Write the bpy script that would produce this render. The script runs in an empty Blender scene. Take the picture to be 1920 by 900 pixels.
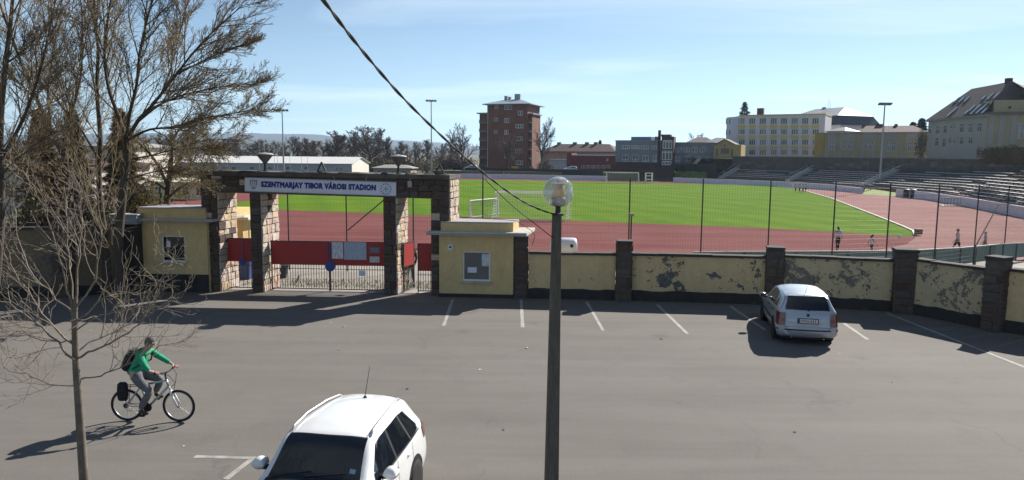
import bpy, bmesh, math, random
import numpy as np
from mathutils import Vector, Matrix

# ------------------------------------------------------------------ camera, sky, sun, exposure
R = math.radians
F_PX, CAM_H, PITCH, ROLL = 1392.0, 5.3, R(6.64), R(0.5)
scene = bpy.context.scene
col = scene.collection
cam_data = bpy.data.cameras.new('camera'); cam = bpy.data.objects.new('camera', cam_data); col.objects.link(cam)
cam_data.sensor_fit = 'HORIZONTAL'; cam_data.sensor_width = 36.0
cam_data.lens = 36.0 * F_PX / 1920.0
cam_data.clip_start = 0.1; cam_data.clip_end = 30000
cam.matrix_world = Matrix.Translation((0, 0, CAM_H)) @ Matrix.Rotation(R(90) - PITCH, 4, 'X') @ Matrix.Rotation(ROLL, 4, 'Z')
scene.camera = cam

SUN_AZ, SUN_EL = 41.0, 34.5            # degrees to the right of the view axis, degrees above the horizon
world = bpy.data.worlds.new('World'); scene.world = world; world.use_nodes = True
wn, wl = world.node_tree.nodes, world.node_tree.links
bgn = wn['Background']
sky = wn.new('ShaderNodeTexSky'); sky.sky_type = 'NISHITA'; sky.sun_disc = False
sky.sun_elevation = R(SUN_EL); sky.sun_rotation = R(SUN_AZ)
sky.altitude = 200; sky.air_density = 0.8; sky.dust_density = 0.1; sky.ozone_density = 3.5
# thin high cloud, laid out on a flat layer far above the ground
geo = wn.new('ShaderNodeNewGeometry')
tc = wn.new('ShaderNodeTexCoord')
sep = wn.new('ShaderNodeSeparateXYZ'); wl.new(tc.outputs['Generated'], sep.inputs[0])
def wm(op, a, b=None, clamp=False):
    n = wn.new('ShaderNodeMath'); n.operation = op; n.use_clamp = clamp
    for i, v in enumerate((a, b)):
        if v is None: continue
        if isinstance(v, (int, float)): n.inputs[i].default_value = v
        else: wl.new(v, n.inputs[i])
    return n.outputs[0]
zc = wm('MAXIMUM', sep.outputs[2], 0.02)
cx = wm('DIVIDE', sep.outputs[0], wm('ADD', zc, 0.06)); cy = wm('DIVIDE', sep.outputs[1], wm('ADD', zc, 0.06))
cmb = wn.new('ShaderNodeCombineXYZ'); wl.new(wm('MULTIPLY', cx, 0.55), cmb.inputs[0]); wl.new(cy, cmb.inputs[1])
nz = wn.new('ShaderNodeTexNoise'); nz.inputs['Scale'].default_value = 0.62; nz.inputs['Detail'].default_value = 7; nz.inputs['Roughness'].default_value = 0.52; nz.inputs['Distortion'].default_value = 0.6
mpw = wn.new('ShaderNodeMapping'); mpw.inputs['Location'].default_value = (3.1, 0.4, 0.0); mpw.inputs['Rotation'].default_value = (0, 0, R(-24))
wl.new(cmb.outputs[0], mpw.inputs['Vector']); wl.new(mpw.outputs[0], nz.inputs['Vector'])
crw = wn.new('ShaderNodeValToRGB'); crw.color_ramp.elements[0].position = 0.50; crw.color_ramp.elements[1].position = 0.80
wl.new(nz.outputs['Fac'], crw.inputs[0])
mixw = wn.new('ShaderNodeMix'); mixw.data_type = 'RGBA'
cloud_f = wm('MULTIPLY', crw.outputs[0], 0.5)
hz_f = wm('MULTIPLY', wm('POWER', 2.718, wm('MULTIPLY', wm('MAXIMUM', sep.outputs[2], 0.0), -7.0)), 1.0)   # pale band of air round the whole horizon
mixh = wn.new('ShaderNodeMix'); mixh.data_type = 'RGBA'
dt = wn.new('ShaderNodeVectorMath'); dt.operation = 'DOT_PRODUCT'; wl.new(tc.outputs['Generated'], dt.inputs[0])
dt.inputs[1].default_value = (math.sin(R(SUN_AZ)) * math.cos(R(SUN_EL)), math.cos(R(SUN_AZ)) * math.cos(R(SUN_EL)), math.sin(R(SUN_EL)))
hz_f = wm('MULTIPLY', hz_f, wm('ADD', 0.22, wm('MULTIPLY', wm('MAXIMUM', dt.outputs['Value'], 0.0), 0.85)), True)   # air scatters forward: paler towards the sun
wl.new(hz_f, mixh.inputs['Factor']); wl.new(sky.outputs[0], mixh.inputs['A']); mixh.inputs['B'].default_value = (8.8, 12.6, 15.0, 1)
wl.new(cloud_f, mixw.inputs['Factor']); wl.new(mixh.outputs['Result'], mixw.inputs['A']); mixw.inputs['B'].default_value = (12.0, 13.6, 14.6, 1)
wl.new(mixw.outputs['Result'], bgn.inputs['Color'])
bgn.inputs['Strength'].default_value = 0.05

sun_data = bpy.data.lights.new('sun', 'SUN'); sun = bpy.data.objects.new('sun', sun_data); col.objects.link(sun)
sun_data.energy = 5.0; sun_data.angle = R(0.5); sun_data.color = (1.0, 0.95, 0.87)
sd = Vector((math.sin(R(SUN_AZ)) * math.cos(R(SUN_EL)), math.cos(R(SUN_AZ)) * math.cos(R(SUN_EL)), math.sin(R(SUN_EL))))
sun.rotation_euler = sd.to_track_quat('Z', 'Y').to_euler()
sun.location = (20, 20, 40)
vs = scene.view_settings
vs.view_transform = 'Standard'; vs.look = 'None'; vs.gamma = 1.0; vs.use_curve_mapping = False
vs.exposure = 0.9
try:
    scene.cycles.max_bounces = 6; scene.cycles.transparent_max_bounces = 12; scene.cycles.caustics_reflective = False; scene.cycles.caustics_refractive = False
    scene.cycles.volume_bounces = 0
except Exception: pass

# ------------------------------------------------------------------ pixel -> place helpers (a pixel gives a direction, the ground or a wall gives the distance)
CR = cam.matrix_world.to_3x3()
def ray(px, py): return CR @ Vector(((px - 960) / F_PX, (450 - py) / F_PX, -1.0))
CAMP = Vector((0, 0, CAM_H))
def gp(px, py, z=0.0):
    r = ray(px, py); return CAMP + r * ((z - CAM_H) / r.z)
def at(px, py, D):
    r = ray(px, py); return CAMP + r * (D / r.y)

# ------------------------------------------------------------------ object helpers
def wloc(p):
    v = Vector((0, 0, 0))
    while p is not None: v += p.location; p = p.parent
    return v
def tag(o, label=None, cat=None, group=None, kind=None):
    if label: o['label'] = label
    if cat: o['category'] = cat
    if group: o['group'] = group
    if kind: o['kind'] = kind
    return o
def thing(name, loc, label, cat, group=None, rz=0.0):
    o = bpy.data.objects.new(name, None); o.empty_display_size = 0.2
    col.objects.link(o); o.location = loc; o.rotation_euler = (0, 0, rz)
    return tag(o, label, cat, group)
def link(name, me, parent=None, loc=None):
    o = bpy.data.objects.new(name, me); col.objects.link(o)
    if parent is not None: o.parent = parent
    if loc is not None: o.location = loc
    return o
def copy_tree(o, parent=None):
    c = o.copy(); col.objects.link(c); c.parent = parent
    for ch in [x for x in o.children]: copy_tree(ch, c)
    return c

class MB:
    """collects shapes into one mesh"""
    def __init__(s): s.v = []; s.f = []
    def add(s, vs, fs):
        b = len(s.v); s.v.extend([tuple(p) for p in vs]); s.f.extend([tuple(i + b for i in q) for q in fs]); return s
    def para(s, o, a, b, c):
        o, a, b, c = Vector(o), Vector(a), Vector(b), Vector(c)
        vs = [o, o + a, o + a + b, o + b, o + c, o + a + c, o + a + b + c, o + b + c]
        fs = [(0, 3, 2, 1), (4, 5, 6, 7), (0, 1, 5, 4), (1, 2, 6, 5), (2, 3, 7, 6), (3, 0, 4, 7)]
        if a.cross(b).dot(c) < 0: fs = [q[::-1] for q in fs]
        return s.add(vs, fs)
    def box(s, x0, x1, y0, y1, z0, z1): return s.para((x0, y0, z0), (x1 - x0, 0, 0), (0, y1 - y0, 0), (0, 0, z1 - z0))
    def bar(s, p, q, w, h=None, up=(0, 0, 1)):
        p, q = Vector(p), Vector(q); d = q - p; h = w if h is None else h
        up = Vector(up)
        if abs(d.normalized().dot(up)) > 0.99: up = Vector((0, 1, 0))
        a = d.cross(up).normalized(); b = a.cross(d).normalized()
        return s.para(p - a * w / 2 - b * h / 2, a * w, b * h, d)
    def tube(s, pts, rad, n=6, cap=True):
        pts = [Vector(p) for p in pts]
        if isinstance(rad, (int, float)): rad = [rad] * len(pts)
        base = len(s.v); a = None
        for i, p in enumerate(pts):
            d = (pts[min(i + 1, len(pts) - 1)] - pts[max(i - 1, 0)])
            if d.length < 1e-9: d = Vector((0, 0, 1))
            d.normalize()
            if a is None:
                a = d.orthogonal().normalized()
            else:
                a = a - d * a.dot(d)
                a = a.normalized() if a.length > 1e-6 else d.orthogonal().normalized()
            b = d.cross(a)
            for k in range(n):
                t = 2 * math.pi * k / n
                s.v.append(tuple(p + (a * math.cos(t) + b * math.sin(t)) * rad[i]))
        for i in range(len(pts) - 1):
            for k in range(n):
                s.f.append((base + i * n + k, base + i * n + (k + 1) % n, base + (i + 1) * n + (k + 1) % n, base + (i + 1) * n + k))
        if cap:
            s.f.append(tuple(base + k for k in range(n - 1, -1, -1)))
            s.f.append(tuple(base + (len(pts) - 1) * n + k for k in range(n)))
        return s
    def lathe(s, prof, n=24, c=(0, 0, 0), axis='Z'):
        base = len(s.v)
        for r, z in prof:
            for k in range(n):
                t = 2 * math.pi * k / n
                x, y = r * math.cos(t), r * math.sin(t)
                p = (x, y, z) if axis == 'Z' else ((z, x, y) if axis == 'X' else (y, z, x))
                s.v.append((p[0] + c[0], p[1] + c[1], p[2] + c[2]))
        for i in range(len(prof) - 1):
            for k in range(n):
                s.f.append((base + i * n + k, base + i * n + (k + 1) % n, base + (i + 1) * n + (k + 1) % n, base + (i + 1) * n + k))
        s.f.append(tuple(base + k for k in range(n - 1, -1, -1))); s.f.append(tuple(base + (len(prof) - 1) * n + k for k in range(n)))
        return s
    def prism(s, poly, ext):
        """poly: 3D points of a planar outline, ext: extrusion vector"""
        e = Vector(ext); n = len(poly); P = [Vector(p) for p in poly]
        nrm = Vector((0, 0, 0))
        for i in range(n): nrm += P[i].cross(P[(i + 1) % n])
        if nrm.dot(e) > 0: P = P[::-1]
        return s.add(P + [p + e for p in P], [tuple(range(n))] + [tuple(range(2 * n - 1, n - 1, -1))] + [(i + n, (i + 1) % n + n, (i + 1) % n, i) for i in range(n)])
    def grid(s, rows):
        base = len(s.v); m = len(rows[0])
        for r in rows: s.v.extend([tuple(p) for p in r])
        for i in range(len(rows) - 1):
            for j in range(m - 1):
                s.f.append((base + i * m + j, base + i * m + j + 1, base + (i + 1) * m + j + 1, base + (i + 1) * m + j))
        return s
    def mesh(s, name, mat, off=None, smooth=False):
        me = bpy.data.meshes.new(name)
        v = np.array(s.v, dtype=float).reshape(-1, 3)
        if off is not None: v = v - np.array(off)
        me.from_pydata(v.tolist(), [], s.f); me.update()
        if smooth: me.polygons.foreach_set('use_smooth', [True] * len(me.polygons))
        if mat is not None:
            for m in (mat if isinstance(mat, (list, tuple)) else [mat]): me.materials.append(m)
        return me
    def build(s, name, mat, parent=None, world=True, smooth=False, loc=None):
        """world=True: the vertices are in world coordinates"""
        off = None
        if world:
            off = wloc(parent) if parent is not None else Vector((0, 0, 0))
            if loc is not None: off = Vector(loc)
        o = link(name, s.mesh(name, mat, off, smooth), parent)
        if loc is not None: o.location = Vector(loc) - (wloc(parent) if parent is not None else Vector((0, 0, 0))) if world else loc
        return o
def bevel(o, w=0.01, seg=2):
    m = o.modifiers.new('bevel', 'BEVEL'); m.width = w; m.segments = seg; m.limit_method = 'ANGLE'; m.angle_limit = R(35); return o

# ------------------------------------------------------------------ materials
MATS = {}
def nt(name):
    m = bpy.data.materials.new(name); m.use_nodes = True
    n, l = m.node_tree.nodes, m.node_tree.links
    return m, n, l, n['Principled BSDF']
def nmath(n, l, op, a, b=None, clamp=False):
    x = n.new('ShaderNodeMath'); x.operation = op; x.use_clamp = clamp
    for i, v in enumerate((a, b)):
        if v is None: continue
        if isinstance(v, (int, float)): x.inputs[i].default_value = v
        else: l.new(v, x.inputs[i])
    return x.outputs[0]
def nnoise(n, l, vec, scale, detail=4, rough=0.55, dist=0.0):
    x = n.new('ShaderNodeTexNoise'); x.inputs['Scale'].default_value = scale; x.inputs['Detail'].default_value = detail
    x.inputs['Roughness'].default_value = rough; x.inputs['Distortion'].default_value = dist
    if vec is not None: l.new(vec, x.inputs['Vector'])
    return x.outputs['Fac']
def nramp(n, l, fac, p0, p1, c0=(0, 0, 0, 1), c1=(1, 1, 1, 1)):
    x = n.new('ShaderNodeValToRGB'); x.color_ramp.elements[0].position = p0; x.color_ramp.elements[1].position = p1
    x.color_ramp.elements[0].color = c0; x.color_ramp.elements[1].color = c1
    l.new(fac, x.inputs[0]); return x.outputs[0]
def nmix(n, l, fac, a, b, mode='MIX'):
    x = n.new('ShaderNodeMix'); x.data_type = 'RGBA'; x.blend_type = mode
    for k, v in (('Factor', fac), ('A', a), ('B', b)):
        if isinstance(v, (int, float)): x.inputs[k].default_value = v
        elif isinstance(v, (tuple, list)): x.inputs[k].default_value = (*v[:3], 1)
        else: l.new(v, x.inputs[k])
    return x.outputs['Result']
def nbump(n, l, b, h, strength=0.3, dist=0.02):
    x = n.new('ShaderNodeBump'); x.inputs['Strength'].default_value = strength; x.inputs['Distance'].default_value = dist
    l.new(h, x.inputs['Height']); l.new(x.outputs[0], b.inputs['Normal'])
def ncoord(n, l, kind='Object', scale=(1, 1, 1), rot=0.0):
    t = n.new('ShaderNodeTexCoord')
    if kind == 'World':
        g = n.new('ShaderNodeNewGeometry'); src = g.outputs['Position']
    else: src = t.outputs[kind]
    if scale == (1, 1, 1) and not rot: return src
    m = n.new('ShaderNodeMapping'); m.inputs['Scale'].default_value = scale; m.inputs['Rotation'].default_value = (0, 0, rot)
    l.new(src, m.inputs['Vector']); return m.outputs[0]
def sc3(c, k): return tuple(min(1, x * k) for x in c[:3])
def M(name, c=(.5, .5, .5), rough=0.8, var=0.18, scale=3.0, bump=0.0, bscale=30.0, metal=0.0, rnd=0.0, spec=0.4, coat=0.0, stretch=(1, 1, 1)):
    if name in MATS: return MATS[name]
    m, n, l, b = nt(name)
    vec = ncoord(n, l, 'Object', stretch)
    f = nnoise(n, l, vec, scale, 6, 0.6)
    f2 = nnoise(n, l, vec, scale * 7.3, 4, 0.6)
    fm = nmath(n, l, 'ADD', nmath(n, l, 'MULTIPLY', f, 0.65), nmath(n, l, 'MULTIPLY', f2, 0.35))
    c_out = nmix(n, l, nramp(n, l, fm, 0.3, 0.7), sc3(c, 1 - var), sc3(c, 1 + var))
    if rnd:
        oi = n.new('ShaderNodeObjectInfo')
        hs = n.new('ShaderNodeHueSaturation')
        v = nmath(n, l, 'ADD', nmath(n, l, 'MULTIPLY', oi.outputs['Random'], 2 * rnd), 1 - rnd); l.new(v, hs.inputs['Value'])
        fr = nmath(n, l, 'FRACT', nmath(n, l, 'MULTIPLY', oi.outputs['Random'], 7.31))
        l.new(nmath(n, l, 'ADD', nmath(n, l, 'MULTIPLY', fr, 0.05), 0.475), hs.inputs['Hue'])
        fs = nmath(n, l, 'FRACT', nmath(n, l, 'MULTIPLY', oi.outputs['Random'], 13.7))
        l.new(nmath(n, l, 'ADD', nmath(n, l, 'MULTIPLY', fs, 0.8), 0.6), hs.inputs['Saturation'])
        l.new(c_out, hs.inputs['Color']); c_out = hs.outputs[0]
    l.new(c_out, b.inputs['Base Color'])
    b.inputs['Roughness'].default_value = rough; b.inputs['Metallic'].default_value = metal
    b.inputs['Specular IOR Level'].default_value = spec
    if coat: b.inputs['Coat Weight'].default_value = coat; b.inputs['Coat Roughness'].default_value = 0.05
    if bump:
        nbump(n, l, b, nnoise(n, l, vec, bscale, 5, 0.65), bump, 0.01)
    MATS[name] = m; return m
def glass_dark(name, c=(0.012, 0.014, 0.017), rough=0.06, spec=0.6):
    if name in MATS: return MATS[name]
    m, n, l, b = nt(name)
    f = nnoise(n, l, ncoord(n, l), 1.5, 3)
    l.new(nmix(n, l, f, sc3(c, .7), sc3(c, 1.5)), b.inputs['Base Color'])
    b.inputs['Roughness'].default_value = rough; b.inputs['Specular IOR Level'].default_value = spec
    if name == 'window_glass':      # blinds and curtains behind some of the panes
        oi = n.new('ShaderNodeObjectInfo'); k = nmath(n, l, 'MULTIPLY', nmath(n, l, 'POWER', oi.outputs['Random'], 2.5), nramp(n, l, nnoise(n, l, ncoord(n, l, 'World'), .9, 2), .4, .55))
        l.new(nmix(n, l, k, b.inputs['Base Color'].links[0].from_socket, (.20, .20, .19)), b.inputs['Base Color'])
    MATS[name] = m; return m
def glass_clear(name, tint=(0.9, 0.94, 0.96), mixf=0.12, rough=0.03):
    """thin clear glass: mostly transparent, reflecting by angle"""
    if name in MATS: return MATS[name]
    m, n, l, b = nt(name)
    tr = n.new('ShaderNodeBsdfTransparent'); tr.inputs[0].default_value = (*tint, 1)
    gl = n.new('ShaderNodeBsdfGlossy'); gl.inputs['Roughness'].default_value = rough
    df = n.new('ShaderNodeBsdfDiffuse'); df.inputs[0].default_value = (.75, .78, .8, 1)
    lw = n.new('ShaderNodeLayerWeight'); lw.inputs['Blend'].default_value = 0.35
    f = nmath(n, l, 'ADD', nmath(n, l, 'MULTIPLY', lw.outputs['Facing'], 0.45), 0.05, True)
    m1 = n.new('ShaderNodeMixShader'); l.new(f, m1.inputs[0]); l.new(tr.outputs[0], m1.inputs[1]); l.new(gl.outputs[0], m1.inputs[2])
    m2 = n.new('ShaderNodeMixShader'); 
    dirt = nmath(n, l, 'MULTIPLY', nramp(n, l, nnoise(n, l, ncoord(n, l), 6, 5), .35, .75), mixf * 2)
    l.new(dirt, m2.inputs[0]); l.new(m1.outputs[0], m2.inputs[1]); l.new(df.outputs[0], m2.inputs[2])
    l.new(m2.outputs[0], n['Material Output'].inputs['Surface'])
    n.remove(b); MATS[name] = m; return m
rng = random.Random(11)
# ------------------------------------------------------------------ the setting: ground, track, field
FZ = -1.2                                  # level of the sports field below the car park
def struct(o): return tag(o, kind='structure')

def asphalt_mat():
    m, n, l, b = nt('asphalt')
    v = ncoord(n, l, 'World')
    big = nnoise(n, l, v, 0.16, 5, 0.6, 0.4)
    mid = nnoise(n, l, v, 1.1, 6, 0.65)
    fine = nnoise(n, l, v, 55, 3, 0.7)
    st = ncoord(n, l, 'World', (0.12, 1.1, 1), R(4))
    streak = nnoise(n, l, st, 1.0, 5, 0.6, 0.2)
    c = nmix(n, l, nramp(n, l, big, .32, .68), (.106, .096, .085), (.140, .128, .115))
    c = nmix(n, l, nmath(n, l, 'MULTIPLY', nramp(n, l, streak, .42, .68), .7), c, (.155, .143, .129))
    c = nmix(n, l, nmath(n, l, 'MULTIPLY', nramp(n, l, mid, .52, .75), .38), c, (.076, .068, .061))
    # fine aggregate
    c = nmix(n, l, nmath(n, l, 'MULTIPLY', nramp(n, l, fine, .35, .72), .30), c, (.185, .172, .155))
    gr2 = nnoise(n, l, v, 16, 4, .75)
    c = nmix(n, l, nmath(n, l, 'MULTIPLY', nramp(n, l, gr2, .40, .70), .32), c, (.20, .185, .166))
    c = nmix(n, l, nmath(n, l, 'MULTIPLY', nramp(n, l, gr2, .62, .38), .25), c, (.075, .066, .058))
    tm = nnoise(n, l, ncoord(n, l, 'World', (.05, 2.2, 1), R(-7)), 1.0, 6, .7, .3)
    c = nmix(n, l, nmath(n, l, 'MULTIPLY', nramp(n, l, tm, .50, .72), .2), c, (.074, .067, .060))
    # long cracks and joints
    wv = n.new('ShaderNodeTexVoronoi'); wv.feature = 'DISTANCE_TO_EDGE'; wv.inputs['Scale'].default_value = 0.17
    dist = n.new('ShaderNodeVectorMath'); dist.operation = 'ADD'
    nn = n.new('ShaderNodeTexNoise'); nn.inputs['Scale'].default_value = 1.2; nn.inputs['Detail'].default_value = 5
    l.new(v, nn.inputs['Vector'])
    l.new(v, dist.inputs[0]); l.new(nn.outputs['Color'], dist.inputs[1]); l.new(dist.outputs[0], wv.inputs['Vector'])
    crack = nramp(n, l, wv.outputs['Distance'], 0.0018, 0.006, (1, 1, 1, 1), (0, 0, 0, 1))
    gate = nramp(n, l, nnoise(n, l, v, 0.33, 3), .5, .58)
    c = nmix(n, l, nmath(n, l, 'MULTIPLY', nmath(n, l, 'MULTIPLY', crack, gate), .28), c, (.06, .054, .048))
    # oil spots and pale droppings
    sp = n.new('ShaderNodeTexVoronoi'); sp.inputs['Scale'].default_value = 0.9; sp.inputs['Randomness'].default_value = 1; l.new(v, sp.inputs['Vector'])
    cs = n.new('ShaderNodeSeparateColor'); l.new(sp.outputs['Color'], cs.inputs[0])
    spot = nmath(n, l, 'MULTIPLY', nramp(n, l, sp.outputs['Distance'], .03, .05, (1, 1, 1, 1), (0, 0, 0, 1)), nmath(n, l, 'GREATER_THAN', cs.outputs[0], .72))
    c = nmix(n, l, nmath(n, l, 'MULTIPLY', spot, .4), c, (.42, .40, .37))
    sp2 = n.new('ShaderNodeTexVoronoi'); sp2.inputs['Scale'].default_value = 0.45; l.new(dist.outputs[0], sp2.inputs['Vector'])
    cs2 = n.new('ShaderNodeSeparateColor'); l.new(sp2.outputs['Color'], cs2.inputs[0])
    oil = nmath(n, l, 'MULTIPLY', nramp(n, l, sp2.outputs['Distance'], .03, .16, (1, 1, 1, 1), (0, 0, 0, 1)), nmath(n, l, 'GREATER_THAN', cs2.outputs[1], .62))
    c = nmix(n, l, nmath(n, l, 'MULTIPLY', oil, .4), c, (.07, .063, .056))
    l.new(c, b.inputs['Base Color']); b.inputs['Roughness'].default_value = .9; b.inputs['Specular IOR Level'].default_value = .25
    nbump(n, l, b, nmath(n, l, 'ADD', fine, nmath(n, l, 'MULTIPLY', mid, .5)), .35, .01)
    return m
def tartan_mat(name='tartan', c1=(.128, .040, .039), c2=(.172, .060, .056), c3=(.225, .098, .088), c4=(.10, .034, .034)):
    m, n, l, b = nt(name)
    v = ncoord(n, l, 'World')
    a = nnoise(n, l, v, .12, 5, .6); f = nnoise(n, l, v, 2.5, 5, .65)
    st = nnoise(n, l, ncoord(n, l, 'World', (.06, .6, 1), R(-15)), 1.0, 5, .6)
    c = nmix(n, l, nramp(n, l, a, .3, .7), c1, c2)
    c = nmix(n, l, nmath(n, l, 'MULTIPLY', nramp(n, l, st, .45, .75), .6), c, c3)
    c = nmix(n, l, nmath(n, l, 'MULTIPLY', nramp(n, l, f, .5, .8), .35), c, c4)
    l.new(c, b.inputs['Base Color']); b.inputs['Roughness'].default_value = 1.0; b.inputs['Specular IOR Level'].default_value = .06
    return m
def pitch_mat():
    m, n, l, b = nt('pitch_grass')
    v = ncoord(n, l, 'World')
    # mown bands run across the pitch
    w = n.new('ShaderNodeTexWave'); w.bands_direction = 'X'; w.inputs['Scale'].default_value = .06; w.inputs['Distortion'].default_value = 3.5; w.inputs['Detail'].default_value = 4; w.inputs['Detail Scale'].default_value = .6
    l.new(ncoord(n, l, 'World', (1, 1, 1), R(-16)), w.inputs['Vector'])
    a = nnoise(n, l, v, .09, 6, .62); f = nnoise(n, l, v, .8, 6, .7); ff = nnoise(n, l, v, 9, 4, .7)
    c = nmix(n, l, nramp(n, l, a, .3, .7), (.082, .158, .006), (.120, .198, .011))
    c = nmix(n, l, nmath(n, l, 'MULTIPLY', w.outputs['Fac'], .4), c, (.050, .120, .006))
    c = nmix(n, l, nmath(n, l, 'MULTIPLY', nramp(n, l, f, .5, .75), .45), c, (.185, .205, .03))
    c = nmix(n, l, nmath(n, l, 'MULTIPLY', nramp(n, l, ff, .45, .75), .35), c, (.040, .110, .012))
    l.new(c, b.inputs['Base Color']); b.inputs['Roughness'].default_value = 1.0; b.inputs['Specular IOR Level'].default_value = .04
    nbump(n, l, b, ff, .6, .05)
    return m
ASPHALT = asphalt_mat(); TARTAN = tartan_mat(); PITCH_GRASS = pitch_mat()
EARTH = M('dry_grass_earth', (.105, .095, .052), .95, .35, .12, .4, 4)
GRAVEL = M('gravel_yard', (.26, .235, .205), .95, .25, .5, .5, 14)
LINE = M('line_paint', (.30, .285, .26), .85, .45, 3.5)

# base lines of the front wall and gate, taken from where they meet the car park
G0, G1 = Vector((-11.45, 27.78, 0)), Vector((-2.30, 27.27, 0))      # gate front line
DEP = Vector((math.sin(R(10)), math.cos(R(10)), 0))                          # direction the gate runs back into the stadium
WALLPTS = [Vector((0.5, 27.05, 0)), Vector((13.45, 25.55, 0)), Vector((22.0, 14.5, 0))]

# one sheet of earth out to the horizon with the sunken field cut into it as a gentle bank
def ground_sheet():
    mb = MB()
    xs = [-9000, -3000, -900, -300, -120, -70, -40, -20, 0, 20, 40, 70, 120, 300, 900, 3000, 9000]
    ys = [-600, -60, 0, 27.9, 29, 34, 42, 46, 60, 100, 200, 260, 330, 500, 900, 2500, 9000]
    rows = []
    for y in ys:
        r = []
        for x in xs:
            if y <= 27.9: z = -.03
            elif y < 46: z = -.03 + (FZ - .06 + .03) * (y - 27.9) / 18.1
            else: z = FZ - .06
            r.append((x, y, z))
        rows.append(r)
    return mb.grid([r for r in rows]).build('ground', EARTH)
struct(ground_sheet())
# car park
lot = MB(); P = [(-60, -30), (40, -30), (24, 12.0), (13.55, 25.62), (0.5, 27.15), (-2.2, 27.6), (-11.6, 28.1), (-60, 29.5)]
struct(lot.add([(x, y, 0) for x, y in P], [tuple(range(len(P)))]).build('car_park', ASPHALT))
# yard behind the gate
yd = MB(); yd.grid([[(-30, 28.15, .0), (-11, 28.12, .0), (2, 27.5, 0), (14, 26.0, .0)], [(-30, 33, -.12), (-11, 33, -.12), (2, 33, -.12), (20, 30.5, -.12)], [(-30, 46.6, FZ + .02), (-11, 46.6, FZ + .02), (2, 46.6, FZ + .02), (34, 46.6, FZ + .02)]])
struct(yd.build('stadium_yard', GRAVEL))
# running track (red surfacing to the outer wall) and the grass pitch
fz = lambda x, y: gp(x, y, FZ)
TR = [gp(300, 452, FZ), gp(540, 458, FZ), gp(990, 474, FZ), gp(1400, 484, FZ), gp(1640, 487, FZ), Vector((40, 47.5, FZ)), Vector((64, 62, FZ)), gp(1925, 414, FZ) + Vector((3, 2, 0)), gp(1740, 374, FZ) + Vector((1.5, 1, 0)), gp(1620, 362.5, FZ) + Vector((1, 1, 0)), gp(1480, 351, FZ) + Vector((0.4, 1, 0)), gp(1260, 341, FZ), gp(1130, 338.5, FZ) + Vector((0, 1, 0)), gp(870, 333.5, FZ) + Vector((0, 1, 0)), fz(640, 333.5), fz(480, 341), fz(392, 353), fz(380, 368), fz(300, 380), fz(235, 397), fz(150, 428)]
mb = MB(); mb.add([(p.x, p.y, FZ) for p in TR], [tuple(range(len(TR)))]); struct(mb.build('running_track', TARTAN))
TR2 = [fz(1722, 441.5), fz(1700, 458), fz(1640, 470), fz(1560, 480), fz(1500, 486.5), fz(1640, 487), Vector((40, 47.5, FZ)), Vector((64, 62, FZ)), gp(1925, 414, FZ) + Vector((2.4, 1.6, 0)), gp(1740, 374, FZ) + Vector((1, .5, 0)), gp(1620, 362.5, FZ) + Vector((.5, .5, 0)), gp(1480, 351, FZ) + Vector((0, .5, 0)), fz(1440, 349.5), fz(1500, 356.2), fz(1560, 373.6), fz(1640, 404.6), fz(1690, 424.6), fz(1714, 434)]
mb = MB(); mb.add([(p.x, p.y, FZ + .004) for p in TR2], [tuple(range(len(TR2)))]); struct(mb.build('track_straight', tartan_mat('tartan_grazing_sun', (.225, .112, .102), (.275, .150, .138), (.33, .20, .185), (.19, .095, .09))))  # paler, pinker tartan copy: grazing sunlight put into the colour
def smooth_poly(pts, n=6):
    out = []; k = len(pts)
    for i in range(k):
        p0, p1, p2, p3 = pts[(i - 1) % k], pts[i], pts[(i + 1) % k], pts[(i + 2) % k]
        for j in range(n):
            t = j / n
            out.append(0.5 * ((2 * p1) + (-p0 + p2) * t + (2 * p0 - 5 * p1 + 4 * p2 - p3) * t * t + (-p0 + 3 * p1 - 3 * p2 + p3) * t ** 3))
    return out
def chain(pts, n):
    """straight resampling of an open polyline"""
    out = []
    for a, b in zip(pts[:-1], pts[1:]):
        for j in range(n): out.append(a.lerp(b, j / n))
    out.append(pts[-1]); return out
GR = [gp(460, 391, FZ), gp(760, 402, FZ), gp(1070, 414, FZ), gp(1400, 426, FZ), gp(1600, 437, FZ), gp(1690, 443, FZ), gp(1716, 442, FZ), gp(1712, 434, FZ), gp(1690, 424, FZ), gp(1640, 404, FZ), gp(1560, 373, FZ), gp(1500, 355.5, FZ), gp(1440, 348.5, FZ), gp(1300, 345, FZ), gp(1130, 341.5, FZ), gp(870, 336.8, FZ), fz(780, 340), fz(690, 346.5), fz(600, 357), fz(520, 368), fz(445, 380), fz(436, 387)]
mb = MB(); mb.add([(p.x, p.y, FZ + .006) for p in GR], [tuple(range(len(GR)))]); struct(mb.build('pitch', PITCH_GRASS))
KERB = M('kerb_concrete', (.55, .50, .44), .85, .2, 3)
kb = MB(); kp = GR[6:14]
for i in range(len(kp) - 1): kb.bar(kp[i] + Vector((0, 0, .05)), kp[i + 1] + Vector((0, 0, .05)), .22, .11)
struct(kb.build('pitch_kerb', KERB))
# lane lines, faint white, only where the straight shows them
WL = M('lane_paint', (.62, .58, .55), .8, .2, 3)
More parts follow.
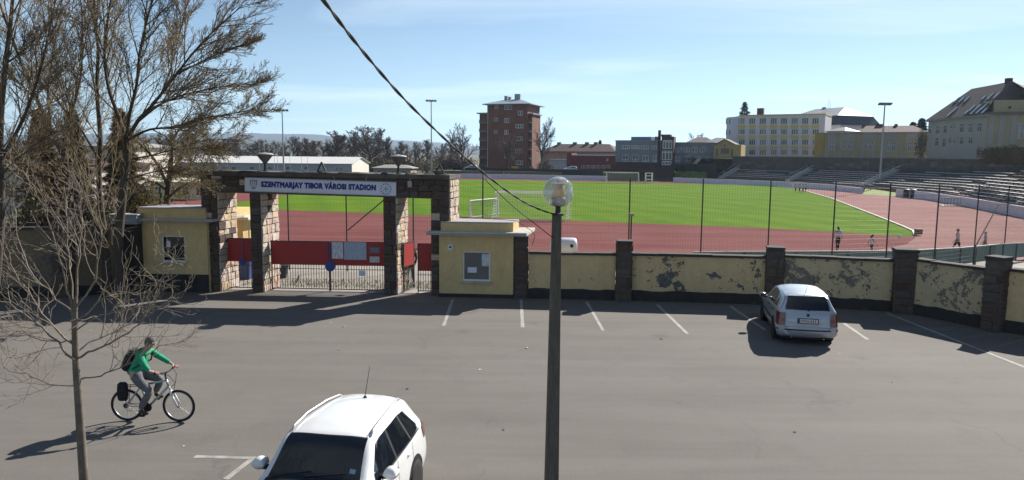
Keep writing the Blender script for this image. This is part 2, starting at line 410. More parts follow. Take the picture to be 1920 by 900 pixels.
# pitch markings
# parking bay lines
def paint(a, b, w=.11, z=.004, mat=LINE, name='parking_line'):
    A, B = gp(*a), gp(*b); d = (B - A).normalized(); nr = Vector((-d.y, d.x, 0)) * w / 2
    n = 8; rows = [[], []]
    for i in range(n + 1):
        p = A.lerp(B, i / n); j = rng.uniform(.85, 1.1)
        rows[0].append((*(p - nr * j).xy, z)); rows[1].append((*(p + nr * j).xy, z))
    return struct(MB().grid(rows[::-1] if True else rows).build(name, mat))
for a, b in (((849, 561), (832, 611)), ((977, 562), (980, 614)), ((1100, 566), (1131, 620)), ((1232, 571), (1289, 626)), ((1369, 574), (1435, 619)), ((1582, 606), (1627, 637)), ((365, 856), (478, 859)), ((472, 861), (423, 899)), ((1662, 587), (1925, 690))):
    paint(a, b)
for i in range(5):
    t = i / 4.0
    paint((1700 + 52 * i, 597 + 19 * i), (1800 + 40 * i, 596 + 13.5 * i), .10, mat=M('line_worn', (.15, .138, .122), .9, .4, 3))
# ------------------------------------------------------------------ facade tools
class Fac:
    """a vertical plane through A-B; s runs from A to B, n points to the viewer"""
    def __init__(s, A, B, z0=0.0):
        s.A, s.B = Vector((A[0], A[1], 0)), Vector((B[0], B[1], 0)); s.u = (s.B - s.A).normalized(); s.L = (s.B - s.A).length
        s.n = Vector((s.u.y, -s.u.x, 0))
        if s.n.dot(CAMP - s.A) < 0: s.n = -s.n
    def hit(s, px, py):
        r = ray(px, py); t = (s.A - CAMP).dot(s.n) / r.dot(s.n); p = CAMP + r * t
        return (p - s.A).dot(s.u), p.z
    def pt(s, a, z, out=0.0): return s.A + s.u * a + s.n * out + Vector((0, 0, z))
    def rect(s, x0, y0, x1, y1):
        a = s.hit(x0, (y0 + y1) / 2)[0]; b = s.hit(x1, (y0 + y1) / 2)[0]; xm = (x0 + x1) / 2
        return min(a, b), s.hit(xm, y1)[1], max(a, b), s.hit(xm, y0)[1]
    def block(s, mb, a0, z0, a1, z1, o0, o1):
        """box from out-offset o0 (back) to o1 (front)"""
        return mb.para(s.pt(a0, z0, o0), s.u * (a1 - a0), s.n * (o1 - o0), (0, 0, z1 - z0))
def wall_openings(mb, f, a0, z0, a1, z1, ops, depth=.2, out=0.0):
    """front skin of a wall with real openings and their reveals; ops are (a0,z0,a1,z1)"""
    S = sorted({a0, a1, *[o[0] for o in ops], *[o[2] for o in ops]}); Z = sorted({z0, z1, *[o[1] for o in ops], *[o[3] for o in ops]})
    S = [x for x in S if a0 - 1e-6 <= x <= a1 + 1e-6]; Z = [x for x in Z if z0 - 1e-6 <= x <= z1 + 1e-6]
    flip = f.u.cross(Vector((0, 0, 1))).dot(f.n) < 0
    def q(pts):
        mb.add(pts, [(3, 2, 1, 0)] if flip else [(0, 1, 2, 3)])
    for i in range(len(S) - 1):
        for j in range(len(Z) - 1):
            cs, cz = (S[i] + S[i + 1]) / 2, (Z[j] + Z[j + 1]) / 2
            if any(o[0] < cs < o[2] and o[1] < cz < o[3] for o in ops): continue
            q([f.pt(S[i], Z[j], out), f.pt(S[i + 1], Z[j], out), f.pt(S[i + 1], Z[j + 1], out), f.pt(S[i], Z[j + 1], out)])
    for o in ops:
        c = [(o[0], o[1]), (o[2], o[1]), (o[2], o[3]), (o[0], o[3])]
        for k in range(4):
            (x0, y0), (x1, y1) = c[k], c[(k + 1) % 4]
            q([f.pt(x1, y1, out), f.pt(x0, y0, out), f.pt(x0, y0, out - depth), f.pt(x1, y1, out - depth)])
def window(f, o, parent, frame_mat, pane_mat, depth=.12, fw=.06, mull=1, tran=None, out=0.0, sill=None, name='window'):
    """frame with mullions (mull panes across) and a pane as sub-part, set back in the opening o"""
    a0, z0, a1, z1 = o; mb = MB(); b, t = out - depth, out - depth + .05
    f.block(mb, a0, z0, a0 + fw, z1, b, t); f.block(mb, a1 - fw, z0, a1, z1, b, t)
    f.block(mb, a0 + fw, z0, a1 - fw, z0 + fw, b, t); f.block(mb, a0 + fw, z1 - fw, a1 - fw, z1, b, t)
    for k in range(1, mull):
        c = a0 + (a1 - a0) * k / mull; f.block(mb, c - fw / 2, z0 + fw, c + fw / 2, z1 - fw, b, t - .004)
    if tran:
        c = z0 + (z1 - z0) * tran; f.block(mb, a0 + fw, c - fw / 2, a1 - fw, c + fw / 2, b, t - .008)
    w = mb.build(name, frame_mat, parent)
    p = MB(); f.block(p, a0 + .003, z0 + .003, a1 - .003, z1 - .003, b - .02, b + .012); p.build('pane', pane_mat, w)
    if sill is not None:
        sb = MB(); f.block(sb, a0 - .08, z0 - .07, a1 + .08, z0 - .005, out - .03, out + .07); sb.build('sill', sill, w)
    return w
def text_mesh(body, h, w, name, mat, parent, origin, u, n, bold=0.012, up=Vector((0, 0, 1)), depth=.004, shear=0.0):
    cu = bpy.data.curves.new(name, 'FONT'); cu.body = body; cu.size = 1.0; cu.offset = 0; cu.bevel_depth = bold; cu.bevel_resolution = 0; cu.extrude = .001; cu.align_x = 'LEFT'; cu.shear = shear; cu.space_character = 1.12
    to = bpy.data.objects.new(name, cu); col.objects.link(to); dg = bpy.context.evaluated_depsgraph_get(); dg.update()
    me = bpy.data.meshes.new_from_object(to.evaluated_get(dg)); bpy.data.objects.remove(to)
    v = np.array([x.co[:] for x in me.vertices]); mn, mx = v.min(0), v.max(0)
    u, n, up = Vector(u), Vector(n), Vector(up); off = wloc(parent)
    for x in me.vertices:
        a = (x.co.x - mn[0]) / (mx[0] - mn[0]) * w; b = (x.co.y - mn[1]) / (mx[1] - mn[1]) * h
        x.co = Vector(origin) + u * a + up * b + n * (depth + x.co.z * h * .25) - off
    me.materials.clear(); me.materials.append(mat); me.name = name
    return link(name, me, parent)

STONE = M('gate_stone', (.090, .064, .050), .92, .35, 3.0, .8, 22, rnd=.17)  # mostly for front faces, their shade put into the dark tone
STONE_SUNLIT = M('gate_stone_sunlit', (.49, .395, .315), .92, .35, 3.0, .9, 18, rnd=.10)  # brighter copy of the stone for side faces, sunlight put into its colour
MORTAR = M('mortar', (.15, .123, .10), .95, .3, 6, .5, 30)
CAPST = M('cap_concrete', (.10, .09, .08), .95, .45, 2.5, .5, 20)
STM = []
def stone_variants():
    rr = random.Random(5)
    for k in range(8):
        bm = bmesh.new(); bmesh.ops.create_cube(bm, size=1.0)
        for v in bm.verts:
            if v.co.y > 0: v.co.x *= .90 + rr.uniform(-.03, .03); v.co.z *= .88 + rr.uniform(-.04, .04); v.co.y += rr.uniform(-.25, .2)
            v.co.x += rr.uniform(-.02, .02); v.co.z += rr.uniform(-.03, .03)
        fr = [f for f in bm.faces if f.normal.y > .5]
        bmesh.ops.subdivide_edges(bm, edges=[e for f in fr for e in f.edges], cuts=1, use_grid_fill=True)
        for v in bm.verts:
            if v.co.y > .2: v.co.y += rr.uniform(-.18, .18)
        me = bpy.data.meshes.new('stone'); bm.to_mesh(me); bm.free(); me.materials.append(STONE); STM.append(me)
stone_variants()
STM_SUNLIT = []
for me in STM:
    c = me.copy(); c.materials.clear(); c.materials.append(STONE_SUNLIT); STM_SUNLIT.append(c)
def stones(parent, o, d, width, z0, z1, n, ch=(.2, .33), cw=(.26, .5), thick=.07, rr=rng, pale=0.3):  # pale: share of stones taken from the sunlit-coloured copy
    """lay stones on a face: o bottom corner, d along the face, n outward"""
    d, n = Vector(d).normalized(), Vector(n).normalized(); off = wloc(parent); z = z0
    B = Matrix((d, n, Vector((0, 0, 1)))).transposed()
    cnt = 0
    while z < z1 - .04:
        h = min(rr.uniform(*ch), z1 - z)
        if z1 - z - h < .1: h = z1 - z
        s = 0.0
        while s < width - .03:
            w = min(rr.uniform(*cw), width - s)
            if width - s - w < .12: w = width - s
            me = rr.choice(STM_SUNLIT if rr.random() < pale else STM)
            ob = bpy.data.objects.new('stone', me); col.objects.link(ob); ob.parent = parent
            c = Vector(o) + d * (s + w / 2) + Vector((0, 0, z + h / 2)) - Vector((0, 0, Vector(o).z)) + n * (thick * .32) - off
            sx = -1 if rr.random() < .5 else 1
            ob.matrix_basis = Matrix.Translation(c) @ B.to_4x4() @ Matrix.Diagonal((sx * (w - .012), thick, (h - .012), 1))
            s += w; cnt += 1
        z += h
    return cnt

# ------------------------------------------------------------------ stone gate
gate = thing('stadium_gate', (G0.x, G0.y, 0), 'stone stadium gateway with four pillars, dark flat beam and name sign', 'gateway')
gf = Fac(G0, G1); GD = 1.3
gs = lambda px, py=450: gf.hit(px, py)[0]
zl = gf.hit(385, 328)[1]; zr = gf.hit(850, 336.5)[1]           # underside of the cap at both ends
bl = gf.hit(440, 361)[1]; br = gf.hit(790, 373)[1]              # underside of the beam
side_n = Vector((DEP.y, -DEP.x, 0))
def ztop(s): return zl + (zr - zl) * s / gf.L
def zbot(s): return bl + (br - bl) * s / gf.L
pill = [(gs(380), gs(409)), (gs(470), gs(490)), (gs(719), gs(742)), (gs(808), gs(842))]
beam = MB(); s0, s1 = pill[0][0], pill[3][1]
inset = .03
a = gf.pt(s0, 0, -inset); b = gf.pt(s1, 0, -inset)
beam.add([a + Vector((0, 0, zbot(s0))), b + Vector((0, 0, zbot(s1))), b + Vector((0, 0, ztop(s1))), a + Vector((0, 0, ztop(s0)))] +
         [p + DEP * GD for p in (a + Vector((0, 0, zbot(s0))), b + Vector((0, 0, zbot(s1))), b + Vector((0, 0, ztop(s1))), a + Vector((0, 0, ztop(s0))))],
         [(0, 1, 2, 3), (7, 6, 5, 4), (1, 0, 4, 5), (2, 1, 5, 6), (3, 2, 6, 7), (0, 3, 7, 4)])
beam_o = beam.build('beam', MORTAR, gate)
nst = 0
# beam stones: two courses left and right of the sign
for (sa, sb, c) in ((s0, gs(461, 345), 3), (gs(744, 350), s1, 3)):
    zz0, zz1 = (zbot((sa + sb) / 2), ztop((sa + sb) / 2))
    nst += stones(beam_o, gf.pt(sa, zz0, -inset), gf.u, sb - sa, zz0 + .02, zz1 - .02, gf.n, (.2, .3), (.3, .6), pale=.06)
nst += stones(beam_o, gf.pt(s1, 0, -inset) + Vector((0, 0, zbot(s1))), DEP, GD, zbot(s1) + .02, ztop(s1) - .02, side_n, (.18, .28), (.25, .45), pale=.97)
for i, (pa, pb) in enumerate(pill):
    pm = MB(); o = gf.pt(pa, 0, -inset); top = zbot((pa + pb) / 2) - .005
    pm.para(o, gf.u * (pb - pa), DEP * GD, (0, 0, top))
    po = pm.build('pillar', MORTAR, gate)
    nst += stones(po, gf.pt(pa, 0, -inset), gf.u, pb - pa, 0, top, gf.n, (.2, .32), (.25, .45), pale=.06)
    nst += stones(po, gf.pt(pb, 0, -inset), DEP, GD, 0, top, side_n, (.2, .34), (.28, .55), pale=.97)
print('gate stones', nst)
cap = MB(); ov = .12
A = gf.pt(s0 - ov, 0, ov); Bv = gf.pt(s1 + .04, 0, ov)
za, zb = ztop(s0), ztop(s1); th = .16
back = DEP * (GD + .3)
cap.add([A + Vector((0, 0, za)), Bv + Vector((0, 0, zb)), Bv + back + Vector((0, 0, zb)), A + back + Vector((0, 0, za)),
         A + Vector((0, 0, za + th)), Bv + Vector((0, 0, zb + th)), Bv + back + Vector((0, 0, zb + th)), A + back + Vector((0, 0, za + th))],
        [(0, 3, 2, 1), (4, 5, 6, 7), (0, 1, 5, 4), (1, 2, 6, 5), (2, 3, 7, 6), (3, 0, 4, 7)])
cap_o = cap.build('cap_slab', CAPST, gate)
# rubble and moss left lying along the cap
mo = MB(); rr = random.Random(8)
for i in range(46):
    s = rr.uniform(s0, s1); w = rr.uniform(.05, .35); h = rr.uniform(.015, .06)
    c = gf.pt(s, ztop(s) + th - .004, .05) + DEP * rr.uniform(.02, .5)
    mo.lathe([(w, 0), (w * .8, h * .6), (w * .3, h)], 7, c)
mo.build('moss_tufts', M('moss', (.035, .035, .02), .95, .4, 8), cap_o)
# bowls and A-frames on top
LAMPM = M('bowl_paint', (.34, .33, .31), .6, .2, 5); DARKM = M('dark_iron', (.022, .021, .02), .6, .3, 9)
for px, py0, py1, lab in ((490, 286, 322, 'pale conical lamp bowl on thin stem at the sign end nearest the tree'), (742, 290, 331, 'dark conical lamp bowl above the right end of the name sign')):
    s = gs(px, 325); zc = ztop(s) + th; zt = gf.hit(px, py0)[1]; c = gf.pt(s, zc, 0) + DEP * .3
    t = thing('torch_lamp', c, lab, 'lamp'); hh = zt - zc
    MB().lathe([(.10, 0), (.10, .03), (.045, .06), (.04, hh * .45)], 12, c).build('stem', DARKM, t)
    MB().lathe([(.07, hh * .42), (.10, hh * .5), (.22, hh * .72), (.31, hh * .88), (.32, hh * .90)], 20, c).build('bowl', M('bowl_dark', (.13, .125, .12), .6, .3, 6), t, smooth=True)
    MB().lathe([(.33, hh * .88), (.31, hh * .93), (.18, hh * .98), (.02, hh)], 20, c).build('lid', LAMPM, t, smooth=True)
for px, py0, lab in ((601, 304, 'dark metal A-frame standing on the gateway cap above the sign'), (823, 309, 'dark metal A-frame standing on the gateway cap beside the lit corner stones')):
    s = gs(px, 325); zc = ztop(s) + th; zt = gf.hit(px, py0)[1]; c = gf.pt(s, zc, -.15); t = thing('a_frame', c, lab, 'metal frame'); w = .17
    tp = c + Vector((0, 0, zt - zc))
    for sg in (-1, 1): MB().bar(c + gf.u * w * sg + Vector((0, 0, .01)), tp, .05).build('leg', DARKM, t)
    MB().bar(c - gf.u * w * .9 + Vector((0, 0, .045)), c + gf.u * w * .9 + Vector((0, 0, .045)), .04).build('rail', DARKM, t)
# stub posts
for px in (628, 688, 770): 
    s = gs(px, 325); c = gf.pt(s, ztop(s) - .09, ov + .003)
    MB().para(c - gf.u * .02, gf.u * .04, gf.n * .01, (0, 0, .12)).build('cap_bracket', M('bracket_zinc', (.22, .21, .20), .6, .2, 5), gate)
# name sign
sg0 = gf.hit(461, 332); sg1 = gf.hit(461, 358.5); sg2 = gf.hit(743.5, 341); sg3 = gf.hit(743.5, 367.5)
o = .10
P0, P1, P2, P3 = gf.pt(sg1[0], sg1[1], o), gf.pt(sg3[0], sg3[1], o), gf.pt(sg2[0], sg2[1], o), gf.pt(sg0[0], sg0[1], o)
sign = thing('name_sign', (P0 + P1) / 2, 'long white name board with blue capitals across the stone gateway', 'sign')
SIGNW = M('sign_white', (.66, .66, .72), .55, .07, 2.0)
MB().prism([P0, P1, P2, P3], -gf.n * .07).build('board', SIGNW, sign)
FR = M('sign_frame', (.18, .18, .2), .5, .2, 5)
for a, b in ((P0, P1), (P3, P2)): MB().bar(a, b, .022, .085, up=gf.n).build('edge_trim', FR, sign)
su = (P1 - P0).normalized(); sup = (P3 - P0).normalized(); sw = (P1 - P0).length; sh = (P3 - P0).length
BLUE = M('sign_blue', (.018, .022, .22), .5, .1, 4)
def spx(px): return (gf.hit(px, 350)[0] - sg0[0]) / (sg2[0] - sg0[0]) * sw
text_mesh('SZENTMARJAY TIBOR VÁROSI STADION', sh * .62, spx(706) - spx(492), 'lettering', BLUE, sign, P0 + su * spx(492) + sup * sh * .23, su, gf.n, .065, sup, .016)
# crest on the left, ring of figures on the right
cc = P0 + su * spx(478) + sup * sh * .5; GREY = M('crest_grey', (.24, .26, .30), .6, .3, 30)
cr = MB(); r0 = sh * .36
cr.prism([cc + su * r0 * x * .85 + sup * r0 * y for x, y in ((-.9, 1), (-.5, .85), (0, 1), (.5, .85), (.9, 1), (.85, 0), (.5, -.7), (0, -1), (-.5, -.7), (-.85, 0))], gf.n * .006); cr.build('crest', GREY, sign)
cr = MB()
for x, y, w, h in ((-.4, .2, .16, .5), (0, .3, .18, .6), (.4, .2, .16, .5), (0, -.4, .6, .12)):
    cr.prism([cc + su * r0 * (x + dx * w) + sup * r0 * (y + dy * h) + gf.n * .006 for dx, dy in ((-1, -1), (1, -1), (1, .6), (0, 1), (-1, .6))], gf.n * .004)
cr.build('crest_towers', M('crest_pale', (.5, .52, .58), .6, .1, 8), sign)
cc = P0 + su * spx(724.5) + sup * sh * .48; em = MB()
for k in range(12):
    t = 2 * math.pi * k / 12; c = cc + su * math.cos(t) * r0 * 1.0 + sup * math.sin(t) * r0 * 1.0
    em.prism([c + su * .035 * math.cos(q * math.pi / 3) + sup * .035 * math.sin(q * math.pi / 3) for q in range(6)], gf.n * .006)
for k in range(6):
    t = 2 * math.pi * k / 6 + .5; a = cc + su * math.cos(t) * r0 * .62 + sup * math.sin(t) * r0 * .62
    em.bar(cc + gf.n * .003, a + gf.n * .003, .022, .006, up=gf.n)
em.build('emblem', M('emblem_blue', (.22, .30, .45), .6, .1, 8), sign)

# gate leaves: red sheet above, bars below
RED = M('gate_red', (.34, .026, .024), .45, .12, 3); BARM = M('bar_iron', (.035, .035, .045), .5, .3, 9)
BLUEP = M('blue_enamel', (.035, .06, .22), .4, .1, 4)
barme = MB().lathe([(.011, 0), (.011, 1)], 6).mesh('bar', BARM)
def leaf(fa, a0, a1, zp0, zp1, zb, label, nbars, name='gate_leaf', t0=None):
    """panel between zp0 and zp1, bars from zb up to zp0"""
    base = fa.pt((a0 + a1) / 2, 0); t = thing(name, (base.x, base.y, 0), label, 'gate')
    MB().para(fa.pt(a0, zp0, -.012), fa.u * (a1 - a0), fa.n * .024, (0, 0, zp1 - zp0)).build('panel', RED, t)
    fr = MB(); 
    for c in (a0, a1): fr.para(fa.pt(c - .02, zb - .05, -.022), fa.u * .04, fa.n * .044, (0, 0, zp1 - zb + .09))
    fr.para(fa.pt(a0 + .02, zp1 + .002, -.018), fa.u * (a1 - a0 - .04), fa.n * .036, (0, 0, .035)); fr.para(fa.pt(a0 + .02, zb, -.018), fa.u * (a1 - a0 - .04), fa.n * .036, (0, 0, .03))
    fr.para(fa.pt(a0 + .02, zp0 - .16, -.014), fa.u * (a1 - a0 - .04), fa.n * .028, (0, 0, .02))
    fr.build('frame', BARM, t)
    for k in range(1, nbars):
        c = fa.pt(a0 + (a1 - a0) * k / nbars, zb + .03) - t.location
        bo = bpy.data.objects.new('bar', barme); col.objects.link(bo); bo.parent = t; bo.location = c; bo.scale = (1, 1, zp0 - zb - .03)
    return t
gmid = Fac(gf.pt(0, 0) + DEP * .55, gf.pt(gf.L, 0) + DEP * .55)
q = gmid.rect(432, 448, 468, 490); zb = .06
leaf(gmid, gmid.hit(424, 470)[0], pill[1][0] + .18, q[1], q[3], zb, 'narrow red and barred gate leaf in the opening nearest the tree', 9)
a0, a1 = gmid.hit(509, 470)[0], gmid.hit(722, 470)[0]; am = gmid.hit(618, 470)[0]
z1 = gmid.hit(610, 454)[1]; z0 = gmid.hit(610, 497)[1]
wide_l = leaf(gmid, a0, am - .02, z0, z1, zb, 'wide red and barred gate leaf without notices in the middle opening', 22)
wide_r = leaf(gmid, am + .02, a1, z0, z1, zb, 'wide red and barred gate leaf carrying notice sheets', 21)
b0, b1 = gmid.hit(757, 480)[0], gmid.hit(812, 480)[0]
leaf(gmid, gmid.hit(784, 480)[0], b1, gmid.hit(790, 508)[1], gmid.hit(790, 458)[1], zb, 'shaded red and barred gate leaf beside the yellow ticket booth', 6)
# the other narrow leaf stands open, swung back into the yard and lit by the sun
hp = gmid.pt(gmid.hit(756, 480)[0], 0); of = Fac(hp, hp + Vector((.3, .954, 0)) * .98); of.n = Vector((of.u.y, -of.u.x, 0))
leaf(of, .03, .95, z0 - .03, z1 - .03, zb, 'bright red gate leaf swung open into the sunlit yard', 8)
# round blue sign with pole, notices
bs = gmid.pt(gmid.hit(620, 498)[0], gmid.hit(620, 499)[1], .06); t = thing('round_sign', (bs.x, bs.y, bs.z - .2), 'round blue traffic disc hung on the middle gate leaves', 'sign')
mb = MB(); mb.prism([bs + gmid.u * .2 * math.cos(k * math.pi / 10) + Vector((0, 0, .2 * math.sin(k * math.pi / 10))) for k in range(20)], gmid.n * .015); mb.build('disc', BLUEP, t)
mb = MB(); mb.para(bs + Vector((0, 0, .2)) - gmid.u * .015 - gmid.n * .0, gmid.u * .03, gmid.n * .012, (0, 0, z1 - bs.z - .18)); mb.build('hanger', M('hanger_violet', (.10, .10, .26), .5, .2, 5), t)
bs2 = gmid.pt(gmid.hit(457, 490)[0], gmid.hit(457, 491)[1], .06); t = thing('round_sign', (bs2.x, bs2.y, bs2.z - .2), 'small dark blue disc hung on the narrow gate leaf near the tree', 'sign')
mb = MB(); mb.prism([bs2 + gmid.u * .13 * math.cos(k * math.pi / 10) + Vector((0, 0, .13 * math.sin(k * math.pi / 10))) for k in range(20)], gmid.n * .015); mb.build('disc', BLUEP, t)
mb = MB(); mb.para(bs2 + Vector((0, 0, .13)) - gmid.u * .012, gmid.u * .024, gmid.n * .012, (0, 0, .8)); mb.build('hanger', MATS['hanger_violet'], t)
def print_mat(name, bg, fg, rows=22, dens=.55):
    m, n, l, b = nt(name); v = ncoord(n, l, 'Object')
    w = n.new('ShaderNodeTexWave'); w.bands_direction = 'Z'; w.inputs['Scale'].default_value = rows / 2.0; w.inputs['Distortion'].default_value = .4; l.new(v, w.inputs['Vector'])
    t = nnoise(n, l, ncoord(n, l, 'Object', (1, 1, .2)), 28, 2)
    f = nmath(n, l, 'MULTIPLY', nramp(n, l, w.outputs['Fac'], .45, .6), nramp(n, l, t, dens - .1, dens))
    l.new(nmix(n, l, f, bg, fg), b.inputs['Base Color']); b.inputs['Roughness'].default_value = .6; return m
PAPER = print_mat('notice_print', (.62, .64, .66), (.25, .29, .34)); PAPER2 = print_mat('schedule_print', (.50, .55, .60), (.18, .26, .36), 34, .45)
def sheet(fa, r, label, mat, out=.016, name='notice', th=.006, cat='notice'):
    a0, z0_, a1, z1_ = fa.rect(*r); c = fa.pt((a0 + a1) / 2, z0_, out)
    mb = MB(); fa.block(mb, a0, z0_, a1, z1_, out, out + th); o = mb.build(name, mat, None, True, False, c); return tag(o, label, cat)
sheet(gmid, (622.5, 454, 643.5, 485), 'white notice sheet with dark marks left of the timetable on the gate', PAPER)
sheet(gmid, (645.5, 454, 687, 487), 'large pale timetable board on the red gate panel', PAPER2)
o = sheet(gmid, (693.5, 464, 711.5, 474.5), 'small picture sheet at the right end of the red gate panel', M('photo_print', (.16, .20, .24), .5, .8, 6))
sheet(gmid, (693.5, 481, 711.5, 492), 'small white sheet under the picture sheet on the gate', PAPER)
o = sheet(gmid, (673, 507, 686, 517), 'small white plate wired to the gate bars', SIGNW, .03)
o2 = sheet(Fac(gf.pt(0, 0, .0), gf.pt(gf.L, 0, .0)), (765, 339, 773, 351), 'small blank plate on the stone beam right of the name sign', M('plate_grey', (.35, .33, .29), .6, .2, 5), .075)
# ------------------------------------------------------------------ ticket booths
def plaster(name, peel, base=(.64, .475, .25), under=(.125, .115, .105)):
    m, n, l, b = nt(name); v = ncoord(n, l, 'World')
    a = nnoise(n, l, v, .75, 8, .66, .9); f = nnoise(n, l, v, 3.4, 8, .75, .5); fine = nnoise(n, l, v, 24, 4, .7)
    c = nmix(n, l, nramp(n, l, f, .3, .7), sc3(base, .84), sc3(base, 1.1))
    st = nnoise(n, l, ncoord(n, l, 'World', (1.6, 1.6, .25)), 1.5, 5, .6)
    c = nmix(n, l, nmath(n, l, 'MULTIPLY', nramp(n, l, st, .5, .75), .38), c, sc3(base, .55))
    h = fine
    if peel > 0:
        k = nmath(n, l, 'ADD', nmath(n, l, 'ADD', nmath(n, l, 'MULTIPLY', a, .46), nmath(n, l, 'MULTIPLY', f, .36)), nmath(n, l, 'MULTIPLY', nnoise(n, l, v, 11, 6, .7, .4), .18))
        mask = nramp(n, l, k, .60 - peel * .12, .612 - peel * .12)
        mask2 = nramp(n, l, k, .575 - peel * .12, .60 - peel * .12)
        u = nmix(n, l, nramp(n, l, fine, .35, .65), sc3(under, .55), sc3(under, 1.5))
        c = nmix(n, l, nmath(n, l, 'MULTIPLY', mask2, .35), c, sc3(base, 1.35))
        c = nmix(n, l, mask, c, u)
        h = nmath(n, l, 'SUBTRACT', nmath(n, l, 'MULTIPLY', fine, .2), mask)
    l.new(c, b.inputs['Base Color']); b.inputs['Roughness'].default_value = .93; b.inputs['Specular IOR Level'].default_value = .2
    nbump(n, l, b, h, .5, .02); return m
BOOTH = plaster('booth_plaster', 0, (.62, .465, .225)); PLINTH = M('plinth_dark', (.036, .032, .029), .95, .4, 3, .6, 15)
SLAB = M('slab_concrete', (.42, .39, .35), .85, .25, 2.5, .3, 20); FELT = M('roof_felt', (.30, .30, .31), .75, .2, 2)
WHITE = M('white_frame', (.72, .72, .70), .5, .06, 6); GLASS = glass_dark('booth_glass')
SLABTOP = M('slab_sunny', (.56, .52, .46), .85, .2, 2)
def booth(name, A, B, depth, z_plinth, z_slab, slab_t, z_par, win, label, ovl, ovr, ovf, parapet, dvec=DEP):
    f = Fac(A, B); t = thing(name, ((A[0] + B[0]) / 2, (A[1] + B[1]) / 2, 0), label, 'ticket booth')
    w = MB(); o = f.rect(*win)
    wall_openings(w, f, 0, 0, f.L, z_slab, [o], .16)
    bk = dvec * depth
    for P0_, P1_ in ((f.A, f.A + bk), (f.A + bk, f.B + bk), (f.B + bk, f.B)):
        w.add([P0_, P1_, P1_ + Vector((0, 0, z_slab)), P0_ + Vector((0, 0, z_slab))], [(0, 3, 2, 1)])
    w.build('wall', BOOTH, t)
    inn = MB(); inn.para(f.pt(.2, .4, -.6), f.u * (f.L - .4), -f.n * .05, (0, 0, z_slab - .5)); inn.build('partition', M('booth_inside', (.10, .10, .10), .9, .3, 2), t)
    pl = MB(); pl.para(f.pt(-.02, 0, .02), f.u * (f.L + .04), -f.n * .018, (0, 0, z_plinth)); pl.build('plinth', PLINTH, t)
    sl = MB(); a = f.pt(-ovl, z_slab, ovf); sl.para(a, f.u * (f.L + ovl + ovr), dvec * (depth + ovf + .25), (0, 0, slab_t)); bevel(sl.build('roof_slab', SLAB, t), .015)
    lip = MB(); lip.para(a + Vector((0, 0, .02)) + f.n * .012, f.u * (f.L + ovl + ovr), -f.n * .010, (0, 0, slab_t * .5)); lip.build('drip_edge', M('zinc_edge', (.25, .26, .28), .45, .2, 6, metal=.3), t)
    pa, pb = parapet; pp = MB(); a = f.pt(pa, z_slab + slab_t, -.05)
    pp.para(a, f.u * (pb - pa), dvec * (depth * .82), (0, 0, z_par - z_slab - slab_t)); po = pp.build('parapet', BOOTH, t)
    rf = MB(); n = 3
    for k in range(n):
        rf.para(a + f.u * ((pb - pa) * k / n + .006) + Vector((0, 0, z_par - z_slab - slab_t + .003)) + f.n * .03, f.u * ((pb - pa) / n - .012), dvec * (depth * .82 + .06), (0, 0, .035))
    rf.build('roof_sheet', FELT, t)
    wo = window(f, o, t, WHITE, GLASS if A[0] < -5 else glass_dark('booth_pane_grey', (.10, .105, .11), .15), .10, .05, 1, None, 0.0, SLAB)
    return t, f, o
KA, KB = Vector((-2.68, 27.12, 0)), Vector((0.05, 26.92, 0)); kf = Fac(KA, KB)
zs = kf.hit(890, 440.5)[1]; zp = kf.hit(890, 418)[1]
bt, bf, bo = booth('ticket_booth', KA, KB, 1.55, kf.hit(890, 551)[1] if kf.hit(890, 551)[1] > .08 else .12, zs, .13, zp, (867.5, 471.5, 919, 527), 'yellow ticket booth with flat overhanging roof right of the gateway', .42, .50, .30, (kf.hit(826, 425)[0], kf.hit(962, 425)[0]))
iw = Fac(bf.pt(0, 0, -.095), bf.pt(bf.L, 0, -.095))
sheet(iw, (903.5, 476, 917, 499), 'tall printed sheet taped in the booth window corner', PAPER, .010)
sheet(iw, (877, 501, 894, 511), 'small white card in the booth window', SIGNW, .010)
o = sheet(bf, (839.5, 458.5, 848.5, 468.5), 'little square number plate on the yellow booth wall', SIGNW, .004, th=.012)
mb = MB(); a0, z0_, a1, z1_ = bf.rect(842, 461.5, 846.5, 465); bf.block(mb, a0, z0_, a1, z1_, .0165, .019); mb.build('mark', M('plate_ink', (.05, .05, .06), .6, .1, 4), o)
LA, LB = gp(262, 546), gp(392, 548); lf = Fac(LA, LB)
zs2 = lf.hit(330, 415)[1]; zp2 = lf.hit(330, 391)[1]
bt2, bf2, bo2 = booth('ticket_booth', LA, LB, 1.8, lf.hit(330, 514)[1], zs2, .10, zp2, (303, 442, 347, 491), 'yellow ticket booth with dark window behind the bare tree', .45, .3, .28, (.05, lf.L * .98))
sheet(Fac(bf2.pt(0, 0, -.095), bf2.pt(bf2.L, 0, -.095)), (313, 452, 320, 463), 'small pale sticker in the dark booth window', SIGNW, .010)
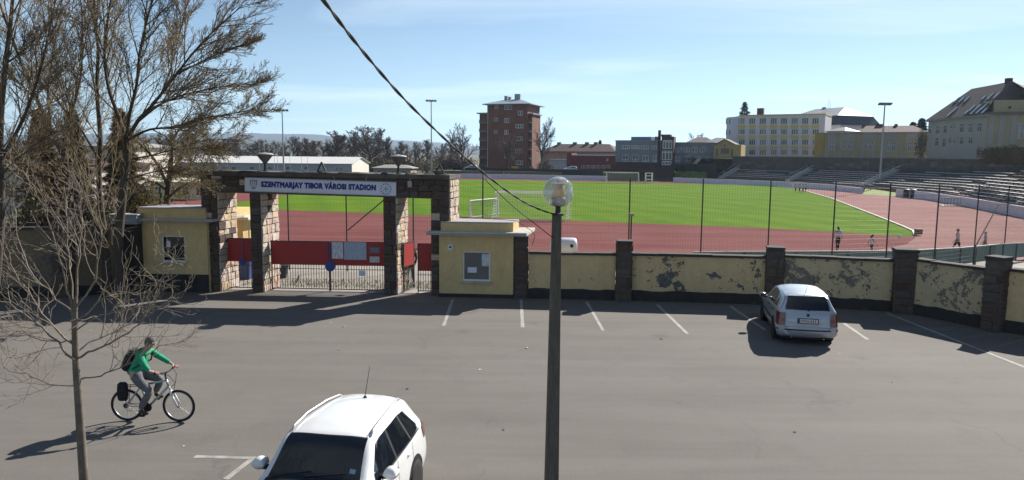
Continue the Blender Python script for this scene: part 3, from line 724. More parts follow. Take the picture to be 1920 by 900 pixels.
# the booth on the yard side of the gateway, sunlit
IA, IB = at(438, 470, 32.6), at(461, 470, 32.6); IA.z = IB.z = 0; inf = Fac(IA, IB)
t = thing('inner_booth', ((IA.x + IB.x) / 2, IA.y, -.1), 'sunlit cream booth corner seen through the narrow gate opening', 'booth')
zt = inf.hit(450, 412)[1]; mb = MB(); mb.para(Vector((IA.x - 1.3, IA.y, -.12)), Vector((IB.x - IA.x + 1.2, 0, 0)), DEP * 1.8, (0, 0, zt + .12)); mb.build('wall', BOOTH, t)
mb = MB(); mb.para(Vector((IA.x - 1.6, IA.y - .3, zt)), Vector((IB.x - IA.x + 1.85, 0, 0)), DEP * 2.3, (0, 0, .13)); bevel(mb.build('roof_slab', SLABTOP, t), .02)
mb = MB(); mb.para(Vector((IA.x - 1.2, IA.y, zt + .13)), Vector((IB.x - IA.x + .85, 0, 0)), DEP * 1.7, (0, 0, .32)); mb.build('parapet', BOOTH, t)

# ------------------------------------------------------------------ boundary wall: plastered panels between stone pillars
COPE = M('coping_dark', (.055, .048, .042), .95, .4, 3, .6, 18)
def wall_panel(A, B, top, label, peel, seed, plinth=.36, thick=.3):
    f = Fac(A, B); t = thing('boundary_wall', ((A[0] + B[0]) / 2, (A[1] + B[1]) / 2, 0), label, 'wall', 'plastered car park wall panels')
    n = 9 + seed * 2; rows = []; rr = random.Random(seed)
    MB().para(f.pt(0, 0, -thick), f.u * f.L, f.n * thick, (0, 0, top)).build('plaster_face', peel, t)
    pl = MB(); zt = [plinth + rr.uniform(-.025, .02) for _ in range(n + 1)]
    for i in range(n):
        a0, a1 = f.L * i / n, f.L * (i + 1) / n
        pl.add([f.pt(a0, 0, .05), f.pt(a1, 0, .05), f.pt(a1, zt[i + 1], .035), f.pt(a0, zt[i], .035), f.pt(a1, zt[i + 1] + .02, .001), f.pt(a0, zt[i] + .02, .001)], [(0, 1, 2, 3), (3, 2, 4, 5)])
    pl.build('plinth', PLINTH, t)
    cp = MB(); m = max(4, int(f.L / .8))
    for i in range(m):
        dz = rr.uniform(-.012, .012); a0 = f.L * i / m + .004; a1 = f.L * (i + 1) / m - .004
        c = MB(); c.para(f.pt(a0, top + dz * .3 + .002, -thick - .05), f.u * (a1 - a0), f.n * (thick + .12), (0, 0, .085 + dz)); c.build('coping_stone', COPE, t)
    return t
def wall_pillar(c, u, w, h, label, cap_w=.08, nrm=None):
    u = Vector(u).normalized(); n = Vector((u.y, -u.x, 0)); 
    if n.dot(CAMP - Vector(c)) < 0: n = -n
    t = thing('wall_pillar', c, label, 'pillar', 'stone pillars of the car park wall'); c = Vector(c); d = w * .95
    o = c - u * w / 2 + n * d / 2
    core = MB().para(o, u * w, -n * d, (0, 0, h)).build('core', MORTAR, t)
    rr = random.Random(int(c.x * 91) % 999)
    stones(core, o, u, w, 0, h, n, (.22, .36), (.3, .55), .06, rr, .0)
    stones(core, o + u * w, -n, d, 0, h, u, (.22, .36), (.3, .55), .06, rr, .0)
    stones(core, o - n * d, n, d, 0, h, -u, (.22, .36), (.3, .55), .06, rr, .0)
    cp = MB(); k = cap_w / 2; cp.para(o - u * k + n * k + Vector((0, 0, h + .002)), u * (w + 2 * k), -n * (d + 2 * k), (0, 0, .11)); bevel(cp.build('cap_stone', COPE, t), .02)
    return t
PE1, PE2, PE3 = plaster('plaster_light_peel', .12), plaster('plaster_peel', .62), plaster('plaster_heavy_peel', .66, (.58, .455, .27), (.19, .165, .135))
W0, W1, W2, W3 = Vector((.62, 27.02, 0)), gp(1168, 563), gp(1449, 571), gp(1690, 585)
W4, W5 = gp(1862, 619), Vector((22.5, 13.5, 0))
def toph(A, px, py):
    r = ray(px, py); D = A.y; p = at(px, py, D); return p.z
h1 = toph(W1, 1168, 456); h2 = toph(W2, 1449, 468); h3 = toph(W3, 1690, 472)
wd = (W1 - W0).normalized()
wall_pillar(Vector((.34, 27.2, 0)), wd, .46, zs - .02, 'stone pillar squeezed between ticket booth and wall', .04)
tp = toph(W1.lerp(W0, .5), 1080, 478)
wall_panel(W0, W1 - wd * .3, tp, 'yellow plaster wall panel behind the lamp post', PE1, 1)
wd = (W2 - W1).normalized()
wall_panel(W1 + wd * .3, W2 - wd * .3, toph(W1.lerp(W2, .5), 1310, 482), 'yellow wall panel with dark peeled patches left of the silver car', PE2, 2)
wall_pillar(W1, wd, .50, h1, 'stone wall pillar right of the lamp post')
wd2 = (W3 - W2).normalized()
wall_panel(W2 + wd2 * .3, W3 - wd2 * .35, toph(W2.lerp(W3, .5), 1570, 487), 'heavily peeled wall panel behind the silver car', PE3, 3)
wall_pillar(W2, wd2, .54, h2, 'stone wall pillar beside the silver car')
wall_pillar(W3, wd2, .62, h3, 'dark stone pillar at the corner of the wall', .12)
wd3 = (W4 - W3).normalized()
h4 = toph(W4, 1862, 487)
wall_panel(W3 + wd3 * .3, W4 - wd3 * .3, toph(W3.lerp(W4, .5), 1770, 498), 'stained wall panel turning toward the viewer past the corner pillar', PE3, 4)
wall_pillar(W4, wd3, .50, h4, 'stone wall pillar at the right edge of the photo')
wd4 = (W5 - W4).normalized()
wall_panel(W4 + wd4 * .3, W5, h4 - .32, 'pale yellow wall panel at the right edge beyond the last pillar', PE1, 5)
# wall running left behind the trees
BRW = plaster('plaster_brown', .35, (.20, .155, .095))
L0, L1, L2 = gp(262, 546) + Vector((-.05, .3, 0)), gp(128, 556), gp(-260, 566)
tl = toph(L1, 150, 428)
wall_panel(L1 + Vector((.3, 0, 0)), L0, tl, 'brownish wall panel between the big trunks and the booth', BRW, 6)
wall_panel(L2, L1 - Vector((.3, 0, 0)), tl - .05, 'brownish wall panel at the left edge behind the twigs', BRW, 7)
wall_pillar(L1, (1, 0, 0), .6, tl + .3, 'dark stone wall pillar behind the big tree trunk')
bx = lf; t = thing('meter_cabinet', gp(240, 552), 'grey metal cabinet top on the wall beside the left booth', 'cabinet')
mb = MB(); c = at(240, 436, 27.4); mb.box(c.x - .55, c.x + .42, c.y - .15, c.y + .35, tl + .09, tl + .42); mb.build('box', M('cabinet_grey', (.22, .25, .27), .5, .2, 4), t)
mb = MB(); mb.box(c.x - .5, c.x + .38, c.y + .0, c.y + .3, 0, tl + .09); mb.build('base', PLINTH, t)
mb = MB(); mb.box(c.x - .6, c.x + .47, c.y - .2, c.y + .4, tl + .42, tl + .46); mb.build('lid', FELT, t)

# ------------------------------------------------------------------ tall wire fence behind the wall
POSTM = M('fence_green', (.018, .028, .024), .55, .2, 8); WIRE = M('fence_wire', (.045, .055, .05), .5, .1, 20)
fp = [(541, 34.6, 368), (650, 34.2, 350), (775, 33.8, 345), (905, 33.4, 334), (1045, 33.0, 334), (1179, 32.6, 334), (1315, 32.2, 335), (1441, 31.8, 338), (1562, 31.6, 341), (1664, 32.6, 344), (1755, 35.4, 346), (1829, 39.4, 346), (1885, 44, 347), (1945, 50, 348)]
fence = thing('wire_fence', (at(1045, 400, 33).x, 33, -.12), 'tall green wire mesh fence with steel posts behind the car park wall', 'fence')
posts = []
for px, D, py in fp:
    b = at(px, 440, D); zg = (-.12 if D < 34 else -.12 - (D - 33) * .07); zt = at(px, py, D).z
    if px < 900: zt = at(905, 334, 33.4).z
    if px in (1045,): pass
    base = Vector((b.x, D, max(zg, FZ))); top = Vector((b.x, D, zt)); posts.append((base, top))
    MB().tube([base, top], .032, 8).build('post', POSTM, fence)
def wire_panel(p, q):
    (b0, t0), (b1, t1) = p, q; u = (b1 - b0); L = u.xy.length; H = t0.z - b0.z - .05; mb = MB(); cell = .11
    def P(s, h): 
        k = s / L; zb = b0.z + (b1.z - b0.z) * k; zt_ = t0.z + (t1.z - t0.z) * k
        return Vector((b0.x + (b1.x - b0.x) * k, b0.y + (b1.y - b0.y) * k, zb + .04 + (zt_ - zb - .06) * h / H))
    n = int(L / cell); m = int(H / .2)
    for i in range(1, n): mb.tube([P(L * i / n, 0), P(L * i / n, H)], .0028, 3, False)
    for j in range(m + 1): mb.tube([P(0, H * j / m), P(L, H * j / m)], .0028, 3, False)
    mb.build('wire_mesh', WIRE, fence)
for p, q in zip(posts[:-1], posts[1:]): wire_panel(p, q)
def brace(i, j, f0, f1):
    (b0, t0), (b1, t1) = posts[i], posts[j]
    MB().tube([b0.lerp(t0, f0), b1.lerp(t1, f1)], .025, 6).build('brace', POSTM, fence)
MB().tube([at(652, 432, 34.1), at(722, 373, 33.9)], .028, 6).build('brace', POSTM, fence)
MB().tube([at(1829, 462, 39.3), at(1872, 384, 42.4)], .03, 6).build('brace', POSTM, fence)
# low green board fence along the foot of the bank
GB = M('board_green', (.13, .185, .17), .6, .25, 2); RAIL = M('board_rail', (.50, .53, .50), .5, .2, 5)
pts = [at(1300, 480, 34.5), at(1590, 480, 33.6), at(1700, 480, 35.2), at(1800, 480, 38.6), at(1880, 470, 43.5), at(1990, 470, 51)]
tops = [at(1300, 471.5, 34.5).z, at(1590, 470, 33.6).z, at(1700, 469, 35.2).z, at(1800, 464, 38.6).z, at(1880, 456.5, 43.5).z, at(1990, 452, 51).z]
bfence = thing('board_fence', (pts[1].x, pts[1].y, -.3), 'low pale green board fence at the foot of the wire fence', 'fence')
for (p, zt0), (q, zt1) in zip(zip(pts[:-1], tops[:-1]), zip(pts[1:], tops[1:])):
    n = max(1, int((q - p).length / 2.0)); 
    for i in range(n):
        a, b = p.lerp(q, i / n), p.lerp(q, (i + 1) / n); za, zb_ = zt0 + (zt1 - zt0) * i / n, zt0 + (zt1 - zt0) * (i + 1) / n
        d = (b - a).normalized(); a2, b2 = a + d * .03, b - d * .03; nr = Vector((-d.y, d.x, 0)) * .03
        mb = MB(); mb.prism([Vector((a2.x, a2.y, za - .9)), Vector((b2.x, b2.y, zb_ - .9)), Vector((b2.x, b2.y, zb_ - .045)), Vector((a2.x, a2.y, za - .045))], nr); mb.build('board', GB, bfence)
        MB().box(a.x - .04, a.x + .04, a.y - .05, a.y + .04, za - 1.1, za - .05).build('post', M('board_post', (.05, .09, .08), .6, .2, 5), bfence)
        MB().bar(Vector((a.x, a.y, za - .02)), Vector((b.x, b.y, zb_ - .02)), .07, .045).build('top_rail', RAIL, bfence)
# ------------------------------------------------------------------ stadium surroundings: perimeter wall, goals, stands
PW = M('perimeter_white', (.62, .62, .68), .8, .12, .8)
def strip_wall(pts, h0, h1, name, label, mat, z=FZ, th=.25, cat='wall', group=None, panel=6.0, pname='wall_panel'):
    t = thing(name, pts[0].lerp(pts[-1], .5).to_3d() * 1.0, label, cat, group); t.location.z = z
    tot = sum((b - a).length for a, b in zip(pts[:-1], pts[1:])); s = 0.0
    for a, b in zip(pts[:-1], pts[1:]):
        n = max(1, int((b - a).length / panel))
        for i in range(n):
            p, q = a.lerp(b, i / n), a.lerp(b, (i + 1) / n); d = (q - p).normalized(); nr = Vector((-d.y, d.x, 0)) * th
            L = (q - p).length; k0 = s / tot; k1 = (s + L) / tot; s += L
            P_, Q_ = p + d * .015, q - d * .015
            MB().prism([Vector((P_.x, P_.y, z)), Vector((Q_.x, Q_.y, z)), Vector((Q_.x, Q_.y, z + h0 + (h1 - h0) * k1)), Vector((P_.x, P_.y, z + h0 + (h1 - h0) * k0))], nr).build(pname, mat, t)
    return t
fz = lambda x, y: gp(x, y, FZ)
strip_wall([fz(862, 333.6), fz(1000, 336), fz(1136, 338.6)], 1.15, 1.15, 'perimeter_wall', 'long white perimeter wall beyond the far goal, in front of the brick tower', PW)
strip_wall([fz(1262, 341.5), fz(1380, 346), fz(1486, 351.5)], 1.1, 1.1, 'perimeter_wall', 'white perimeter wall below the yellow school behind the pitch', PW)
strip_wall([fz(1487, 351.6), fz(1560, 357), fz(1616, 363)], 1.15, 1.0, 'perimeter_wall', 'white perimeter wall section ending at the bright grass patch', PW)
strip_wall([fz(1679, 368.5), fz(1740, 375), fz(1830, 391), fz(1940, 413.5)], 1.15, 1.25, 'perimeter_wall', 'grey white perimeter wall in front of the sunlit terraces', PW)
# bright verge between the two wall ends
mb = MB(); q = [fz(1617, 365.2), fz(1680, 368.6), fz(1690, 361), fz(1625, 357)]
mb.add([(p.x, p.y, FZ + .02 + (.9 if i > 1 else 0)) for i, p in enumerate(q)], [(0, 1, 2, 3)])
struct(mb.build('grass_verge', M('verge_grass', (.14, .19, .03), .9, .3, .6, .5, 6)))
GOALW = M('goal_white', (.75, .75, .72), .45, .05, 5); NET = M('net_cord', (.55, .56, .55), .8, .1, 9)
def goal(L, Rr, h, depth, label, back):
    """L and R: feet of the posts, back: direction of the net"""
    t = thing('football_goal', (L + Rr) / 2, label, 'goal', 'goals on the sports field'); u = (Rr - L).normalized(); W = (Rr - L).length; b = Vector(back).normalized()
    Z = Vector((0, 0, 1)); r = .06
    for p in (L, Rr): MB().tube([p, p + Z * h], r, 8).build('post', GOALW, t)
    MB().tube([L + Z * h, Rr + Z * h], r, 8).build('crossbar', GOALW, t)
    for p in (L, Rr):
        MB().tube([p + Z * h, p + Z * (h - .05) + b * depth * .45, p + b * depth + Z * .05], .025, 6).build('stay', GOALW, t)
    MB().tube([L + b * depth + Z * .03, Rr + b * depth + Z * .03], .03, 6).build('ground_bar', GOALW, t)
    net = MB(); prof = [(0, h), (depth * .45, h - .1), (depth * .75, h * .55), (depth, .03)]; n = int(W / .22)
    for i in range(n + 1):
        p = L + u * (W * i / n); net.tube([p + b * a + Z * z for a, z in prof], .011, 3, False)
    for k in range(14):
        f = k / 13 * (len(prof) - 1); i = min(int(f), len(prof) - 2); w = f - i
        a = prof[i][0] * (1 - w) + prof[i + 1][0] * w; z = prof[i][1] * (1 - w) + prof[i + 1][1] * w
        sag = [L + u * (W * j / 8) + b * a + Z * max(.02, z - .10 * math.sin(math.pi * j / 8)) for j in range(9)]
        net.tube(sag, .011, 3, False)
    for p in (L, Rr):
        for k in range(1, 6):
            a = depth * k / 6; net.tube([p + b * a, p + b * a + Z * max(.1, h * (1 - (k / 6) ** 2) )], .011, 3, False)
        for k in range(1, 10):
            z = h * k / 10; net.tube([p + Z * z, p + b * depth * math.sqrt(max(0, 1 - k / 10)) + Z * z], .011, 3, False)
    net.build('net', NET, t)
    return t
axis = Vector((.30, .954, 0))
gl, grr = fz(933, 409.5), fz(1069, 412)
goal(gl, grr, at(933, 358.5, gl.y).z - FZ, 1.9, 'white goal with net at the near end of the pitch, behind the lamp globe', -axis)
goal(fz(1136.5, 343.3), fz(1196.5, 344.3), 2.5, 2.0, 'far white goal in front of the dark brown gate', axis)
sg = fz(880.5, 409); sgr = fz(931, 406.5)
goal(sg, Vector((sgr.x, sgr.y + 2.6, FZ)), 1.75, 1.0, 'small white training goal beside the near goal', (.2, 1, 0))
# dark gate and brick base at the end of the long wall
t = thing('service_gate', fz(1180, 338), 'dark brown boarded gate between the two white perimeter walls', 'gate'); f = Fac(fz(1137, 338.7), fz(1262, 340.5))
n = 22
for i in range(n):
    a0 = f.L * i / n + .02; a1 = f.L * (i + 1) / n - .02; z0 = FZ; z1 = f.hit(1190, 316)[1]
    mb = MB(); f.block(mb, a0, z0, a1, z1, -.12 - .02 * (i % 2), 0); mb.build('board', M('brown_board', (.05, .03, .026), .8, .3, 1.5), t)
t = thing('umpire_stand', fz(1217, 343.5), 'white open umpire stand right of the far goal', 'stand'); c = fz(1217, 343.5)
for dx in (-.75, .75):
    for dy in (0, .8): MB().box(c.x + dx - .09, c.x + dx + .09, c.y + dy - .09, c.y + dy + .09, FZ, FZ + 2.3).build('leg', GOALW, t)
for z in (.8, 1.6, 2.25): MB().box(c.x - .85, c.x + .85, c.y - .12, c.y + .9, FZ + z, FZ + z + .12).build('shelf', GOALW, t)

# ---- terraces
CONC = M('terrace_concrete', (.085, .082, .078), .9, .3, .6, .4, 6); BENCH = M('bench_wood', (.60, .60, .59), .6, .3, 1.2); RISER = M('terrace_red', (.20, .11, .10), .9, .35, .5)
OLDW = M('retaining_stone', (.075, .068, .06), .95, .45, .7, .8, 4)
S = [fz(1345, 342.5) + Vector((0, 2, 0)), fz(1487, 350) + Vector((1.2, 1.2, 0)), fz(1618, 360.5) + Vector((2, .6, 0)), fz(1742, 373) + Vector((2.4, .3, 0)), fz(1840, 391.5) + Vector((2.4, 0, 0)), fz(1935, 411) + Vector((2.4, -.2, 0)), fz(1935, 411) + Vector((-3, -14, 0))]
NR = [5, 6, 7, 9, 13, 16, 16]
S2 = []; N2 = []
for i in range(len(S) - 1):
    for j in range(4): S2.append(S[i].lerp(S[i + 1], j / 4)); N2.append(NR[i] + (NR[i + 1] - NR[i]) * j / 4)
S2.append(S[-1]); N2.append(NR[-1])
nrm = []
for i in range(len(S2)):
    d = (S2[min(i + 1, len(S2) - 1)] - S2[max(i - 1, 0)]); nrm.append(Vector((-d.y, d.x, 0)).normalized())
nrm = [n if n.dot(Vector((1, .4, 0))) > 0 else -n for n in nrm]
nrm = [(nrm[max(i - 2, 0)] + nrm[max(i - 1, 0)] + nrm[i] + nrm[min(i + 1, len(nrm) - 1)] + nrm[min(i + 2, len(nrm) - 1)]).normalized() for i in range(len(nrm))]
stand = thing('terraces', S[3], 'stepped spectator terraces with long white bench boards', 'grandstand')
STEP, RISE, Z0 = .92, .37, FZ + 1.0
def tp_(i, k, dz=0.0, off=0.0): return S2[i] + nrm[i] * (k * STEP + off) + Vector((0, 0, Z0 - FZ + k * RISE + dz))
for k in range(16):
    idx = [i for i in range(len(S2)) if N2[i] >= k]
    if len(idx) < 2: continue
    mb = MB(); rows = [[], [], [], []]
    for i in idx:
        rows[0].append(tp_(i, k, -RISE - (1.4 if k == 0 else .3))); rows[1].append(tp_(i, k)); rows[2].append(tp_(i, k, 0, STEP + .02)); rows[3].append(tp_(i, k, -.5, STEP + .02))
    mb.grid(rows); mb.build('step', RISER if k % 3 == 0 else CONC, stand)
    for a in range(0, len(idx) - 1):
        i, j = idx[a], idx[a + 1]; p, q = tp_(i, k, .24, .42), tp_(j, k, .24, .42); d = q - p
        if rng.random() < .12 or (k < 1 and a < 6): continue
        n_ = nrm[i]; m = MB(); m.para(p + d * .02 - n_ * .17, d * .96, n_ * .34, (0, 0, .06))
        bo = m.build('bench', BENCH, stand)
    # short brackets under the boards
    br_ = MB()
    for a in range(0, len(idx) - 1):
        i, j = idx[a], idx[a + 1]; p, q = tp_(i, k, 0, .42), tp_(j, k, 0, .42)
        for w in (.2, .5, .8):
            c = p.lerp(q, w); br_.box(c.x - .07, c.x + .07, c.y - .07, c.y + .07, c.z + .003, c.z + .24)
    br_.build('bench_bracket', CONC, stand)
# stairs running up the terraces
def stair(ia, w, ktop, lab, z_up=0.0):
    i0 = int(ia); fr = ia - i0; base = S2[i0].lerp(S2[i0 + 1], fr); n_ = nrm[i0].lerp(nrm[i0 + 1], fr).normalized(); u = Vector((n_.y, -n_.x, 0))
    t = thing('stairway', base, lab, 'stairs'); SM = M('stair_concrete', (.34, .33, .32), .85, .2, .8)
    m = int(ktop * 2)
    for s in range(m):
        p = base + n_ * (s * STEP / 2) + Vector((0, 0, Z0 - FZ - .9 + s * RISE / 2 + RISE + .9)) - u * w / 2
        MB().para(p + Vector((0, 0, -.35)), u * w, n_ * STEP / 2, (0, 0, .38)).build('step', SM, t)
    for sg_ in (-1, 1):
        a = base + u * sg_ * (w / 2 + .05) + Vector((0, 0, Z0 - FZ + 1.0)); b = a + n_ * (ktop * STEP) + Vector((0, 0, ktop * RISE))
        MB().tube([a, b], .05, 6).build('handrail', GOALW if sg_ > 0 else SM, t)
        for q in range(5): c = a.lerp(b, q / 4); MB().tube([c - Vector((0, 0, 1.0)), c], .04, 5).build('rail_post', SM, t)
stair(3.6, 1.5, 9, 'pale stairway climbing the terraces below the white school')
stair(7.5, 1.5, 10, 'pale stairway climbing the terraces beside the floodlight mast')
stair(.3, 1.4, 9, 'pale stairway with handrail at the left end of the terraces')
# stone retaining wall closing the terraces at the back
WT = [4.6 + .02 * i for i in range(len(S2))]
rw = thing('retaining_wall', S2[8] + nrm[8] * 8, 'dark rough stone retaining wall above the terraces', 'wall')
for i in range(len(S2) - 1):
    k0, k1 = N2[i] + 1, N2[i + 1] + 1; p, q = tp_(i, k0), tp_(i + 1, k1); m = MB(); n_ = nrm[i]
    top0, top1 = max(p.z + 1.5, 5.0), max(q.z + 1.5, 5.0)
    seg = max(3, int((q - p).length / 1.6))
    m.prism([Vector((p.x, p.y, FZ)), Vector((q.x, q.y, FZ)), Vector((q.x, q.y, top1)), Vector((p.x, p.y, top0))], n_ * .8); wo_ = m.build('wall_section', OLDW, rw)
    for s in range(seg):
        a, b = p.lerp(q, s / seg), p.lerp(q, (s + 1) / seg)
        if rng.random() < .75:
            h = rng.uniform(.3, .9); z0 = rng.uniform(p.z + .3, top0 - 1.1)
            MB().para(Vector((a.x, a.y, z0)) - n_ * .06, (b - a) * .9, n_ * .05, (0, 0, h)).build('stone', M('retaining_block', (.10, .09, .08), .95, .4, 1.5, .6, 5, rnd=.3), wo_)
    MB().para(Vector((p.x, p.y, top0 + .002)) - n_ * .1, Vector((q.x - p.x, q.y - p.y, 0)), n_ * 1.0, (0, 0, .16)).build('coping', M('retaining_cope', (.16, .15, .14), .9, .3, 1), rw)
# upper ground behind the wall
mb = MB(); up = [tp_(i, N2[i] + 1.4) for i in range(len(S2))]; up = [Vector((p.x, p.y, 4.5)) for p in up]
poly = up + [Vector((200, 50, 4.5)), Vector((420, 150, 4.5)), Vector((420, 500, 4.5)), Vector((60, 420, 4.5)), Vector((45, 215, 4.5))]
mb.add(poly, [tuple(range(len(poly)))[::-1]]); struct(mb.build('upper_terrain', EARTH))
bk = MB(); 
bk.grid([[(42, 184.5, FZ), (45, 215, FZ), (60, 420, FZ)], [(47, 186, 4.48), (52, 215, 4.48), (66, 420, 4.48)]]); struct(bk.build('bank', M('bank_shrub', (.020, .021, .013), .95, .4, .4, .8, 3)))
strip_wall([fz(1262.5, 340) + Vector((0, 3.5, 0)), fz(1352, 343.6) + Vector((0, 3.5, 0))], 4.3, 4.5, 'screen_fence', 'tall dark green screen fence below the grey annex', M('screen_dark', (.022, .028, .022), .9, .35, .5, .6, 3), cat='fence', pname='screen_panel')
mb = MB(); a, b = fz(1268, 340.8), fz(1327, 342.8); t = thing('hedge', (a + b) / 2, 'bright clipped hedge strip below the grey school', 'hedge')
hr = random.Random(4); HG = M('hedge_leaf', (.10, .16, .03), .9, .4, 3)
for i in range(500):
    w = hr.random(); p = a.lerp(b, w) + Vector((hr.uniform(-.4, .4), hr.uniform(1, 2.4), 1.1 + hr.uniform(0, 1.4))); s = hr.uniform(.1, .22); d = Vector((hr.uniform(-1, 1), hr.uniform(-1, 1), hr.uniform(-1, 1))).normalized(); e = d.orthogonal().normalized()
    mb.add([p + d * s, p + e * s, p - d * s, p - e * s], [(0, 1, 2, 3)])
mb.build('foliage', HG, t); MB().para(a + Vector((0, 1.1, 0)), b - a, (0, 1.2, 0), (0, 0, 2.2)).build('stems', M('hedge_core', (.06, .09, .02), .95, .4, 2), t)

# ------------------------------------------------------------------ floodlight masts and flagpoles
STEEL = M('mast_steel', (.34, .35, .36), .45, .15, 3, metal=.4)
def mast(px, D, zb, py, label, span, heads, arm='T'):
    b = at(px, 320, D); zt = at(px, py, D).z; t = thing('floodlight_mast', (b.x, D, zb), label, 'floodlight', 'floodlight masts round the stadium')
    MB().tube([(b.x, D, zb), (b.x, D, (zb + zt) / 2), (b.x, D, zt)], [.22, .16, .11], 10).build('pole', STEEL, t)
    MB().bar((b.x - span, D, zt - .1), (b.x + span, D, zt - .1), .12, .12).build('crossarm', STEEL, t)
    for k in range(heads):
        x = b.x - span + 2 * span * k / (heads - 1); h = MB()
        h.prism([(x - .32, D - .35, zt + .25), (x + .32, D - .35, zt + .25), (x + .28, D + .3, zt - .02), (x - .28, D + .3, zt - .02)], (0, -.1, -.22)); h.build('lamp_head', M('lamp_head_grey', (.16, .17, .18), .5, .2, 3), t)
        MB().tube([(x, D, zt - .1), (x, D - .05, zt + .1)], .05, 5).build('lamp_bracket', STEEL, t)
mast(532, 180, FZ, 207, 'thin floodlight mast left of the cable above the white hall', 1.2, 4)
mast(809, 200, FZ, 189, 'tall floodlight mast between the cable and the brick tower', 1.1, 4)
mast(1651, 140, 0, 195, 'floodlight mast standing on the terraces before the tan building', .9, 4)
for i, (px, py0, py1, D) in enumerate(((487, 262, 300, 192), (497, 262, 300, 192), (515, 271, 320, 193), (521, 271, 320, 195), (544, 292, 322, 190), (566, 292, 322, 196), (577, 290, 322, 197), (550, 250, 322, 170))):
    b = at(px, 320, D); zt = at(px, py0, D).z
    if i < 7: tag(MB().tube([(b.x, D, FZ), (b.x, D, zt)], [.06, .04], 6).build('flagpole', GOALW, None, True, False, (b.x, D, FZ)), ('first', 'second', 'third', 'fourth', 'fifth', 'sixth', 'seventh')[i] + ' thin white flagpole from the left before the long white hall', 'flagpole', 'flagpoles before the white hall')
# ------------------------------------------------------------------ far buildings
WG = glass_dark('window_glass', (.03, .035, .042), .12); WFR = M('window_white', (.62, .63, .63), .6, .08, 2)
TILE = M('roof_tile', (.085, .060, .050), .85, .35, .35, .5, 3, stretch=(1, 1, 3)); REDROOF = M('roof_red_brown', (.075, .04, .032), .85, .3, .4); METALROOF = M('roof_metal', (.24, .28, .32), .45, .15, .3)
def shell(t, f, depth, z0, z1, ops, mat, name='wall', rev=.18, extra=None):
    w = MB(); wall_openings(w, f, 0, z0, f.L, z1, ops, rev)
    d = -f.n * depth
    for P0_, P1_ in ((f.A, f.A + d), (f.A + d, f.B + d), (f.B + d, f.B)):
        w.add([P0_ + Vector((0, 0, z0)), P1_ + Vector((0, 0, z0)), P1_ + Vector((0, 0, z1)), P0_ + Vector((0, 0, z1))], [(0, 3, 2, 1)])
    a, b, c, e = f.A, f.B, f.B + d, f.A + d; w.add([p + Vector((0, 0, z1 - .02)) for p in (a, b, c, e)], [(0, 1, 2, 3)])
    return w.build(name, mat, t)
def hip_roof(mb, f, a0, a1, depth, z0, z1, ov=.5, ridge=.5, inset=None, front=None):
    """hipped roof over the block; inset shortens the ridge at both ends"""
    ins = depth / 2 if inset is None else inset
    c = [f.pt(a0 - ov, z0, ov), f.pt(a1 + ov, z0, ov), f.pt(a1 + ov, z0, -depth - ov), f.pt(a0 - ov, z0, -depth - ov)]
    r0, r1 = f.pt(a0 + ins, z1, -depth * ridge), f.pt(a1 - ins, z1, -depth * ridge)
    mb.add(c + [r0, r1] + [p - Vector((0, 0, .18)) for p in c], [(0, 1, 5, 4), (1, 2, 5), (2, 3, 4, 5), (3, 0, 4), (6, 7, 1, 0), (7, 8, 2, 1), (8, 9, 3, 2), (9, 6, 0, 3), (9, 8, 7, 6)])
    return mb
def zr(z_, s): return s
def Z(px, k, o): return o[0] + px / k, o
def bld(name, A, B, label, z0):
    f = Fac(A, B); return f, thing(name, ((A[0] + B[0]) / 2, (A[1] + B[1]) / 2, z0), label, 'building')

# --- brick apartment tower
BRICK = M('tower_brick', (.19, .083, .054), .9, .25, .5, .3, 8); BRICKD = M('tower_brick_side', (.17, .075, .05), .9, .3, .5)
A, B = at(913, 320, 236), at(988, 320, 232); f, t = bld('apartment_tower', A, B, 'tall red brick apartment tower with grey hipped roof', FZ)
o0 = (860, 160); k = 4.5; zt = f.hit(950, 196)[1]
wins = [(385, 165, 450, 207, 2), (300, 163, 335, 197, 1), (385, 277, 425, 317, 2), (480, 328, 545, 362, 3), (385, 377, 420, 415, 2), (480, 433, 540, 467, 3), (385, 480, 420, 518, 2), (475, 538, 535, 573, 3), (480, 635, 540, 670, 3), (300, 382, 325, 405, 1), (300, 275, 330, 303, 1), (500, 215, 540, 255, 2), (385, 580, 420, 615, 2)]
ops = [f.rect(o0[0] + a / k, o0[1] + b / k, o0[0] + c / k, o0[1] + d / k) for a, b, c, d, m in wins]
shell(t, f, 14, FZ, zt, ops, BRICK)
for o, w in zip(ops, wins): window(f, o, t, WFR, WG, .12, .14, w[4])
rf = hip_roof(MB(), f, 0, f.L, 14, zt + .18, f.hit(955, 183)[1], 1.3, .5, 4.5); ro = rf.build('roof', METALROOF, t)
for px, w, h in ((937, .5, 1.8), (944, .4, 1.5), (959, .9, 2.4)):
    a, z = f.hit(px, 188); mb = MB(); f.block(mb, a - w, z, a + w, z + h, -7, -6); mb.build('chimney', M('vent_grey', (.3, .31, .33), .6, .1, 3), ro)
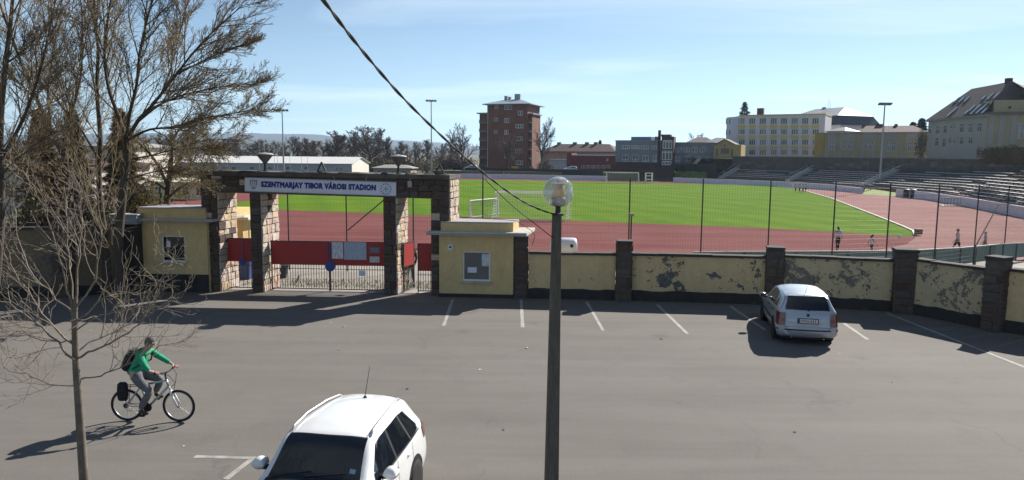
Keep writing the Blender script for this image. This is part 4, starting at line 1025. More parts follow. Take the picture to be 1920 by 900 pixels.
# set-back wings on both sides with their own eaves
for (x0, x1, ytop, ddx) in ((896, 912.5, 213, 1), (988.5, 995, 214, 1)):
    a0 = f.hit(x0, 260)[0]; a1 = f.hit(x1, 260)[0]; zt2 = f.hit(x0, ytop)[1]
    mb = MB(); f.block(mb, a0, FZ, a1, zt2, -11, -1.5); wo = mb.build('wing', BRICKD, t)
    mb = MB(); f.block(mb, a0 - .8, zt2 + .004, a1 + .5, zt2 + .35, -11.5, -.8); mb.build('eave', METALROOF, t)
    for r in range(6):
        z = FZ + 2.2 + r * 2.75; mb = MB(); f.block(mb, a0 + .2, z, a1 - .1, z + .18, -1.5, -.3); sb = mb.build('balcony', M('balcony_concrete', (.28, .25, .23), .8, .2, 1), t)
        mb = MB(); f.block(mb, a0 + .25, z + .2, a1 - .15, z + 1.0, -.36, -.31); mb.build('railing', M('balcony_rail', (.12, .10, .10), .6, .2, 2), sb)
MB().tube([f.pt(f.hit(914.5, 300)[0], FZ, .1), f.pt(f.hit(914.5, 300)[0], zt, .1)], .08, 5).build('downpipe', WFR, t)
sgn = sheet(Fac(at(959, 320, 226), at(972, 320, 226)), (959, 312, 972, 319.5), 'yellow signboard at the foot of the brick tower', M('yellow_board', (.55, .38, .03), .6, .2, 2), 0, 'signboard', .1, 'sign')
MB().box(sgn.location.x - .05, sgn.location.x + .05, 226, 226.1, FZ, sgn.location.z).build('post', STEEL, sgn)

# --- long house with brown hipped roof
OLDWALL = M('old_house_wall', (.30, .25, .20), .9, .3, .3)
A, B = at(1014, 318, 262), at(1152, 318, 250); f, t = bld('long_house', A, B, 'long old house with brown hipped roof behind the red hall', FZ)
zt = f.hit(1080, 285)[1]; wins = [(1033 + 11 * i, 296, 1037 + 11 * i, 303, 1) for i in range(4)]; ops = [f.rect(*w[:4]) for w in wins]
shell(t, f, 12, FZ, zt, ops, OLDWALL)
for o in ops: window(f, o, t, WFR, WG, .12, .12, 2)
ro = hip_roof(MB(), f, 0, f.L, 12, zt + .18, f.hit(1080, 269.5)[1], .6, .5, 4).build('roof', REDROOF, t)
for px in (1036, 1066, 1089, 1106):
    a, z = f.hit(px, 271); mb = MB(); f.block(mb, a - .6, z - .6, a + .6, z + .9, -6.6, -5.4); mb.build('chimney', BRICKD, ro)
# --- white shed and red hall
A, B = at(1029, 318, 236), at(1064, 318, 234); f, t = bld('white_shed', A, B, 'plain white shed at the left end of the red hall', FZ)
shell(t, f, 5, FZ, f.hit(1045, 301)[1], [], M('shed_white', (.50, .50, .50), .8, .15, .4)); mb = MB(); f.block(mb, -.2, f.hit(1045, 301)[1] + .004, f.L + .2, f.hit(1045, 300)[1] + .1, -5.2, .25); mb.build('roof', METALROOF, t)
REDP = M('red_render', (.20, .038, .034), .8, .2, .4)
A, B = at(1064.5, 320, 232), at(1153, 320, 226); f, t = bld('red_hall', A, B, 'low dark red hall with pale roof edge beside the grey school', FZ)
zt = f.hit(1110, 292)[1]; ops = [f.rect(1090 + 9.5 * i, 309.5, 1097 + 9.5 * i, 315.5) for i in range(6)] + [f.rect(1137.5, 297, 1140.5, 302)]
shell(t, f, 9, FZ, zt, ops, REDP)
for o in ops: window(f, o, t, WFR, WG, .1, .12, 2)
mb = MB(); f.block(mb, f.hit(1072, 300)[0], zt + .004, f.L + .1, zt + .32, -9.2, .3); mb.build('roof_edge', M('pale_edge', (.62, .58, .56), .7, .1, 1), t)
mb = MB(); f.block(mb, -.3, FZ, f.hit(1072, 300)[0], f.hit(1066, 287)[1], -5, .25); mb.build('corner_tower', REDP, t)

# --- grey school with brick stair tower
GREYR = M('grey_render', (.20, .215, .245), .85, .15, .35); BROWNB = M('brown_brick', (.075, .038, .032), .9, .3, .5)
A, B = at(1153, 320, 214), at(1238, 320, 208); f, t = bld('grey_school', A, B, 'flat roofed grey school block with two rows of windows', FZ)
k = 6.857; o0 = (1000, 240); zt = f.hit(1190, 264.5)[1]
wins = [(1135, 222, 1240, 268, 4), (1262, 222, 1370, 268, 4), (1392, 225, 1480, 272, 3), (1520, 230, 1610, 275, 3), (1145, 345, 1222, 430, 2), (1272, 345, 1352, 432, 2), (1400, 352, 1485, 437, 2), (1535, 352, 1615, 440, 2)]
ops = [f.rect(o0[0] + a / k, o0[1] + b / k, o0[0] + c / k, o0[1] + d / k) for a, b, c, d, m in wins]
shell(t, f, 14, FZ, zt, ops, GREYR)
for i, (o, w) in enumerate(zip(ops, wins)): window(f, o, t, WFR, WG if i != 7 else glass_dark('window_blue', (.08, .12, .22), .15), .1, .13, w[4], .28 if i > 3 else None)
mb = MB(); f.block(mb, -.15, zt + .004, f.L, zt + .25, -14.2, .12); mb.build('roof_edge', METALROOF, t)
a0, z = f.hit(1177, 262); a1 = f.hit(1215, 262)[0]; mb = MB(); f.block(mb, a0, zt + .26, a1, z + .9, -9, -3); mb.build('roof_plant', M('plant_blue', (.14, .19, .25), .6, .2, .5), t)
a0, z = f.hit(1218, 262); mb = MB(); f.block(mb, a0, zt + .26, a0 + 1.2, z + 1.0, -6, -5); mb.build('vent', BRICKD, t)
mb = MB(); f.block(mb, 0, FZ, f.L, f.hit(1190, 304)[1], .02, .16); mb.build('brick_base', BROWNB, t)
A, B = at(1238.5, 322, 205), at(1261.5, 322, 204); f2, t2 = bld('stair_tower', A, B, 'brown brick stair tower with tall white framed glazing', FZ)
zt = f2.hit(1250, 256)[1]; ops = [f2.rect(1242.5, 262.5, 1260.3, 279), f2.rect(1241, 282.5, 1260.3, 300), f2.rect(1241, 302, 1259, 309.5)]
shell(t2, f2, 6, FZ, zt, ops, BROWNB)
for o in ops: window(f2, o, t2, WFR, WG, .1, .2, 3, .8)
a0 = f2.hit(1239, 256)[0]; a1 = f2.hit(1257, 256)[0]; mb = MB(); f2.block(mb, a0, zt, a1, f2.hit(1250, 254)[1] + .3, -5, -.6); mb.build('roof_box', BROWNB, t2)
a0 = f2.hit(1231.5, 250)[0]; a1 = f2.hit(1236.5, 250)[0]; mb = MB(); f2.block(mb, a0, FZ, a1, f2.hit(1234, 243.5)[1], -4, -3); mb.build('chimney', BROWNB, t2)
A, B = at(1262, 320, 208), at(1337, 320, 206); f, t = bld('grey_school_annex', A, B, 'long grey school annex between stair tower and small yellow house', FZ)
zt = f.hit(1300, 268.5)[1]; ops = [f.rect(1267 + 15 * i, 276, 1278 + 15 * i, 285.5) for i in range(4)] + [f.rect(1265 + 19.5 * i, 293, 1275 + 19.5 * i, 304) for i in range(4)]
shell(t, f, 12, FZ, zt, ops, GREYR)
for i, o in enumerate(ops): window(f, o, t, WFR, WG, .1, .13, 2, .28 if i > 3 else None)
mb = MB(); f.block(mb, 0, zt + .004, f.L, zt + .25, -12.2, .12); mb.build('roof_edge', METALROOF, t)

# --- small yellow house with gable
YEL = M('yellow_render', (.40, .295, .11), .85, .2, .4)
A, B = at(1337, 312, 200), at(1388, 312, 197); f, t = bld('yellow_house', A, B, 'small yellow house with low gable in front of the white school', 0)
z0 = 0; zt = f.hit(1360, 271)[1]; ops = [f.rect(1352, 278, 1367, 288), f.rect(1342.5, 278.5, 1346.5, 293), f.rect(1371, 279, 1374.5, 293)]
shell(t, f, 8, z0, zt, ops, YEL)
for i, o in enumerate(ops): window(f, o, t, M('frame_brown', (.10, .07, .05), .7, .2, 3), WG, .12, .12, 3 if i == 0 else 1)
g = [f.pt(f.hit(1343, 270)[0], zt, .05), f.pt(f.hit(1377, 270)[0], zt, .05), f.pt(f.hit(1359, 261)[0], f.hit(1359, 262)[1], .05)]
MB().prism(g, -f.n * 8).build('gable', YEL, t)
rf = MB(); e = Vector((0, 0, .12))
for a, b in ((g[0], g[2]), (g[1], g[2])):
    d = (b - a); a2 = a - d * .12; rf.prism([a2 + f.n * .3 + e * .1, b + f.n * .3 + e * .1, b + f.n * .3 + e * 2, a2 + f.n * .3 + e * 2], -f.n * 8.4)
rf.build('roof', TILE, t)
a, z = f.hit(1359, 272.5); mb = MB(); mb.prism([f.pt(a + .35 * math.cos(q * math.pi / 6), z + .35 * math.sin(q * math.pi / 6), .06) for q in range(12)], f.n * .03); mb.build('round_window', WG, t)
# low roofs between
for (x0, x1, D0, yt, yb, mat, lab) in ((1288, 1338, 222, 256.5, 268, TILE, 'low tiled roof house behind the grey annex'), (1322, 1372, 212, 257.5, 269, M('slate', (.07, .08, .09), .7, .2, .4), 'dark slate roof house left of the white school')):
    f, t = bld('low_house', at(x0, 320, D0), at(x1, 320, D0 - 2), lab, 0); z1 = f.hit((x0 + x1) / 2, yb)[1]
    shell(t, f, 9, 0, z1, [], OLDWALL); hip_roof(MB(), f, 0, f.L, 9, z1 + .18, f.hit((x0 + x1) / 2, yt)[1], .5, .5, 2.5).build('roof', mat, t)

# --- white and yellow school
SW = M('school_white', (.60, .59, .58), .85, .08, .3); SY = M('school_yellow', (.62, .45, .17), .85, .12, .4)
A, B = at(1383.5, 300, 224), at(1543, 300, 212); f, t = bld('white_school', A, B, 'four storey white school with yellow bands and many windows', 4.5)
k = 4.09; o0 = (1200, 140); cols = [(752, 805), (835, 885), (915, 968), (1000, 1050), (1078, 1130), (1160, 1212), (1240, 1292), (1320, 1372)]; rows = [(330, 381), (417, 460), (495, 541), (575, 618)]
z0 = f.hit(1460, 300)[1] - 1; zt = f.hit(1460, 216.5)[1]; ops = []
for c in cols:
    for r in rows: ops.append(f.rect(o0[0] + c[0] / k, o0[1] + r[0] / k + .0, o0[0] + c[1] / k, o0[1] + r[1] / k))
shell(t, f, 13, z0, zt, ops, SW)
shade_g = glass_dark('window_pale', (.16, .17, .17), .3)
for i, o in enumerate(ops): window(f, o, t, WFR, WG if (i * 7) % 5 else shade_g, .12, .12, 3)
for c in cols:
    for j in range(4):
        y0, y1 = rows[j][1], (rows[j + 1][0] if j < 3 else rows[j][1] + 40)
        r = f.rect(o0[0] + (c[0] - 3) / k, o0[1] + (y0 + 3) / k, o0[0] + (c[1] + 3) / k, o0[1] + (y1 - 4) / k); mb = MB(); f.block(mb, r[0], r[1], r[2], r[3], .002, .06); mb.build('yellow_panel', SY, t)
mb = MB(); f.block(mb, -.1, zt + .003, f.L + .1, zt + .35, -13.2, .15); mb.build('parapet', SY, t)
a, z = f.hit(1420, 216); mb = MB(); f.block(mb, a - .9, zt + .36, a + .9, f.hit(1420, 201.5)[1], -5, -3.4); mb.build('chimney', BROWNB, t)
# narrow stair block at the left end
A2, B2 = at(1359.5, 300, 231), A; f3 = Fac(A2, B2); mb = MB()
ops3 = [f3.rect(1361, 222 + 21 * j, 1363.5, 233 + 21 * j) for j in range(3)] + [f3.rect(1366.5, 222 + 21 * j, 1369.5, 233 + 21 * j) for j in range(3)]
shell(t, f3, 9, z0, zt - .05, ops3, M('school_stair_white', (.56, .58, .62), .85, .08, .3), 'stair_block')
for o in ops3: window(f3, o, t, WFR, WG, .1, .1, 1)
# --- hall with mansard roof behind it
A, B = at(1470, 300, 256), at(1572, 300, 234); f, t = bld('mansard_hall', A, B, 'white hall with dark mansard and pale hipped roof behind the school', 4.5)
z1 = f.hit(1520, 236)[1]; z2 = f.hit(1520, 219)[1]
shell(t, f, 16, z0, z1, [], SW)
mb = MB(); c = [f.pt(-.6, z1, .6), f.pt(f.L + .6, z1, .6), f.pt(f.L + .6, z1, -16.6), f.pt(-.6, z1, -16.6)]; c2 = [f.pt(.8, z2, -1), f.pt(f.L - 1.4, z2, -1), f.pt(f.L - 1.4, z2, -15), f.pt(.8, z2, -15)]
mb.add(c + c2, [(0, 1, 5, 4), (1, 2, 6, 5), (2, 3, 7, 6), (3, 0, 4, 7)]); mb.build('mansard', M('slate_blue', (.040, .046, .065), .6, .2, .4), t)
hip_roof(MB(), f, .8, f.L - 1.4, 15, z2 + .02, f.hit(1520, 201.5)[1], .2, .5, 4.5).build('roof', M('roof_light_metal', (.20, .22, .24), .6, .12, .3), t)
a, z = f.hit(1520, 203); 
for dx, h in ((0, 4.2), (.8, 3.0), (-1.5, 1.4)): MB().tube([f.pt(a + dx, z - .6, -7.5), f.pt(a + dx, z + h - .6, -7.5)], .05, 5).build('antenna', STEEL, t)
mb = MB(); f.block(mb, a - 2.6, z + .2, a - 1.0, z + .7, -7.6, -7.4); mb.build('antenna_panel', STEEL, t)
f4 = Fac(at(1548, 300, 212), at(1580, 300, 208)); z3 = f4.hit(1560, 247)[1]; mb = MB(); f4.block(mb, 0, z0, f4.L, z3, -8, 0); mb.build('side_wing', SW, t)
hip_roof(MB(), f4, 0, f4.L, 8, z3 + .18, f4.hit(1560, 238)[1], .4, .5, 2).build('wing_roof', MATS['slate_blue'], t)
# --- tan building
TAN = M('tan_render', (.37, .285, .16), .88, .18, .3); TANP = M('tan_pale', (.36, .33, .29), .88, .15, .3)
A, B = at(1526, 294, 196), at(1736, 294, 182); f, t = bld('tan_building', A, B, 'long ochre building with pale bays above the stone wall', 4.5)
k = 3.334; o0 = (1540, 130); z0 = 2; zt = f.hit(1640, 250)[1]
wins = [(50, 445, 80, 505), (130, 445, 152, 500), (165, 445, 190, 500), (268, 445, 292, 500), (300, 445, 324, 505), (405, 448, 428, 512), (440, 448, 465, 512), (540, 450, 562, 512), (575, 450, 596, 512)]
ops = [f.rect(o0[0] + a / k, o0[1] + b / k, o0[0] + c / k, o0[1] + d / k) for a, b, c, d in wins]
shell(t, f, 11, z0, zt, ops, TAN)
for i, o in enumerate(ops): window(f, o, t, WFR, WG if i else shade_g, .12, .09, 2, .6)
for x0, x1 in ((123, 200), (262, 330), (398, 472), (533, 600), (46, 84)):
    for (a, b) in ((x0 - 6, x0 + 4), (x1 - 4, x1 + 6)):
        r = f.rect(o0[0] + a / k, o0[1] + 402 / k, o0[0] + b / k, o0[1] + 540 / k); mb = MB(); f.block(mb, r[0], z0, r[2], zt - .02, .002, .07); mb.build('pilaster', TANP, t)
    r = f.rect(o0[0] + (x0 + 4) / k, o0[1] + 405 / k, o0[0] + (x1 - 4) / k, o0[1] + 438 / k); mb = MB(); f.block(mb, r[0], r[1], r[2], zt - .03, .002, .05); mb.build('lintel_panel', TANP, t)
mb = MB(); f.block(mb, -.2, zt + .003, f.L + .1, zt + .3, -11.2, .25); mb.build('cornice', M('cornice_grey', (.30, .27, .23), .85, .2, .6), t)
mb = MB(); f.block(mb, 0, z0, f.hit(1545, 280)[0], zt - .01, .003, .22); mb.build('ochre_corner', M('ochre_strong', (.40, .26, .07), .85, .15, .4), t)
# roofs behind the tan building
f, t = bld('red_roof_house', at(1600, 290, 214), at(1733, 290, 206), 'house with long red brown roof and chimneys behind the ochre building', 4.5); z1 = f.hit(1660, 249)[1]
shell(t, f, 10, 4.2, z1, [], OLDWALL); ro = hip_roof(MB(), f, 0, f.L, 10, z1 + .18, f.hit(1660, 234.5)[1], .5, .5, 3).build('roof', REDROOF, t)
for px in (1618, 1645, 1652, 1680):
    a, z = f.hit(px, 238); mb = MB(); f.block(mb, a - .45, z - 1, a + .45, z + 1.0, -5.3, -4.5); mb.build('chimney', BROWNB, ro)
# --- big corner house with skylights
VIL = M('villa_grey', (.40, .37, .31), .88, .12, .3); VIL2 = M('villa_ochre', (.38, .31, .19), .88, .15, .3)
k = 5.295; o0 = (1700, 130)
A, B = at(1737, 285, 176), at(1845.5, 285, 148); f, t = bld('corner_house', A, B, 'large grey house with steep tiled roof and rows of skylights', 4.5)
z0 = 2; zt = f.hit(1790, 223.5)[1]
wins = [(215, 560, 245, 635), (290, 560, 322, 640), (362, 555, 398, 635), (428, 542, 452, 590), (464, 540, 486, 588), (525, 538, 565, 625), (612, 535, 650, 625), (700, 532, 742, 620), (280, 680, 312, 760), (352, 690, 385, 770), (415, 678, 440, 735), (455, 676, 478, 733), (610, 672, 650, 740), (525, 674, 560, 745)]
ops = [f.rect(o0[0] + a / k, o0[1] + b / k, o0[0] + c / k, o0[1] + d / k) for a, b, c, d in wins]
shell(t, f, 14, z0, zt, ops, VIL)
for o in ops: window(f, o, t, WFR, WG, .12, .08, 2, .65)
mb = MB(); f.block(mb, -.3, zt + .003, f.L + .1, zt + .3, -14, .45); mb.build('eaves_cornice', M('eaves_pale', (.36, .33, .30), .85, .15, .5), t)
# gable front turned to the right
dB = Vector((math.cos(R(-14)), math.sin(R(-14)), 0)); g = Fac(B, B + dB * 18); zt2 = g.hit(1880, 217)[1]
opg = [g.rect(o0[0] + a / k, o0[1] + b / k, o0[0] + c / k, o0[1] + d / k) for a, b, c, d in ((1105, 535, 1128, 690), (1138, 535, 1165, 690))]
w_ = MB(); wall_openings(w_, g, 0, z0, g.L, zt + .3, opg, .15)
w_.build('gable_front', VIL2, t)
for o in opg: window(g, o, t, WFR, WG, .1, .08, 2, .5)
for a in (.35, 2.2, 4.3):
    mb = MB(); g.block(mb, a, z0, a + .9, zt, .003, .1); mb.build('pilaster', TANP, t)
mb = MB(); g.block(mb, -.2, zt + .3, g.L, zt + .75, -.3, .4); mb.build('string_course', M('course_dark', (.16, .14, .12), .9, .2, .5), t)
zg = g.hit(1890, 187)[1]; a_l = g.hit(o0[0] + 870 / k, 205)[0]
mb = MB(); mb.para(g.pt(max(.3, a_l), zt + .75, -.4), g.u * (g.L - max(.3, a_l)), -g.n * 6, (0, 0, zg - zt - .75)); mb.build('attic_wall', VIL2, t)
a_w, z_w = g.hit(o0[0] + 1032 / k, o0[1] + 378 / k); mb = MB(); mb.prism([g.pt(a_w + .28 * math.cos(q * math.pi / 6), z_w + .28 * math.sin(q * math.pi / 6), -.39) for q in range(12)], g.n * .04); mb.build('round_window', BROWNB, t)
# main roof: front slope follows facade f
ze = zt + .32; rA = f.pt(-.6, ze, .6); rB = f.pt(f.L + .05, ze, .6)
sl = 5.5; zR = None
def on_slope(px, py, back):
    fb_ = Fac(f.A - f.n * back, f.B - f.n * back); a, z = fb_.hit(px, py); return a, z
aL, zL = on_slope(o0[0] + 645 / k, o0[1] + 182 / k, sl); aR, zR = on_slope(o0[0] + 1050 / k, o0[1] + 130 / k, sl); zm = (zL + zR) / 2
tL, tR = f.pt(aL, zm, -sl), f.pt(aR, zm, -sl)
mb = MB(); gE = g.pt(12.0, zg, -.2); gM = g.pt(max(.3, a_l) - .2, zg, -.2)
mb.add([rA, rB, gM, tR, tL, f.pt(-.6, ze, -2 * sl - .6), f.pt(aR + 8, ze, -2 * sl - .6), gE + Vector((8, 8, 0))], [(0, 1, 2, 3, 4), (4, 3, 6, 5), (0, 4, 5), (2, 7, 3), (3, 7, 6)])
ro = mb.build('roof', TILE, t)
sn = (rB - rA).cross(tL - rA).normalized(); sn = sn if sn.z > 0 else -sn
def slope_pt(px, py):
    r = ray(px, py); q = (rA - CAMP).dot(sn) / r.dot(sn); return CAMP + r * q
SKY = glass_dark('skylight_glass', (.30, .33, .36), .08, 1.0)
up = (tL - rA); up = (up - f.u * up.dot(f.u)).normalized()
for px, py, hh in ((497, 306, 1.5), (549, 302, 1.5), (602, 297, 1.5), (768, 282, 1.0), (835, 268, 1.6), (895, 262, 1.6), (483, 400, 1.5), (433, 442, 1.7), (598, 428, .9), (655, 385, 1.5), (710, 378, 1.5), (770, 372, 1.5), (665, 418, 1.5), (722, 412, 1.5), (775, 412, 1.4)):
    c = slope_pt(o0[0] + px / k, o0[1] + py / k); w = .7
    fr_ = MB(); fr_.para(c - f.u * (w / 2 + .08) - up * (hh / 2 + .08) + sn * .0, f.u * (w + .16), up * (hh + .16), sn * .10); so = fr_.build('skylight', M('skylight_frame', (.15, .15, .16), .5, .1, 3), ro)
    gl_ = MB(); gl_.para(c - f.u * w / 2 - up * hh / 2 + sn * .10, f.u * w, up * hh, sn * .03); gl_.build('pane', SKY, so)
for px, py, w, h in ((o0[0] + 980 / k, o0[1] + 140 / k, .5, 1.2),):
    mb = MB(); c = tR - f.u * 1.5; mb.box(c.x - w, c.x + w, c.y - w, c.y + w, zm - .4, zm + h * .6); mb.build('chimney', BROWNB, ro)
a, z = on_slope(o0[0] + 225 / k, o0[1] + 440 / k, 3); mb = MB(); mb.para(f.pt(-2.2, zt - .5, -5), f.u * 2.0, -f.n * 5, (0, 0, 2.6)); mb.build('rear_turret', M('turret_grey', (.25, .25, .25), .8, .2, .5), t)

# --- long white hall at left and houses behind the trees
HALLR = M('hall_roof', (.72, .70, .66), .45, .06, .3); HALLW = M('hall_wall', (.36, .38, .41), .8, .1, .3); HALLE = M('hall_end', (.70, .68, .62), .8, .06, .4)
A, B = at(330, 322, 214), at(660, 326, 214); f, t = bld('long_hall', A, B, 'long low white hall with bright sheet roof left of the pitch', FZ)
z1 = f.hit(560, 306)[1]; z2 = f.hit(560, 294.5)[1]; wd_ = 6.0
ops = [f.rect(x, 313, x + 5, 321) for x in (630, 637)] + [f.rect(650, 313.5, 653, 323)] + [f.rect(400 + 34 * i, 312.5, 408 + 34 * i, 318.5) for i in range(6)]
w_ = MB(); wall_openings(w_, f, 0, FZ, f.L, z1, ops, .15); w_.build('wall', HALLW, t)
for o in ops: window(f, o, t, WFR, WG, .1, .08, 2)
ev = MB(); dv = Vector((.2, .98, 0)) * 12.5
p = [f.pt(f.L, FZ), f.pt(f.L, FZ) + dv, f.pt(f.L, z1) + dv, f.pt(f.L, z2) + dv * .5, f.pt(f.L, z1)]; ev.add(p, [(0, 1, 2, 3, 4)]); ev.build('end_wall', HALLE, t)
n = 18; rl = f.L + .8
for i in range(n):
    a0, a1 = -.4 + rl * i / n + .01, -.4 + rl * (i + 1) / n - .01
    P0_, P1_ = f.pt(a0, z1 - .1, .5), f.pt(a1, z1 - .1, .5); Q0, Q1 = f.pt(a0, z2 + .05) + dv * .5, f.pt(a1, z2 + .05) + dv * .5; S0_, S1_ = f.pt(a0, z1 - .05) + dv * 1.04, f.pt(a1, z1 - .05) + dv * 1.04
    m = MB(); e = Vector((0, 0, .09)); m.add([P0_, P1_, Q1, Q0, S0_, S1_] + [v + e for v in (P0_, P1_, Q1, Q0, S0_, S1_)], [(6, 7, 8, 9), (9, 8, 11, 10), (1, 0, 3, 2), (2, 3, 4, 5), (0, 1, 7, 6), (5, 4, 10, 11), (1, 2, 8, 7), (2, 5, 11, 8), (3, 0, 6, 9), (4, 3, 9, 10)]); m.build('roof_sheet', HALLR, t)
def cottage(x0, x1, D, yb, yt, ye, wm, rm, lab, z0=FZ, depth=8, nw=3):
    f, t = bld('house', at(x0, yb, D), at(x1, yb, D - 1), lab, z0); z1 = f.hit((x0 + x1) / 2, ye)[1]; z2 = f.hit((x0 + x1) / 2, yt)[1]
    ops = []
    for i in range(nw):
        a = f.L * (i + .3) / nw; b = a + min(1.3, f.L / nw * .5); zz = z1 - min(2.4, (z1 - z0) * .75); ops.append((a, zz, b, min(z1 - .5, zz + 1.5)))
    shell(t, f, depth, z0, z1, ops, wm)
    for o in ops: window(f, o, t, WFR, WG, .1, .08, 2)
    hip_roof(MB(), f, 0, f.L, depth, z1 + .18, z2, .5, .5, 2.5).build('roof', rm, t)
CREAM = M('cream_render', (.55, .47, .30), .85, .12, .4); PINKW = M('pale_render', (.52, .48, .44), .85, .12, .4)
cottage(0, 52, 70, 352, 305, 322, PINKW, TILE, 'pale house glimpsed behind the leftmost trunks')
cottage(105, 190, 80, 350, 296, 312, PINKW, REDROOF, 'pale house with brown roof behind the big tree trunks')
cottage(168, 252, 100, 320, 266, 276, PINKW, M('roof_pale', (.30, .28, .26), .8, .2, .4), 'large pale house seen through the big tree', FZ, 9, 5)
cottage(258, 386, 100, 385, 335, 343, CREAM, M('flat_cream', (.50, .46, .36), .8, .1, .4), 'low cream building between the big tree and the gateway', FZ, 7, 5)
cottage(700, 770, 215, 330, 309, 316, OLDWALL, M('shed_roof', (.26, .24, .22), .8, .2, .5), 'low brown shed under the dark lamp bowl', FZ, 8, 3)
cottage(815, 862, 300, 322, 292, 303, OLDWALL, M('orange_roof', (.25, .09, .05), .8, .2, .4), 'distant house with orange roof left of the brick tower', FZ, 8, 2)
cottage(600, 640, 320, 322, 288, 300, PINKW, REDROOF, 'distant pale house among the bare trees', FZ, 8, 2)
# dark hedge fence along the far end
t = strip_wall([fz(862, 333) + Vector((0, 6, 0)), fz(1000, 335) + Vector((0, 6, 0)), fz(1136, 338) + Vector((0, 6, 0))], 2.6, 2.4, 'screen_fence', 'dark green screen fence behind the long white perimeter wall', M('screen_green', (.025, .034, .026), .9, .3, .6), cat='fence', pname='screen_panel')

# ------------------------------------------------------------------ hills on the horizon
def hills(name, D, pts, mat, depth=900):
    mb = MB(); rows = [[], [], []]; n = 160; rr = random.Random(int(D))
    xs = [p[0] for p in pts]; ys = [p[1] for p in pts]
    ph = [rr.uniform(0, 6.28) for _ in range(6)]
    for i in range(n + 1):
        px = xs[0] + (xs[-1] - xs[0]) * i / n; py = float(np.interp(px, xs, ys)) + .9 * math.sin(px * .021 + ph[0]) + .6 * math.sin(px * .055 + ph[1]) + .35 * math.sin(px * .16 + ph[2]) + .25 * math.sin(px * .41 + ph[3])
        c = at(px, py, D); rows[0].append((c.x * (D - depth) / D, D - depth, -8)); rows[1].append((c.x, D, c.z)); rows[2].append((c.x * 1.15, D + depth, -8))
    mb.grid(rows); return struct(mb.build(name, mat, smooth=True))
HILL = M('hill_wood', (.030, .032, .022), .95, .45, .004, 0); HILL2 = M('hill_far', (.032, .036, .028), .95, .4, .0025, 0)
hills('hills', 5200, [(-700, 262), (-200, 256), (200, 251), (420, 249), (560, 252), (680, 257), (760, 263), (860, 272), (1000, 280), (1300, 288), (1800, 296), (2600, 300)], HILL2, 1500)
hills('hills', 3000, [(-700, 272), (0, 268), (300, 264), (480, 262), (640, 268), (760, 274), (900, 281), (1200, 290), (1700, 297), (2600, 300)], HILL, 900)
# ------------------------------------------------------------------ trees
BARK = M('bark_dark', (.070, .056, .042), .95, .35, 3, .7, 14); TWIG = M('twig_brown', (.19, .145, .085), .9, .3, 2)
BARKL = M('bark_pale', (.145, .122, .095), .92, .5, 7, .5, 30); TWIGL = M('twig_pale', (.185, .152, .115), .85, .45, 5)
BUD = M('bud_olive', (.26, .205, .075), .9, .35, 2); FARTWIG = M('twig_far', (.105, .078, .060), .95, .3, .5)
def rotdir(d, ang, rr):
    a = d.orthogonal().normalized(); a = Matrix.Rotation(rr.uniform(0, 6.283), 3, d) @ a
    return (Matrix.Rotation(ang, 3, a) @ d).normalized()
def grow(rr, p, d, L, r, lvl, spec, out, tips=None):
    s = spec[lvl]; n = s['n']; pts = [p.copy()]; rad = [r]; dirs = [d]
    for i in range(n):
        w = s['wob']; d = (d + Vector((rr.gauss(0, w), rr.gauss(0, w), rr.gauss(0, w) + s['up']))).normalized()
        p = p + d * (L / n); pts.append(p.copy()); rad.append(max(r * (1 - (i + 1) / n * s.get('tap', .75)), s.get('min', .003))); dirs.append(d)
    out[lvl].append((pts, rad)); kids(rr, pts, rad, dirs, L, lvl, spec, out, tips)
def kids(rr, pts, rad, dirs, L, lvl, spec, out, tips):
    if lvl + 1 >= len(spec):
        if tips is not None: tips.extend(pts[1:])
        return
    s = spec[lvl]; k = s['kids']; n = len(pts) - 1
    for j in range(k):
        f = s.get('from', .2) + (1 - s.get('from', .2)) * (j + rr.random() * .8) / k; f = min(f, .999); x = f * n; i = int(x); w = x - i
        q = pts[i].lerp(pts[i + 1], w); rq = rad[i] * (1 - w) + rad[i + 1] * w
        nd = rotdir(dirs[min(i + 1, n)], R(rr.uniform(*s['ang'])), rr)
        grow(rr, q, nd, L * s['ratio'] * (1.1 - .55 * f) * rr.uniform(.65, 1.15), min(rq * .75, spec[lvl + 1].get('r', rq * .65)), lvl + 1, spec, out, tips)
def tube_obj(lists, sides, name, mat, parent, world=True):
    V = []; Fc = []; base = 0
    for lst, n in zip(lists, sides):
        cs = [(math.cos(2 * math.pi * k / n), math.sin(2 * math.pi * k / n)) for k in range(n)]
        for pts, rad in lst:
            a = None; m = len(pts)
            for i in range(m):
                d = pts[min(i + 1, m - 1)] - pts[max(i - 1, 0)]
                if a is None: a = d.orthogonal().normalized()
                else:
                    a = a - d * (a.dot(d) / max(d.length_squared, 1e-9)); a.normalize()
                b = d.cross(a).normalized(); p = pts[i]; r = rad[i]
                for c, s_ in cs: V.append((p.x + (a.x * c + b.x * s_) * r, p.y + (a.y * c + b.y * s_) * r, p.z + (a.z * c + b.z * s_) * r))
            for i in range(m - 1):
                for k in range(n):
                    k2 = (k + 1) % n; Fc.append((base + i * n + k, base + i * n + k2, base + (i + 1) * n + k2, base + (i + 1) * n + k))
            base += m * n
    mb = MB(); mb.v = V; mb.f = Fc
    return mb.build(name, mat, parent, world, True)
